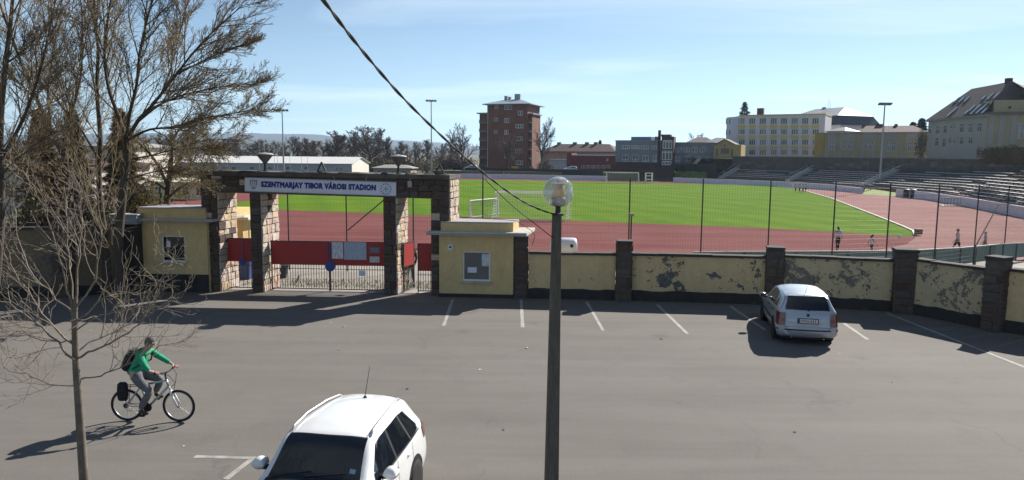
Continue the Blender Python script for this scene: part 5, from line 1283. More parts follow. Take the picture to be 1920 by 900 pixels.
def pxline(lst, D, r0, r1, dd=0.0):
    """a limb through photo points, at the tree's distance, drifting dd metres nearer or farther by its end"""
    n = len(lst); pts = [at(x, y, D + dd * i / (n - 1)) for i, (x, y) in enumerate(lst)]; out = []
    for i in range(n - 1):
        p0, p1, p2, p3 = pts[max(i - 1, 0)], pts[i], pts[i + 1], pts[min(i + 2, n - 1)]
        for j in range(4):
            t = j / 4; out.append(0.5 * ((2 * p1) + (-p0 + p2) * t + (2 * p0 - 5 * p1 + 4 * p2 - p3) * t * t + (-p0 + 3 * p1 - 3 * p2 + p3) * t ** 3))
    out.append(pts[-1]); m = len(out); rad = [r0 + (r1 - r0) * (i / (m - 1)) ** .8 for i in range(m)]
    return out, rad
def run(lst, D, r0, r1, dd, spec, out, rr, tips, L=None, jit=.0):
    pts, rad = pxline(lst, D, r0, r1, dd)
    if jit: pts = [p + Vector((rr.gauss(0, jit), rr.gauss(0, jit), rr.gauss(0, jit))) if 0 < i < len(pts) - 1 else p for i, p in enumerate(pts)]
    dirs = [(pts[min(i + 1, len(pts) - 1)] - pts[max(i - 1, 0)]).normalized() for i in range(len(pts))]
    out[0].append((pts, rad)); kids(rr, pts, rad, dirs, L or sum((b - a).length for a, b in zip(pts[:-1], pts[1:])), 0, spec, out, tips)
def flecks(rr, tips, cnt, size, spread, name, mat, parent, hang=0.0):
    mb = MB()
    for _ in range(cnt):
        p = rr.choice(tips) + Vector((rr.gauss(0, spread), rr.gauss(0, spread), rr.gauss(0, spread) - abs(rr.gauss(0, hang)))); s = size * rr.uniform(.6, 1.4)
        d = Vector((rr.uniform(-1, 1), rr.uniform(-1, 1), rr.uniform(-1, 1))).normalized(); e = d.orthogonal().normalized()
        mb.add([p + d * s, p + e * s * .5, p - d * s, p - e * s * .5], [(0, 1, 2, 3)])
    o = mb.build(name, mat, parent); o['kind'] = 'stuff'; return o

# ---- big bare trees at the left, rooted in front of the wall
rr = random.Random(21)
def spec_big(k0=20, k1=10, k2=5, L1=.36): return [
    dict(n=6, wob=.1, up=.03, kids=k0, ang=(15, 48), ratio=L1 * 1.12, **{'from': .2}),
    dict(n=7, wob=.09, up=.07, kids=k1 + 2, ang=(16, 45), ratio=.45, r=.026, min=.008, **{'from': .15}),
    dict(n=5, wob=.12, up=.06, kids=k2, ang=(16, 42), ratio=.55, r=.011, min=.006, **{'from': .1}),
    dict(n=4, wob=.2, up=.03, kids=0, ang=(20, 50), ratio=.5, r=.0085, min=.006)]
D = 26.2; base = gp(216, 562)
t = thing('big_tree', base, 'big bare tree with spreading crown rising left of the gateway', 'tree'); out = [[], [], [], []]; tips = []
stem = [(226, 566), (222, 500), (224, 430), (230, 370), (236, 310), (238, 262)]
for L_, r0, r1, dd in ((stem, .36, .20, 0), ([(238, 268), (225, 225), (205, 170), (196, 110), (200, 50), (212, -30), (220, -110)], .17, .03, 1.2), ([(238, 264), (258, 228), (290, 192), (330, 140), (370, 90), (415, 45), (455, 10)], .16, .02, -1.2),
     ([(238, 258), (243, 215), (256, 160), (262, 100), (275, 40), (295, -30), (310, -90)], .15, .03, .4), ([(262, 225), (300, 196), (345, 178), (400, 165), (450, 158), (478, 160)], .10, .015, .8), ([(240, 262), (280, 243), (330, 238), (385, 222), (440, 212), (476, 205)], .10, .015, -1.5),
     ([(300, 182), (320, 130), (335, 70), (350, 10), (365, -40)], .08, .02, 1.5), ([(330, 140), (385, 112), (430, 92), (470, 80)], .07, .015, -.5), ([(236, 300), (290, 290), (340, 275), (390, 262), (440, 262)], .07, .012, 1.6), ([(232, 340), (290, 322), (340, 325), (385, 340)], .06, .012, -1.0)):
    run(L_, D, r0 * .5, r1 * .6, dd, spec_big(24 if L_ is not stem else 5), out, rr, tips)
tube_obj([out[0]], [9], 'trunk', BARK, t); tube_obj(out[1:], [5, 3, 3], 'crown', TWIG, t)
low = [p for p in tips if p.z < 9.2 and p.x > -13.5]; flecks(rr, low if len(low) > 50 else tips, 7000, .018, .03, 'buds', BUD, t)
t = thing('big_tree', base + Vector((-.7, .35, 0)), 'leaning dark many-stemmed tree growing left out of the frame', 'tree'); out = [[], [], [], []]; tips = []
for L_, r0, r1, dd in (([(210, 566), (196, 500), (182, 430), (160, 380), (132, 325), (108, 268), (78, 205), (45, 130), (15, 50), (-10, -20)], .34, .06, 1.5), ([(206, 540), (196, 440), (186, 350), (188, 260), (182, 170), (184, 90), (176, 0), (172, -90)], .26, .05, .8), ([(150, 365), (105, 335), (60, 325), (20, 300), (-40, 270)], .16, .04, -1.0), ([(120, 300), (130, 230), (150, 150), (155, 70), (150, -20)], .12, .03, 1.0), ([(95, 240), (90, 170), (100, 90), (95, 0)], .10, .03, 1.4), ([(70, 190), (30, 150), (-20, 110)], .08, .03, .5), ([(186, 300), (150, 240), (110, 190), (70, 120), (55, 40)], .10, .02, 2.0), ([(170, 400), (120, 390), (70, 372), (20, 350), (-30, 352)], .12, .03, -.6)):
    run(L_, D + .35, r0 * .5, r1 * .6, dd, spec_big(20, 8, 5), out, rr, tips)
tube_obj([out[0]], [9], 'trunk', BARK, t); tube_obj(out[1:], [5, 3, 3], 'crown', TWIG, t)
flecks(rr, tips, 6000, .018, .04, 'buds', M('bud_brown', (.21, .16, .07), .9, .3, 2), t)
b3 = gp(-20, 590); t = thing('big_tree', b3, 'dark trunk and branches cut by the left edge of the photo', 'tree'); out = [[], [], [], []]; tips = []
for L_, r0, r1, dd in (([(-18, 600), (-4, 480), (2, 380), (0, 260), (8, 140), (20, 40), (28, -60)], .24, .05, 0), ([(2, 300), (40, 230), (70, 150), (92, 60), (110, -30)], .10, .02, .8), ([(4, 200), (-30, 120), (-50, 30)], .1, .03, .5), ([(0, 330), (30, 300), (70, 270), (110, 240)], .06, .015, -1.5), ([(10, 120), (50, 90), (100, 40)], .05, .01, 1)):
    run(L_, b3.y, r0 * .7, r1 * .8, dd, spec_big(20, 8, 5, .42), out, rr, tips)
tube_obj([out[0]], [8], 'trunk', BARK, t); tube_obj(out[1:], [5, 3, 3], 'crown', TWIG, t)
# drooping budding willow beside the gateway, behind the booth
wspec = [dict(n=6, wob=.1, up=.05, kids=14, ang=(35, 80), ratio=.42, **{'from': .35}), dict(n=6, wob=.12, up=-.07, kids=9, ang=(20, 55), ratio=.6, r=.03, min=.008, **{'from': .15}), dict(n=7, wob=.14, up=-.13, kids=4, ang=(15, 40), ratio=.5, r=.012, min=.006, **{'from': .2}), dict(n=4, wob=.15, up=-.1, kids=0, ang=(0, 1), ratio=.5, r=.007, min=.005)]
wb = Vector((at(318, 500, 31.5).x, 31.5, -.06)); t = thing('willow', wb, 'low drooping tree with olive buds reaching over the gateway end', 'tree'); out = [[], [], [], []]; tips = []
for L_, r0, r1, dd in (([(318, 556), (316, 450), (312, 390), (318, 330), (322, 290)], .2, .09, 0), ([(316, 350), (290, 300), (262, 270), (240, 262)], .09, .02, .6), ([(318, 330), (345, 290), (372, 276), (395, 290)], .09, .02, -.8), ([(322, 300), (325, 262), (340, 240), (362, 240)], .07, .02, -1.0), ([(316, 370), (350, 345), (385, 350), (405, 372)], .06, .015, -1.6), ([(316, 360), (285, 340), (258, 350)], .06, .015, -1.2)):
    run(L_, 31.5, r0, r1, dd, wspec, out, rr, tips, 3.6)
tube_obj([out[0]], [8], 'trunk', BARK, t); tube_obj(out[1:], [4, 3, 3], 'crown', M('twig_olive', (.12, .09, .045), .9, .3, 2), t)
flecks(rr, tips, 9000, .032, .06, 'buds', BUD, t)
# ---- young pale tree close to the window
D = 9.3; tb = at(158, 905, D); tb = Vector((tb.x + .03, D, 0)); rr = random.Random(77)
t = thing('young_tree', tb, 'young pale barked bare tree in the left foreground before the cyclist', 'tree'); out = [[], [], []]; tips = []
ysp = [dict(n=6, wob=.1, up=.02, kids=12, ang=(30, 65), ratio=.42, **{'from': .22}), dict(n=7, wob=.20, up=.10, kids=6, ang=(30, 70), ratio=.42, r=.0065, min=.0028, tap=.7, **{'from': .15}), dict(n=4, wob=.22, up=.08, kids=0, ang=(20, 50), ratio=.5, r=.0035, min=.0022)]
tr_pts, tr_rad = pxline([(158, 905), (152, 820), (147, 745), (143, 690), (141, 640), (140, 600), (141, 560)], D, .062, .032)
out[0].append(([tb] + [tb.lerp(tr_pts[0], .5)] + tr_pts, [.078, .068] + tr_rad))
for L_, r0, dd in (([(145, 690), (118, 655), (62, 602), (0, 562), (-30, 540)], .024, -.5), ([(142, 650), (100, 612), (60, 560), (12, 482), (-8, 430)], .022, .5), ([(143, 672), (190, 650), (240, 622), (282, 590), (330, 560)], .022, -.4), ([(147, 712), (200, 700), (245, 680), (300, 650), (348, 640)], .018, .5), ([(141, 605), (180, 570), (230, 540), (275, 500), (300, 455)], .02, .6), ([(141, 600), (122, 525), (100, 445), (70, 365), (40, 320)], .02, -.3), ([(141, 565), (149, 480), (153, 405), (148, 340)], .024, .2), ([(141, 580), (178, 520), (195, 440), (228, 385), (236, 345)], .02, -.5), ([(140, 640), (90, 640), (40, 622), (-5, 640)], .014, .8), ([(143, 662), (200, 627), (262, 600), (345, 545)], .018, .9), ([(148, 722), (100, 722), (45, 702), (5, 690)], .013, .3), ([(141, 590), (105, 560), (55, 500), (30, 420), (25, 380)], .018, .9), ([(142, 620), (190, 590), (250, 575), (310, 520), (340, 490)], .015, -.9), ([(140, 575), (128, 480), (128, 410), (120, 350)], .016, .8)):
    run(L_, D, r0 * .72, .0035, dd, ysp, out, rr, tips, 1.9, .012)
tube_obj([[out[0][0]]], [12], 'trunk', BARKL, t); tube_obj([out[0][1:]], [6], 'limbs', TWIGL, t); tube_obj(out[1:], [4, 3], 'crown', TWIGL, t)
flecks(rr, tips, 90, .012, .01, 'dry_seed_balls', TWIG, t)

# ---- conifers behind the big trees
def conifer_mesh(seed, h, w, cnt, mat, droop=.3):
    rr = random.Random(seed); mb = MB()
    for i in range(cnt):
        f = rr.random() ** .75; z = h * (.06 + .94 * f); rad = w * (1 - f) ** .75 * (.55 + .45 * math.sin(z * 5.3 / h * 9) ** 2) * math.sqrt(rr.random()) + .04; a = rr.uniform(0, 6.283)
        p = Vector((rad * math.cos(a), rad * math.sin(a), z - droop * rad)); d = Vector((math.cos(a), math.sin(a), -.25 + rr.gauss(0, .3))).normalized(); e = d.cross(Vector((rr.gauss(0, 1), rr.gauss(0, 1), 1))).normalized(); s = .022 * h * rr.uniform(.6, 1.5)
        mb.add([p - d * s, p + e * s * .3, p + d * s * 1.3, p - e * s * .3], [(0, 1, 2, 3)])
    return mb.mesh('crown', mat)
def conifer(px, D, ytop, zb, w, mesh, h0, label, group=None):
    b = at(px, 320, D); zt = at(px, ytop, D).z; s = (zt - zb) / h0; t = thing('conifer', (b.x, D, zb), label, 'tree', group)
    o = link('crown', mesh, t); o.scale = (s * w, s * w, s); MB().lathe([(.022 * (zt - zb), 0), (.012 * (zt - zb), (zt - zb) * .6), (.004, (zt - zb) * .97)], 7).build('trunk', BARK, t, False)
    return t
CON = M('conifer_dark', (.055, .052, .030), .95, .4, 1); CONB = M('conifer_brown', (.12, .09, .05), .95, .4, 1); CONT = M('conifer_teal', (.030, .060, .050), .9, .3, 1)
m1 = conifer_mesh(1, 10, 2.3, 9000, CON); m2 = conifer_mesh(2, 10, 2.3, 9000, CONB); m3 = conifer_mesh(3, 10, 2.6, 1800, CONT, .15)
for px, D, yt, w, me, lab in ((140, 44, 205, .9, m1, 'dark conifer behind the leaning tree'), (80, 40, 208, 1.0, m2, 'brown conifer left of the dark conifer'), (230, 47, 205, 1.0, m2, 'brown conifer behind the big tree fork')):
    conifer(px, D, yt, FZ, w, me, 10, lab)
conifer(1391, 262, 191, 4.5, 1.1, m3, 10, 'blue green spruce top above the white school roof'); conifer(1124, 285, 263, FZ, 1.0, m1, 10, 'small dark spruce above the long brown roof')
for px, yt in ((1706, 229), (1722, 222)): conifer(px, 226 if px == 1706 else 222, yt, 4.5, 1.6, m1, 10, 'dark rounded conifer left of the corner house gable' if px == 1706 else 'taller dark conifer touching the corner house roof')
# ---- bare trees in the distance: a few crowns, copied and turned
def far_tree_mesh(seed, h, shape):
    rr = random.Random(seed); out = [[], [], [], []]
    sp = [dict(n=7, wob=.05, up=.05, kids=shape['k0'], ang=shape['ang'], ratio=shape['ratio'], tap=.8, **{'from': shape['from']}), dict(n=6, wob=.12, up=shape['up'], kids=9, ang=(22, 50), ratio=.5, r=.011 * h, min=.0035 * h, **{'from': .25}), dict(n=4, wob=.16, up=.08, kids=7, ang=(20, 50), ratio=.6, r=.0042 * h, min=.0022 * h, **{'from': .2}), dict(n=3, wob=.2, up=.04, kids=0, ang=(0, 1), ratio=.5, r=.0026 * h, min=.002 * h)]
    grow(rr, Vector((0, 0, 0)), Vector((0, 0, 1)), h * shape.get('th', .8), .022 * h, 0, sp, out)
    def mk(lists, sides, nm, mat):
        o = tube_obj(lists, sides, nm, mat, None, False); me = o.data; bpy.data.objects.remove(o); return me
    return mk([out[0]], [6], 'trunk', FARTWIG), mk(out[1:], [4, 3, 3], 'crown', FARTWIG)
FT = [far_tree_mesh(31, 10, dict(k0=22, ang=(28, 55), ratio=.46, up=.08, **{'from': .25})), far_tree_mesh(32, 10, dict(k0=26, ang=(20, 42), ratio=.36, up=.12, **{'from': .12})), far_tree_mesh(33, 10, dict(k0=15, ang=(18, 40), ratio=.75, up=.05, th=.62, **{'from': .3})), far_tree_mesh(34, 10, dict(k0=12, ang=(35, 62), ratio=.6, up=.07, th=.6, **{'from': .3}))]
def far_tree(px, D, yt, v, label, group=None, w=1.0, zb=FZ, rz=0.0, mat=None):
    b = at(px, 320, D); zt = at(px, yt, D).z; s = (zt - zb) / 10.2; t = thing('bare_tree', (b.x, D, zb), label, 'tree', group, rz)
    for me, nm in zip(FT[v], ('trunk', 'crown')):
        o = link(nm, me, t); o.scale = (s * w, s * w, s)
    return t
far_tree(868, 212, 221, 2, 'wide bare tree just left of the brick tower', None, 1.15, FZ, .4)
far_tree(1012, 218, 207, 2, 'tall bare tree just right of the brick tower', None, .8, FZ, 2.2)
far_tree(951, 221, 238, 2, 'dark bare tree standing in front of the brick tower', None, 1.3, FZ, 1.1)
far_tree(766, 236, 248, 3, 'bare tree between the lamp bowl and the floodlight mast', None, .9, FZ, .9)
far_tree(1300, 236, 226, 3, 'round bare tree behind the grey annex', None, 1.1, 2, 1.9)
far_tree(1219, 250, 240, 3, 'faint bare tree behind the brick chimney', None, 1.0, FZ, 2.9)
far_tree(1593, 262, 232, 3, 'small bare tree right of the mansard hall', None, 1.0, 4.5, .3)
far_tree(1027, 236, 290, 3, 'short bare tree before the white shed', None, 1.6, FZ, .3)
rr = random.Random(9)
for i, (px, yt) in enumerate([(400, 262), (418, 255), (436, 262), (452, 258), (470, 252), (486, 262), (505, 256), (524, 262), (545, 258), (562, 263), (580, 258), (596, 262), (610, 245), (626, 252), (640, 246), (655, 240), (668, 246), (682, 236), (697, 232), (712, 240), (724, 252), (738, 262), (752, 266), (785, 268), (800, 262), (826, 270), (842, 262), (410, 270), (447, 268), (490, 270), (535, 270), (575, 270), (632, 262), (675, 260), (705, 262), (780, 280), (850, 282), (300, 252), (330, 256), (360, 254), (270, 256), (240, 250)]):
    far_tree(px + rr.uniform(-3, 3), rr.uniform(244, 300), yt - 6 + rr.uniform(-3, 4), [0, 1, 1, 3][rr.randrange(4)], 'bare brown tree in the wooded belt behind the long white hall', 'trees of the wooded belt', rr.uniform(1.3, 2.0), FZ, rr.uniform(0, 6))
# shrubs
def shrub_mesh(seed, cnt, mat):
    rr = random.Random(seed); mb = MB(); blobs = [(Vector((rr.uniform(-.6, .6), rr.uniform(-.6, .6), rr.uniform(.2, .7))), rr.uniform(.25, .5)) for _ in range(9)]
    for i in range(cnt):
        c, r_ = rr.choice(blobs); d = Vector((rr.gauss(0, 1), rr.gauss(0, 1), rr.gauss(0, 1))).normalized(); p = c + d * r_ * rr.random() ** .4; p.z = max(p.z, 0); s = rr.uniform(.03, .07); a = Vector((rr.gauss(0, 1), rr.gauss(0, 1), rr.gauss(0, 1))).normalized(); b = a.orthogonal().normalized()
        mb.add([p + a * s, p + b * s * .5, p - a * s, p - b * s * .5], [(0, 1, 2, 3)])
    return mb.mesh('foliage', mat)
SHB = [shrub_mesh(1, 1500, M('shrub_brown', (.075, .056, .042), .95, .4, 2)), shrub_mesh(2, 1500, M('shrub_dark', (.030, .034, .018), .95, .4, 2)), shrub_mesh(3, 1500, M('shrub_olive', (.085, .080, .030), .95, .4, 2))]
stm = MB()
for a_ in range(5): stm.tube([(0, 0, 0), (.3 * math.cos(a_ * 1.26), .3 * math.sin(a_ * 1.26), .5), (.5 * math.cos(a_ * 1.26), .5 * math.sin(a_ * 1.26), .9)], [.03, .02, .008], 4)
STEMS = stm.mesh('stems', BARK)
def shrub(px, D, ytop, w, v, label, group=None, zb=FZ, rz=0.0):
    b = at(px, 320, D); h = at(px, ytop, D).z - zb; t = thing('shrub', (b.x, D, zb), label, 'shrub', group, rz)
    for me, nm in ((SHB[v], 'foliage'), (STEMS, 'stems')):
        o = link(nm, me, t); o.scale = (w, w, h / 1.1)
for i in range(34):
    px = 390 + i * 14.5 + rr.uniform(-5, 5); shrub(px, rr.uniform(236, 262), rr.uniform(286, 304), rr.uniform(3.5, 6), rr.choice((0, 0, 0, 1, 2)), 'brownish shrub in the undergrowth below the wooded belt', 'undergrowth shrubs', FZ, rr.uniform(0, 6))
for i, (px, D_, yt, w_) in enumerate(((12, 30.5, 392, 2.0), (52, 31.5, 352, 2.4), (95, 30.2, 372, 2.0), (128, 32, 330, 2.4), (165, 30.6, 360, 1.9), (205, 33, 318, 2.5), (246, 31, 372, 1.7), (285, 34, 338, 1.9))):
    shrub(px, D_, yt, w_ * .75, (0, 2, 0, 0, 2, 0, 2, 2)[i], 'tangled brown shrub behind the wall among the big trunks', 'shrubs among the big trunks', -.3, rr.uniform(0, 6))
for i in range(9):
    px = 1268 + i * 9.5; shrub(px, 184 + rr.uniform(0, 5), rr.uniform(306, 318), 2.2, 1, 'dark evergreen shrub on the bank below the grey annex', 'shrubs on the bank', FZ, rr.uniform(0, 6))
for i in range(12):
    px = 1360 + i * 10; shrub(px, 183 + rr.uniform(0, 6) - i * .6, rr.uniform(299, 308), 2.0, 1, 'dark evergreen shrub above the terraces below the white school', 'shrubs above the terraces', 0, rr.uniform(0, 6))
for px, D, yt, w, v, lab in ((1024, 224, 302, 3.4, 0, 'brown shrub between the brick tower and the white shed'), (905, 222, 305, 2.5, 1, 'dark shrub at the foot of the brick tower'), (990, 224, 306, 2.5, 1, 'dark shrub under the right wing of the brick tower'), (1726, 178, 236, 2.4, 2, 'yellow green bush at the end of the ochre building')):
    shrub(px, D, yt, w, v, lab, None, FZ if px < 1500 else 4.5)
for i in range(10):
    shrub(1855 + i * 9, 112 - i * 2.4, rr.uniform(266, 276), 2.0, 2 if i % 3 else 0, 'dull green shrub along the top of the sunlit terraces', 'shrubs over the terraces', 4.4, rr.uniform(0, 6))
# ------------------------------------------------------------------ lamp post and cable
CONCP = M('post_concrete', (.105, .092, .076), .92, .4, 5, .5, 40, stretch=(3, 3, .6)); IRON = M('lamp_iron', (.035, .034, .034), .5, .2, 9)
LD = 10.6; lp = at(1044, 402, LD); lb = Vector((lp.x - .02, LD, 0)); lamp = thing('lamp_post', lb, 'tapered concrete lamp post with clear glass globe in the middle foreground', 'lamp post')
zt = at(1044, 404, LD).z
mb = MB(); a, b = .108, .066
V = []
for z, h in ((0, a), (zt * .5, (a + b) / 2), (zt, b)):
    c = h * .22; x0 = lb.x + (lp.x - lb.x) * z / zt
    V += [(x0 + sx, LD + sy, z) for sx, sy in ((-h + c, -h), (h - c, -h), (h, -h + c), (h, h - c), (h - c, h), (-h + c, h), (-h, h - c), (-h, -h + c))]
mb.add(V, [(i * 8 + k, i * 8 + (k + 1) % 8, (i + 1) * 8 + (k + 1) % 8, (i + 1) * 8 + k) for i in range(2) for k in range(8)] + [tuple(range(16, 24))]); mb.build('post', CONCP, lamp)
gc = at(1047, 360, LD); gr_ = 28.5 / F_PX * LD * 1.01
MB().lathe([(.085, zt), (.085, zt + .03), (.04, zt + .04), (.038, gc.z - gr_ * .98), (.10, gc.z - gr_ * .88), (.115, gc.z - gr_ * .80), (.02, gc.z - gr_ * .79)], 18, (gc.x, LD, 0)).build('neck', IRON, lamp, smooth=False)
n = 28; prof = [(gr_ * math.sin(R(180 - 148 * i / n - 0)), gc.z + gr_ * math.cos(R(180 - 148 * i / n))) for i in range(n + 1)]
prof = [(gr_ * math.sin(t), gc.z - gr_ * math.cos(t)) for t in [R(28) + (math.pi - R(28)) * i / n for i in range(n + 1)]]
prof[-1] = (.002, prof[-1][1]); MB().lathe(prof, 40, (gc.x, LD, 0)).build('globe', glass_clear('globe_glass', (.84, .87, .89), .36), lamp, smooth=True)
MB().lathe([(.07, gc.z - gr_ * .86), (.105, gc.z - gr_ * .68), (.105, gc.z - gr_ * .38), (.09, gc.z - gr_ * .34)], 20, (gc.x, LD, 0)).build('lamp_holder', M('holder_grey', (.20, .20, .21), .5, .2, 8), lamp, smooth=True)
MB().lathe([(.086, gc.z - gr_ * .34), (.086, gc.z + gr_ * .50), (.06, gc.z + gr_ * .53)], 20, (gc.x + .0, LD, 0)).build('lamp_tube', M('lamp_amber', (.72, .42, .14), .35, .25, 12), lamp, smooth=True)
MB().lathe([(.105, gc.z + gr_ * .535), (.105, gc.z + gr_ * .58), (.02, gc.z + gr_ * .60)], 20, (gc.x - .01, LD, 0)).build('top_plate', M('plate_cream', (.62, .58, .48), .5, .1, 8), lamp)
# twisted service cable from above the window down to the lamp neck, with a thinner stay beside it
CAB = M('cable_black', (.010, .010, .011), .5, .2, 20)
def cable_pts(ctrl, n=16):
    pts = [at(*c) for c in ctrl]; out = []
    for i in range(len(pts) - 1):
        p0, p1, p2, p3 = pts[max(i - 1, 0)], pts[i], pts[i + 1], pts[min(i + 2, len(pts) - 1)]
        for j in range(n):
            t = j / n; out.append(0.5 * ((2 * p1) + (-p0 + p2) * t + (2 * p0 - 5 * p1 + 4 * p2 - p3) * t * t + (-p0 + 3 * p1 - 3 * p2 + p3) * t ** 3))
    out.append(pts[-1]); return out
c1 = cable_pts([(520, -120, 3.2), (606, 0, 4.3), (680, 96, 5.4), (760, 188, 6.5), (840, 266, 7.7), (905, 323, 8.7), (965, 368, 9.6), (1005, 390, 10.2), (1041, 402.5, 10.58)], 14)
tw = thing('power_cable', c1[-1], 'black twisted power cable slung from the top edge to the lamp neck', 'cable')
for ph in (0, math.pi):
    q = []
    for i, p in enumerate(c1):
        d = (c1[min(i + 1, len(c1) - 1)] - c1[max(i - 1, 0)]).normalized(); a = d.cross(Vector((0, 0, 1))).normalized(); b = d.cross(a); t_ = i * .62 + ph
        q.append(p + (a * math.cos(t_) + b * math.sin(t_)) * .0066)
    MB().tube(q, .0070, 6).build('strand', CAB, tw, smooth=True)
c2 = cable_pts([(905, 332, 8.7), (960, 385, 9.5), (1010, 425, 10.2), (1038, 447, 10.55)], 8)
o = tag(MB().tube(c2, .006, 6).build('stay_wire', CAB, None, True, True, c2[-1]), 'thin straight stay wire under the cable reaching the lamp post', 'wire')
MB().tube([c1[70], c2[0]], .006, 5).build('clamp', CAB, o)
# loose cables along the booth roof and gate corner
c3 = [gf.pt(gf.hit(843, 340)[0] , gf.hit(843, 340)[1], .1) + DEP * 1.35 + Vector((.05, 0, 0))]
c3 = [at(861, 350, 28.1), at(860.5, 395, 28.0), at(864, 407, 27.6), at(885, 409, 27.6), at(930, 411, 27.4), at(968, 414, 27.2), at(996, 432, 26.9), at(1003, 442, 26.9), at(998, 460, 27.0)]
tag(MB().tube(c3, .011, 6).build('roof_cable', CAB, None, True, True, c3[-1]), 'black cable drooping over the ticket booth roof to the wall', 'cable')

# ------------------------------------------------------------------ vehicles
def crom(t, ks, vs_):
    i = max(0, min(len(ks) - 2, int(np.searchsorted(ks, t, side='right')) - 1)); h = ks[i + 1] - ks[i]; u = (t - ks[i]) / h
    def m(j):
        if j <= 0: return (vs_[1] - vs_[0]) / (ks[1] - ks[0])
        if j >= len(ks) - 1: return (vs_[-1] - vs_[-2]) / (ks[-1] - ks[-2])
        a = (vs_[j] - vs_[j - 1]) / (ks[j] - ks[j - 1]); b = (vs_[j + 1] - vs_[j]) / (ks[j + 1] - ks[j])
        return 0 if a * b <= 0 else 2 * a * b / (a + b)
    return (2 * u ** 3 - 3 * u ** 2 + 1) * vs_[i] + (u ** 3 - 2 * u ** 2 + u) * h * m(i) + (-2 * u ** 3 + 3 * u ** 2) * vs_[i + 1] + (u ** 3 - u ** 2) * h * m(i + 1)
class Car:
    """body lofted from stations: x (nose at 0), bottom z, waist half-width, belt z, belt half-width, top z, top half-width"""
    def __init__(s, st): s.k = [q[0] for q in st]; s.st = st
    def par(s, x): return [crom(x, s.k, [q[i] for q in s.st]) for i in range(1, 7)]
    def side(s, x, z):
        zs_, w, zb, wb, zt_, wt = s.par(x); zr_ = zt_ - .055
        if z <= zb: 
            zm = zs_ + .32
            if z < zm: return w * (1 - .10 * ((zm - z) / (zm - zs_ + 1e-6)) ** 2)
            return w + (wb - w) * ((z - zm) / max(zb - zm, 1e-3)) ** 1.6
        return wb + (wt - wb) * min(1, (z - zb) / max(zr_ - zb, 1e-3))
    def top(s, x, y):
        zs_, w, zb, wb, zt_, wt = s.par(x); f = min(1, abs(y) / wt); return zt_ - .055 * f ** 3.2 + .012 * (1 - f * f)
    def section(s, x):
        zs_, w, zb, wb, zt_, wt = s.par(x); P = [(0, zs_), (w * .86, zs_)]
        for z in np.linspace(zs_ + .03, zb, 8): P.append((s.side(x, z), z))
        for z in np.linspace(zb, zt_ - .055, 5)[1:]: P.append((s.side(x, z), z))
        for f in (.94, .8, .6, .35, 0): P.append((wt * f, s.top(x, wt * f)))
        return P
    def body(s, n=64):
        xs = np.linspace(s.k[0], s.k[-1], n); rows = []
        for x in xs:
            P = s.section(x); rows.append([(x, -y, z) for y, z in P] + [(x, y, z) for y, z in P[::-1][1:]])
        mb = MB(); mb.grid([r[::-1] for r in rows]); m = len(rows[0])
        mb.add(rows[0], [tuple(range(m))]); mb.add(rows[-1], [tuple(range(m - 1, -1, -1))]); return mb
    def side_patch(s, poly, off=.004, sg=1, thick=.0, n=10):
        """patch on the flank, outline given in x,z; filled by rows between its lower and upper outline"""
        px = [p[0] for p in poly]; x0, x1 = min(px), max(px); mb = MB(); rows = []
        def cross(x):
            zz = []
            for (ax, az), (bx, bz) in zip(poly, poly[1:] + poly[:1]):
                if (ax - x) * (bx - x) <= 0 and ax != bx: zz.append(az + (bz - az) * (x - ax) / (bx - ax))
            return min(zz), max(zz)
        xs = sorted(set(list(np.linspace(x0 + .001, x1 - .001, n)) + [min(max(p, x0 + .001), x1 - .001) for p in px]))
        for x in xs:
            a, b = cross(x); rows.append([(x, sg * (s.side(x, z) + off), z) for z in np.linspace(a, b, 6)])
        mb.grid(rows if sg < 0 else rows[::-1]); return mb
    def top_patch(s, x0, x1, f0, f1, off=.004, n=8, bow0=0.0, bow1=0.0):
        """windscreen or rear window: from x0 (half-width share f0) to x1 (f1); bow curves the ends"""
        rows = []
        for t in np.linspace(0, 1, n):
            r = []; f = f0 + (f1 - f0) * t
            for y in np.linspace(-1, 1, 13):
                x = x0 + (x1 - x0) * t + (bow0 * (1 - t) + bow1 * t) * (1 - y * y); wt = s.par(x)[5] * f
                r.append(Vector((x, y * wt, s.top(x, y * wt))))
            rows.append(r)
        mb = MB(); out = []
        for i, r in enumerate(rows):
            q = []
            for j, p in enumerate(r):
                d1 = rows[min(i + 1, n - 1)][j] - rows[max(i - 1, 0)][j]; d2 = r[min(j + 1, 12)] - r[max(j - 1, 0)]; nn = d1.cross(d2).normalized(); nn = nn if nn.z > 0 else -nn; q.append(p + nn * off)
            out.append(q)
        flip = (rows[-1][6] - rows[0][6]).cross(rows[0][12] - rows[0][0]).z < 0
        mb.grid(out[::-1] if not flip else out); return mb
TYRE = M('tyre_rubber', (.012, .012, .012), .85, .2, 12); RIM = M('wheel_rim', (.42, .43, .44), .35, .1, 9, metal=.7); ARCH = M('arch_black', (.008, .008, .009), .9, .2, 9)
TRIM = M('car_trim_black', (.010, .010, .011), .55, .2, 12); CGL = glass_dark('car_glass', (.006, .008, .012), .04, .7); CGL2 = glass_dark('car_glass_light', (.03, .035, .04), .05, .7)
REDL = M('tail_lens', (.13, .012, .012), .2, .2, 9, coat=1); ORNG = M('tail_amber', (.20, .05, .025), .2, .2, 9, coat=1); CHROME = M('chrome', (.6, .6, .62), .15, .05, 9, metal=1); HEADL = M('head_lens', (.40, .43, .46), .1, .2, 9, coat=1)
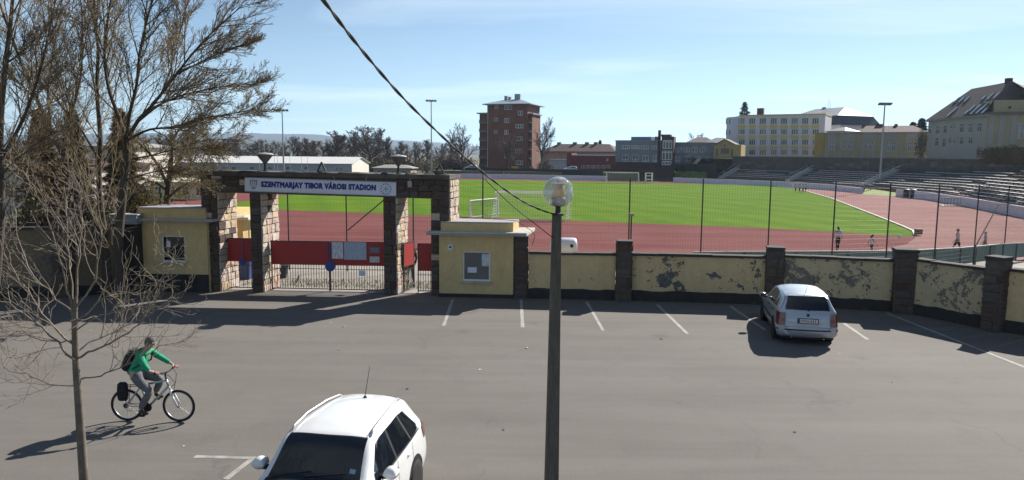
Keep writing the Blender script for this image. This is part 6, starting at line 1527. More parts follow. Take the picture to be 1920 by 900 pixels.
def wheel(t, x, y, r, w, sg):
    wt = MB().lathe([(r * .62, -w / 2), (r * .93, -w / 2), (r, -w * .38), (r, w * .38), (r * .93, w / 2), (r * .62, w / 2)], 28, (x, y, r), 'Y').build('wheel', TYRE, t, False, True)
    rm = MB(); rm.lathe([(r * .64, -w * .30), (r * .66, w * .3)], 24, (x, y, r), 'Y')
    for k in range(7):
        a = 2 * math.pi * k / 7; c = Vector((x, y + sg * w * .36, r)); e = Vector((math.cos(a), 0, math.sin(a))); rm.bar(c + e * r * .1, c + e * r * .64, .05, .03, up=(0, 1, 0))
    rm.lathe([(r * .16, sg * w * .3), (r * .15, sg * w * .42)][::1], 12, (x, y, r), 'Y'); rm.lathe([(r * .6, sg * w * .40), (r * .66, sg * w * .43), (r * .66, sg * w * .38)], 24, (x, y, r), 'Y')
    rm.build('rim', RIM, wt, False)
def arch(c, t, x, r, sg, mat):
    z0 = c.par(x)[0]; poly = [(x + r * math.cos(a), max(z0 + .005, r * .93 + r * math.sin(a))) for a in np.linspace(0, math.pi, 15)]; poly = [(x + r, z0 + .005)] + poly + [(x - r, z0 + .005)]
    c.side_patch(poly, .003, sg).build('wheel_arch', mat, t, False)
def mirror(t, x, y, z, sg, paint):
    mb = MB(); 
    prof = [(-.10, .02), (-.08, .075), (0, .09), (.05, .085), (.065, .07)]
    rows = [[Vector((x + px, y + sg * (.10 + .10 * math.cos(a)), z + pr * math.sin(a) * 1.0)) for a in np.linspace(0, 2 * math.pi, 13)] for px, pr in prof]
    mb.grid(rows); mb.add([tuple(p) for p in rows[-1][:-1]], [tuple(range(12))]); mb.add([tuple(p) for p in rows[0][:-1]], [tuple(range(12))]); m = mb.build('wing_mirror', paint, t, False, True)
    MB().bar((x - .02, y - sg * .06, z - .05), (x - .02, y + sg * .05, z - .05), .07, .05).build('mirror_foot', TRIM, m, False)
    MB().box(x + .066, x + .072, y + sg * .10 - .085, y + sg * .10 + .085, z - .055, z + .055).build('mirror_glass', CGL2, m, False)
def carpaint(name, c, flake=0.0, rough=.3):
    m, n, l, b = nt(name); f = nnoise(n, l, ncoord(n, l), 2.2, 5); 
    l.new(nmix(n, l, nramp(n, l, f, .3, .8), sc3(c, .93), sc3(c, 1.04)), b.inputs['Base Color']); b.inputs['Roughness'].default_value = rough; b.inputs['Metallic'].default_value = flake
    b.inputs['Coat Weight'].default_value = .8; b.inputs['Coat Roughness'].default_value = .06; return m
WHITEP = carpaint('paint_white', (.74, .74, .73)); SILVERP = carpaint('paint_silver', (.40, .43, .47), .45, .38)

# ---- white compact SUV (nose at x=0 in its own frame, pointing -x)
suv_st = [(0.00, .30, .62, .60, .60, .66, .55), (.06, .24, .74, .70, .71, .82, .64), (.25, .22, .86, .82, .82, .95, .70), (.70, .21, .885, .93, .845, 1.02, .72), (1.15, .21, .888, .99, .85, 1.07, .735), (1.40, .21, .888, 1.00, .85, 1.13, .73), (1.62, .21, .888, 1.01, .85, 1.30, .69), (1.86, .21, .888, 1.015, .852, 1.49, .655), (2.04, .21, .888, 1.02, .852, 1.565, .64), (2.5, .21, .888, 1.025, .852, 1.61, .635), (3.2, .21, .888, 1.035, .85, 1.60, .585), (3.72, .22, .885, 1.05, .83, 1.55, .53), (3.88, .23, .875, 1.06, .81, 1.48, .53), (4.04, .26, .85, 1.04, .78, 1.25, .56), (4.12, .29, .80, .98, .76, 1.05, .66), (4.17, .34, .70, .86, .68, .90, .60)]
suv = Car(suv_st)
def place(root, fx, fy, heading):   # nose direction angle, from +x
    root.location = (fx, fy, 0); root.rotation_euler = (0, 0, heading + math.pi)
def build_suv():
    t = thing('suv', (0, 0, 0), 'white SUV parked nose to the viewer at the bottom of the photo', 'car'); c = suv
    c.body(80).build('body', WHITEP, t, False, True)
    c.top_patch(1.43, 1.99, .90, .90, .006, 9, -.07, -.05).build('windscreen', CGL, t, False, True)
    c.top_patch(1.36, 1.43, .93, .93, .007, 3, -.08, -.07).build('cowl', TRIM, t, False)
    c.top_patch(1.985, 2.01, .90, .90, .005, 2, -.05, -.05).build('screen_seal', TRIM, t, False)
    c.top_patch(3.80, 4.03, .86, .86, .006, 6, .04, .04).build('rear_window', CGL, t, False, True)
    for sg in (-1, 1):
        c.side_patch([(1.62, 1.045), (1.70, 1.16), (2.02, 1.44), (2.20, 1.475), (2.42, 1.485), (2.44, 1.045)], .005, sg).build('front_side_window', CGL, t, False, True)
        c.side_patch([(2.50, 1.045), (2.50, 1.487), (3.05, 1.475), (3.16, 1.06)], .005, sg).build('rear_side_window', CGL, t, False, True)
        c.side_patch([(3.22, 1.065), (3.13, 1.468), (3.42, 1.43), (3.66, 1.15), (3.62, 1.09)], .005, sg).build('quarter_window', CGL, t, False, True)
        c.side_patch([(2.43, 1.046), (2.41, 1.484), (2.52, 1.486), (2.52, 1.046)], .003, sg).build('pillar_trim', TRIM, t, False)
        c.side_patch([(3.15, 1.062), (3.04, 1.474), (3.14, 1.466), (3.24, 1.066)], .003, sg).build('pillar_trim', TRIM, t, False)
        c.side_patch([(1.50, 1.02), (1.50, 1.042), (3.66, 1.085), (3.66, 1.06)], .006, sg).build('belt_trim', TRIM if False else CHROME, t, False)
        c.side_patch([(1.2, .235), (1.2, .36), (3.0, .36), (3.0, .235)], .012, sg).build('sill_cladding', TRIM, t, False)
        for x in (2.47, 3.20):
            c.side_patch([(x - .006, .38), (x - .006, 1.02), (x + .006, 1.02), (x + .006, .38)], .004, sg).build('door_gap', TRIM, t, False)
        for x in (2.30, 3.02):
            hd = MB(); y = sg * (c.side(x, .90) + .012); hd.bar((x - .09, y, .905), (x + .09, y, .91), .03, .03); bevel(hd.build('door_handle', WHITEP, t, False), .008)
        for x in (.80, 3.30):
            arch(c, t, x, .395, sg, TRIM); arch(c, t, x, .355, sg, ARCH); wheel(t, x, sg * .80, .335, .22, sg)
        rl = MB(); rl.tube([(x, sg * (c.par(x)[5] * .93), c.top(x, c.par(x)[5] * .93) + h) for x, h in ((2.06, .004), (2.16, .04), (2.6, .05), (3.2, .05), (3.6, .04), (3.7, .004))], .016, 8); rl.build('roof_rail', M('rail_silver', (.55, .56, .57), .35, .1, 9, metal=.5), t, False, True)
        rgv = []
        for x in np.linspace(2.02, 3.76, 14):
            y = sg * c.par(x)[5] * .865; rgv.append(Vector((x, y, c.top(x, y) + .0025)))
        MB().tube(rgv, .007, 5).build('roof_seam', M('seam_grey', (.22, .22, .23), .6, .1, 9), t, False)
        mirror(t, 1.84, sg * .87, 1.12, sg, WHITEP)
        c.side_patch([(.10, .74), (.42, .90), (.46, .80), (.16, .64)], .006, sg).build('headlight', HEADL, t, False, True)
        c.side_patch([(3.86, .84), (3.80, 1.04), (3.98, 1.12), (4.11, 1.0), (4.12, .86)], .012, sg).build('taillight', REDL, t, False, True)
    MB().box(-.012, .05, -.5, .5, .40, .56).build('grille', TRIM, t, False); MB().box(-.02, -.008, -.26, .26, .42, .53).build('number_plate', WHITE, t, False)
    an = MB(); an.lathe([(.035, 0), (.02, .03), (.008, .045)], 10, (3.45, 0, c.top(3.45, 0) - .004)); an.tube([(3.45, 0, c.top(3.45, 0) + .03), (3.68, 0, c.top(3.45, 0) + .45)], [.006, .0035], 5); an.build('antenna', TRIM, t, False)
    wp = MB(); wp.tube([(1.42, .1, c.top(1.42, .1) + .02), (1.50, -.45, c.top(1.50, -.45) + .022)], .009, 5); wp.tube([(1.41, .6, c.top(1.41, .6) + .02), (1.49, .05, c.top(1.49, .05) + .022)], .009, 5); wp.build('wipers', TRIM, t, False)
    db = MB(); db.box(1.34, 1.40, .45, .52, 0, .001); 
    st_ = MB(); z = c.top(1.43, -.5); st_.add([Vector((1.52, -.56, c.top(1.52, -.56) + .010)), Vector((1.52, -.48, c.top(1.52, -.48) + .010)), Vector((1.57, -.48, c.top(1.57, -.48) + .010)), Vector((1.57, -.56, c.top(1.57, -.56) + .010))], [(0, 3, 2, 1)] if False else [(0, 1, 2, 3)]); st_.build('windscreen_sticker', M('sticker', (.20, .30, .36), .5, .2, 20), t, False)
    return t
suv_root = build_suv()
# nose points at the viewer and a little to the left; anchor: roof front edge middle
SUV_HEAD = math.atan2(-1, -.16)
def car_anchor(local, head): return Matrix.Rotation(head + math.pi, 3, 'Z') @ Vector(local)
ra = at(617, 811, 9.35)
def solve(px, py, zloc):
    r = ray(px, py); return CAMP + r * ((zloc - CAM_H) / r.z)
anc = solve(617, 811, suv.top(2.0, 0) * .96); off_ = car_anchor((2.0 * .96, 0, 0), SUV_HEAD)
suv_root.scale = (.96, .96, .96); suv_root.location = (anc.x - off_.x, anc.y - off_.y, 0); suv_root.rotation_euler = (0, 0, SUV_HEAD + math.pi)

# ---- silver hatchback seen from behind
hb_st = [(0.00, .30, .58, .56, .56, .60, .50), (.06, .22, .70, .62, .66, .70, .58), (.3, .19, .79, .74, .75, .82, .62), (.8, .18, .815, .86, .78, .92, .65), (1.15, .18, .82, .91, .785, .98, .66), (1.5, .18, .823, .93, .785, 1.22, .62), (1.85, .18, .823, .94, .785, 1.385, .58), (2.2, .18, .823, .945, .785, 1.44, .565), (2.8, .18, .823, .955, .782, 1.44, .59), (3.35, .19, .82, .97, .775, 1.415, .585), (3.58, .20, .815, .98, .768, 1.375, .585), (3.70, .21, .81, .98, .765, 1.25, .605), (3.80, .22, .80, .97, .76, 1.06, .645), (3.845, .23, .79, .95, .75, .975, .64), (3.90, .25, .775, .72, .74, .90, .66), (3.94, .28, .74, .60, .72, .70, .64), (3.96, .32, .66, .54, .64, .58, .58)]
hb = Car(hb_st)
def rear_face(x, y0, y1, z0, z1, th=.01): return MB().box(x, x + th, y0, y1, z0, z1)
def build_hatch(label, plate=True, paint=SILVERP):
    t = thing('hatchback', (0, 0, 0), label, 'car'); c = hb
    c.body(80).build('body', paint, t, False, True)
    # tail panels built square across the back
    tg = MB(); rows = []
    for z, x, w in ((.52, 3.955, .70), (.62, 3.965, .715), (.74, 3.955, .725), (.86, 3.925, .72), (.955, 3.875, .70), (.985, 3.845, .68)):
        rows.append([(x - .05 * (abs(y) ** 2.5), y * w, z) for y in np.linspace(-1, 1, 13)])
    tg.grid(rows); tg.build('tailgate', paint, t, False, True)
    bp = MB(); rows = []
    for z, x, w in ((.22, 3.88, .74), (.27, 3.95, .79), (.36, 3.99, .815), (.46, 4.0, .82), (.535, 3.985, .815), (.55, 3.93, .80)):
        rows.append([(x - .16 * abs(y) ** 4, y * w, z) for y in np.linspace(-1, 1, 15)])
    bp.grid(rows); bp.build('bumper', paint, t, False, True)
    bs_ = MB(); rows = []
    for z, x in ((.435, 4.008), (.455, 4.016), (.475, 4.008)): rows.append([(x - .16 * abs(y) ** 4, y * .828, z) for y in np.linspace(-1, 1, 15)])
    bs_.grid(rows); bs_.build('bumper_strip', TRIM, t, False)
    lo = MB(); lo.box(3.70, 3.90, -.66, .66, .20, .26); lo.build('under_panel', TRIM, t, False)
    c.top_patch(3.605, 3.815, .88, .92, .006, 7, .03, .03).build('rear_window', CGL, t, False, True)
    c.top_patch(1.17, 1.80, .90, .90, .006, 7, -.06, -.04).build('windscreen', CGL, t, False, True)
    sp = MB(); sp.box(3.56, 3.64, -.50, .50, 1.350, 1.372); bevel(sp.build('roof_spoiler', paint, t, False), .008)
    for sg in (-1, 1):
        c.side_patch([(1.52, .965), (1.62, 1.06), (1.95, 1.30), (2.25, 1.335), (2.28, .965)], .005, sg).build('front_side_window', CGL2, t, False, True)
        c.side_patch([(2.34, .968), (2.34, 1.338), (2.85, 1.335), (3.02, 1.02), (3.02, .985)], .005, sg).build('rear_side_window', CGL2, t, False, True)
        c.side_patch([(3.08, .99), (3.06, 1.05), (3.18, 1.22), (3.34, 1.08), (3.32, 1.0)], .005, sg).build('quarter_window', CGL, t, False, True)
        c.side_patch([(1.0, .52), (1.0, .57), (3.0, .57), (3.0, .52)], .010, sg).build('side_moulding', TRIM, t, False)
        for x in (2.31, 3.05): c.side_patch([(x - .006, .32), (x - .006, .95), (x + .006, .95), (x + .006, .32)], .004, sg).build('door_gap', TRIM, t, False)
        for x in (2.15, 2.88):
            hd = MB(); y = sg * (c.side(x, .82) + .012); hd.bar((x - .08, y, .82), (x + .08, y, .825), .028, .028); hd.build('door_handle', TRIM, t, False)
        for x in (.72, 3.18): arch(c, t, x, .35, sg, ARCH); wheel(t, x, sg * .73, .295, .19, sg)
        # wrap-round rear lamps
        tl = MB(); rows = []
        for z in np.linspace(.57, .93, 6):
            k_ = (z - .57) / .36; r = []
            for q in np.linspace(0, 1, 7):
                if q < .5: y = .60 + (.76 - .60) * q * 2; x = 3.990 - .05 * k_ - .03 * (q * 2) ** 2
                else: u = (q - .5) * 2; x = 3.960 - .05 * k_ - .22 * u; y = .76 + .075 * math.sqrt(u) - .025 * k_
                r.append((x, sg * y, z))
            rows.append(r)
        tl.grid(rows if sg > 0 else [r[::-1] for r in rows]); tlo = tl.build('taillight', REDL, t, False, True)
        MB().box(3.962, 3.975, min(sg * .62, sg * .715), max(sg * .62, sg * .715), .69, .76).build('lamp_lens', ORNG, tlo, False)
        mirror(t, 1.60, sg * .82, .98, sg, paint)
    if plate:
        pl = rear_face(3.968, -.26, .26, .655, .765, .008).build('number_plate', M('plate_white', (.62, .62, .62), .5, .05, 6), t, False)
        for (y0, y1, z0, z1) in ((-.28, .28, .768, .785), (-.28, .28, .635, .652), (-.28, -.262, .652, .768), (.262, .28, .652, .768)): rear_face(3.966, y0, y1, z0, z1, .014).build('plate_frame', TRIM, pl, False)
        rear_face(3.977, -.26, -.215, .656, .764, .002).build('plate_band', M('plate_eu_blue', (.02, .05, .25), .5, .1, 5), pl, False)
        text_mesh('HTH-633', .075, .40, 'plate_text', M('plate_black', (.01, .01, .012), .5, .1, 5), pl, (3.976, -.19, .672), (0, 1, 0), (1, 0, 0), .02, Vector((0, 0, 1)), .0015)
    em = MB(); em.lathe([(.042, 0), (.042, .012), (.03, .018)], 18, (3.925, 0, .87), 'X'); em.build('badge', M('badge_dark', (.03, .04, .04), .3, .2, 9, metal=.6), t, False)
    wp = MB(); wp.tube([(3.835, .02, 1.005), (3.83, -.05, 1.02), (3.805, -.38, 1.075)], .009, 5); wp.lathe([(.03, 0), (.03, .03)], 10, (3.83, .02, .995), 'X'); wp.build('rear_wiper', TRIM, t, False)
    an = MB(); an.tube([(3.40, 0, c.top(3.40, 0)), (3.56, 0, c.top(3.4, 0) + .22)], [.007, .003], 5); an.build('antenna', TRIM, t, False)
    MB().tube([(3.80, -.42, .235), (3.99, -.42, .235)], .022, 8).build('exhaust', CHROME, t, False)
    return t
hatch = build_hatch('silver hatchback parked nose to the peeled wall, seen from behind')
HH = math.atan2(1, .20)
mid = (gp(1470, 634) + gp(1566, 640)) / 2; off_ = car_anchor((3.55, 0, 0), HH)
anc = solve(1515, 603, .70); off_ = car_anchor((3.96, 0, 0), HH)
hatch.location = (anc.x - off_.x, anc.y - off_.y, 0); hatch.rotation_euler = (0, 0, HH + math.pi)
for px, D, rz, lab in ((868, 205.5, .3, 'distant pale parked car nearest the cable'), (884, 206, 1.4, 'distant parked car left of the brick tower'), (1056, 206, .2, 'distant parked car before the red hall')):
    c = copy_tree(hatch); p = at(px, 320, D); c.location = (p.x, D, .55); c.rotation_euler = (0, 0, rz); c['label'] = lab
mb = MB(); struct(mb.grid([[(-22, 203.2, .54), (32, 196, .54)], [(-22, 210, .54), (32, 210, .54)]]).build('far_car_park', ASPHALT))
mb = MB(); mb.grid([[(-22, 203.2, FZ - .05), (32, 196, FZ - .05)], [(-22, 203.2, .54), (32, 196, .54)]]); struct(mb.build('far_bank', EARTH))
# ------------------------------------------------------------------ people
def skin_mesh(V, Eg, Rad, mat, root=0, sub=2, name='body'):
    me = bpy.data.meshes.new(name); me.from_pydata([tuple(v) for v in V], Eg, []); me.update()
    o = bpy.data.objects.new(name, me); col.objects.link(o); m = o.modifiers.new('skin', 'SKIN'); m.use_smooth_shade = True
    if not me.skin_vertices: me.skin_vertices.new(name='')
    for i, r in enumerate(Rad):
        sv = me.skin_vertices[0].data[i]; sv.radius = (r, r) if isinstance(r, (int, float)) else r; sv.use_root = (i == root)
    sb = o.modifiers.new('sub', 'SUBSURF'); sb.levels = sub; sb.render_levels = sub
    dg = bpy.context.evaluated_depsgraph_get(); dg.update(); out = bpy.data.meshes.new_from_object(o.evaluated_get(dg)); bpy.data.objects.remove(o)
    out.materials.clear(); out.materials.append(mat); out.name = name
    out.polygons.foreach_set('use_smooth', [True] * len(out.polygons)); return out
SKIN = M('skin', (.45, .28, .20), .6, .1, 9); EYE = M('eye_dark', (.02, .018, .016), .4, .1, 9); LIP = M('lip', (.33, .15, .12), .6, .1, 9)
def chain_mesh(chains, mat, name, sub=2):
    """chains: lists of (point, radius); equal points are shared so limbs grow out of one surface"""
    V, Rd, Eg, idx = [], [], [], {}
    for ch in chains:
        prev = None
        for p, r in ch:
            k = tuple(round(x, 4) for x in p)
            if k not in idx: idx[k] = len(V); V.append(p); Rd.append(r)
            if prev is not None and prev != idx[k]: Eg.append((prev, idx[k]))
            prev = idx[k]
    return skin_mesh(V, Eg, Rd, mat, 0, sub, name)
def join_meshes(a, mb, mat):
    """append MB geometry to mesh a"""
    v = [tuple(x.co) for x in a.vertices]; f = [tuple(p.vertices) for p in a.polygons]; n = len(v)
    me = bpy.data.meshes.new(a.name); me.from_pydata(v + list(mb.v), [], f + [tuple(i + n for i in q) for q in mb.f]); me.update(); me.materials.append(mat)
    me.polygons.foreach_set('use_smooth', [True] * len(me.polygons)); return me
def fingers(mb, h, d, side, up, s=1.0):
    """five bent fingers at hand point h; d points along the hand, side across the palm, up away from the palm"""
    h, d, side, up = Vector(h), Vector(d).normalized(), Vector(side).normalized(), Vector(up).normalized()
    for k, L in ((-1.5, .062), (-.5, .074), (.5, .078), (1.5, .068)):
        p = h + d * .045 * s + side * k * .019 * s; q = p + (d * .7 - up * .25) * L * .55 * s; r = q + (d * .1 - up * .9) * L * .55 * s
        mb.tube([p - d * .02 * s, p, q, r], [.009 * s, .0095 * s, .009 * s, .007 * s], 6)
    p = h + side * .032 * s + d * .0; q = p + (side * .6 + d * .6 - up * .2) * .035 * s; r = q + (d * .8 - up * .5) * .03 * s; mb.tube([h, p, q, r], [.012 * s, .012 * s, .011 * s, .008 * s], 6)
def head_parts(t, hc, fwd, s, hair_mat, hair='short', cap=None, tilt=0):
    """face and hair on a head centred at hc looking along fwd"""
    f = Vector(fwd).normalized(); l_ = Vector((0, 0, 1)).cross(f).normalized(); u = f.cross(l_); hc = Vector(hc)
    fm = MB()
    P = lambda a, b, c: hc + f * a * s + l_ * b * s + u * c * s
    nose = MB(); nose.tube([P(.088, 0, .012), P(.108, 0, -.018), P(.092, 0, -.03)], [.009 * s, .014 * s, .008 * s], 6); no = nose.build('nose', SKIN, t, False, True)
    ey = MB()
    for sg in (-1, 1): ey.lathe([(.001, -.01 * s), (.010 * s, -.005 * s), (.010 * s, .005 * s), (.001, .01 * s)], 8, P(.086, sg * .033, .012))
    ey.build('eyes', EYE, t, False, True)
    mo = MB(); mo.tube([P(.082, -.024, -.055), P(.092, 0, -.056), P(.082, .024, -.055)], .006 * s, 5); mo.build('mouth', LIP, t, False)
    ea = MB()
    for sg in (-1, 1): ea.tube([P(0, sg * .083, .02), P(-.01, sg * .094, .0), P(0, sg * .085, -.025)], [.012 * s, .016 * s, .01 * s], 6)
    ea.build('ears', SKIN, t, False, True)
    hm = MB(); n = 14; rows = []
    for i in range(9):
        th = math.pi * .64 * i / 8; r = []
        for j in range(n + 1):
            ph = 2 * math.pi * j / n; fr = math.cos(ph); 
            lim = th * (1 - .36 * max(0, fr)); x, y, z = math.sin(lim) * math.cos(ph), math.sin(lim) * math.sin(ph), math.cos(lim); r.append(P(x * .108 - .008, y * .094, z * .125 + .012))
        rows.append(r)
    hm.grid(rows)
    if hair == 'long': hm.tube([P(-.06, 0, .02), P(-.10, 0, -.06), P(-.10, 0, -.16), P(-.085, 0, -.27)], [.075 * s, .08 * s, .07 * s, .03 * s], 9)
    if hair == 'bun': hm.tube([P(-.05, 0, .03), P(-.10, 0, -.03), P(-.09, 0, -.10)], [.07 * s, .085 * s, .05 * s], 9)
    hm.build('hair' if cap is None else 'cap', hair_mat, t, False, True)
    if cap is not None:
        br_ = MB(); br_.grid([[P(.085, y, .045) for y in (-.06, -.03, 0, .03, .06)], [P(.15 - abs(y) * .6, y, .035) for y in (-.06, -.03, 0, .03, .06)]]); br_.build('cap_peak', cap, t, False)
def walker(loc, h, facing, ph, shirt, trousers, shoes, hair_mat, label, hair='short', arm=None, sleeve='short', group=None, shorts=False, cap=None, name='person'):
    t = thing(name, loc, label, 'person', group, facing); s = h / 1.72
    V3 = lambda x, y, z: Vector((x * s, y * s, z * s)); st = .30 * math.sin(ph); st2 = -st
    pel, spn, che, nek, hb_, hd, tpv = V3(0, 0, .93), V3(.01, 0, 1.08), V3(.02, 0, 1.30), V3(.02, 0, 1.46), V3(.03, 0, 1.52), V3(.045, 0, 1.60), V3(.04, 0, 1.68)
    rad = lambda *q: tuple(x * s for x in q)
    legs = {}
    for sg, sw in ((-1, st), (1, st2)):
        hip = V3(0, sg * .09, .89); knee = V3(sw * .55 + .05, sg * .095, .49); lift = .06 if sw < 0 else 0; ank = V3(sw * 1.05 - (.06 if sw < 0 else 0), sg * .09, .09 + lift); toe = V3(sw * 1.05 + .13, sg * .10, .035 + lift * .3); legs[sg] = (hip, knee, ank, toe)
    arms = {}
    for sg, sw in ((-1, st2), (1, st)):
        sh = V3(.01, sg * .185, 1.40); a = (arm or {}).get(sg)
        el = V3(sw * .45 - .03, sg * .25, 1.13); wr = V3(sw * .9 + .06, sg * .24, .90)
        if a: el, wr = V3(*a[0]), V3(*a[1])
        hn = wr + (wr - el).normalized() * .07 * s; arms[sg] = (sh, el, wr, hn)
    R_ = lambda x: x * s
    ch = [[(pel, (R_(.145), R_(.11))), (spn, (R_(.125), R_(.095))), (che, (R_(.15), R_(.105))), (nek, R_(.052)), (hb_, R_(.062)), (hd, (R_(.082), R_(.095))), (tpv, R_(.062))]]
    for sg in (-1, 1):
        hp_, kn, an, to = legs[sg]; ch.append([(pel, (R_(.145), R_(.11))), (hp_, R_(.088)), (hp_.lerp(kn, .5), R_(.075)), (kn, R_(.052)), (kn.lerp(an, .35), R_(.052)), (an, R_(.034)), (to, R_(.03))])
        sh, el, wr, hn = arms[sg]; ch.append([(che, (R_(.15), R_(.105))), (sh, R_(.055)), (sh.lerp(el, .5), R_(.045)), (el, R_(.036)), (wr, R_(.026)), (hn, (R_(.036), R_(.018)))])
    body = chain_mesh(ch, SKIN, 'body', 2); fb_ = MB()
    for sg in (-1, 1): sh, el, wr, hn = arms[sg]; fingers(fb_, hn, hn - wr, Vector((1, 0, 0)), Vector((0, sg, 0)), s)
    link('body', join_meshes(body, fb_, SKIN), t)
    k = 1.13; sc_ = [[(pel + V3(0, 0, .04), (R_(.160), R_(.128))), (spn, (R_(.145), R_(.115))), (che, (R_(.168), R_(.125))), (nek - V3(0, 0, .03), R_(.066))]]
    for sg in (-1, 1):
        sh, el, wr, hn = arms[sg]; end = sh.lerp(el, .72) if sleeve == 'short' else el.lerp(wr, .95)
        cc_ = [(che, (R_(.168), R_(.125))), (sh, R_(.07)), (sh.lerp(el, .5), R_(.062))]
        if sleeve != 'short': cc_ += [(el, R_(.052)), (end, R_(.042))]
        else: cc_ += [(end, R_(.06))]
        sc_.append(cc_)
    link('shirt', chain_mesh(sc_, shirt, 'shirt', 2), t)
    tc_ = [[(pel + V3(0, 0, .02), (R_(.157), R_(.125))), (pel - V3(0, 0, .05), (R_(.155), R_(.125)))]]
    for sg in (-1, 1):
        hp_, kn, an, to = legs[sg]; c_ = [(pel - V3(0, 0, .05), (R_(.155), R_(.125))), (hp_ - V3(0, 0, .05), R_(.1)), (hp_.lerp(kn, .55), R_(.088))]
        c_ += [(kn + (hp_ - kn) * .1, R_(.08))] if shorts else [(kn, R_(.066)), (kn.lerp(an, .5), R_(.062)), (an + (kn - an) * .06, R_(.052))]
        tc_.append(c_)
    link('shorts' if shorts else 'trousers', chain_mesh(tc_, trousers, 'trousers', 2), t)
    for sg in (-1, 1):
        hp_, kn, an, to = legs[sg]; heel = an + V3(-.05, 0, -.055); link('shoe', chain_mesh([[(an + V3(0, 0, -.01), R_(.042)), (an.lerp(to, .35) + V3(0, 0, -.015), R_(.045)), (to + V3(.02, 0, .0), R_(.035))]], shoes, 'shoe', 1), t)
    head_parts(t, hd + V3(0, 0, .0), (1, 0, 0), s, hair_mat, hair, cap)
    return t
CL = lambda n, c, v=.15: M('cloth_' + n, c, .9, v, 12, .9, 11)
WHITES, NAVY, BLACKC, JEANS, PALEB, GREYC = CL('white', (.62, .60, .60)), CL('navy', (.018, .022, .04)), CL('black', (.012, .012, .014)), CL('jeans', (.045, .07, .14)), CL('pale_blue', (.42, .52, .60)), CL('grey', (.12, .12, .13))
HAIRD, HAIRB = M('hair_dark', (.015, .011, .008), .7, .3, 30), M('hair_brown', (.05, .03, .018), .7, .3, 30); SHOE = M('shoe_black', (.015, .015, .016), .6, .2, 9); SHOEW = M('shoe_white', (.5, .5, .5), .6, .2, 9)
p = fz(1570, 469); walker(p, 1.66, math.radians(75), 1.0, WHITES, NAVY, SHOE, HAIRD, 'person in white top and dark trousers walking on the red track', 'bun', sleeve='long')
p = fz(1633, 480); walker(p, 1.42, math.radians(-60), .8, WHITES, NAVY, SHOE, HAIRD, 'child with long dark hair and white top beside the corner pillar', 'long', sleeve='short', shorts=True)
p = fz(1794, 475.5); walker(p, 1.70, math.radians(172), 1.2, WHITES, BLACKC, SHOEW, HAIRB, 'person in white shirt and black shorts striding left along the track', 'short', shorts=True)
p = fz(1846, 474); walker(p, 1.46, math.radians(165), .9, PALEB, GREYC, SHOEW, HAIRB, 'child in pale blue shirt following along the track at right', 'short')
for px, py, hgt, fa, ph, sh_, tr, lab in ((1491.5, 360, 1.42, 95, .6, WHITES, NAVY, 'leftmost of four white shirted children far along the track'), (1499, 361, 1.55, 85, 1.2, WHITES, BLACKC, 'second from left of four white shirted children far along the track'), (1505.5, 361.5, 1.5, 92, -.8, WHITES, NAVY, 'third from left of four white shirted children far along the track'), (1510.5, 360.5, 1.52, 88, 1.0, PALEB, NAVY, 'rightmost of four children far along the track')):
    walker(fz(px, py), hgt, math.radians(fa), ph, sh_, tr, SHOE, HAIRD, lab, 'short', group='children far along the track')
walker(fz(944.5, 334.6), 1.7, math.radians(-90), .3, BLACKC, NAVY, SHOE, HAIRD, 'dark clothed figure before the far white wall, left of its companion', group=None, sleeve='long')
walker(fz(955, 334.8), 1.5, math.radians(-120), .8, GREYC, JEANS, SHOE, HAIRB, 'smaller grey clothed figure before the far white wall', sleeve='long')
gpn = Vector((at(770, 540, 29.6).x, 29.6, -.03)); walker(gpn, 1.72, math.radians(-100), .25, NAVY, JEANS, SHOEW, HAIRD, 'person in blue jeans standing behind the open red gate leaf', sleeve='long')

# ---- cyclist
BX, BY = gp(240, 789).x + .0, gp(240, 789).y; BR = R(-1.5)
bike = thing('bicycle', (BX, BY, 0), 'silver and black mountain bike ridden across the car park', 'bicycle', None, BR)
ALU = M('bike_silver', (.45, .46, .47), .35, .15, 12, metal=.6); BLK = M('bike_black', (.012, .012, .013), .5, .2, 12); WB, WR = 1.03, .325
bar_rot = R(-14)
for i, x in enumerate((0.0, WB)):
    c = (x, 0, WR); w = MB(); m_ = 36
    for k in range(m_):
        pass
    tor = MB(); rows = []
    for k in range(m_ + 1):
        a = 2 * math.pi * k / m_; rows.append([(x + (WR - .024 + .024 * math.cos(b)) * math.cos(a), .024 * math.sin(b), WR + (WR - .024 + .024 * math.cos(b)) * math.sin(a)) for b in np.linspace(0, 2 * math.pi, 9)])
    tor.grid(rows); wo = tor.build('wheel', TYRE, bike, False, True)
    rim = MB(); rows = []
    for k in range(m_ + 1):
        a = 2 * math.pi * k / m_; rows.append([(x + (WR - .052 + .012 * math.cos(b)) * math.cos(a), .012 * math.sin(b), WR + (WR - .052 + .012 * math.cos(b)) * math.sin(a)) for b in np.linspace(0, 2 * math.pi, 7)])
    rim.grid(rows); rim.build('rim', ALU, wo, False, True)
    sp = MB()
    for k in range(28):
        a = 2 * math.pi * k / 28; sp.tube([(x + .02 * math.cos(a + .6), .025 * (-1) ** k, WR + .02 * math.sin(a + .6)), (x + (WR - .055) * math.cos(a), 0, WR + (WR - .055) * math.sin(a))], .0022, 3, False)
    sp.build('spokes', ALU, wo, False); MB().lathe([(.022, -.05), (.03, 0), (.022, .05)], 12, c, 'Y').build('hub', BLK, wo, False)
bb = Vector((.43, 0, .30)); seat = Vector((.24, 0, .86)); hdt, hdb = Vector((.80, 0, .86)), Vector((.845, 0, .72)); axf = Vector((WB, 0, WR)); axr = Vector((0, 0, WR))
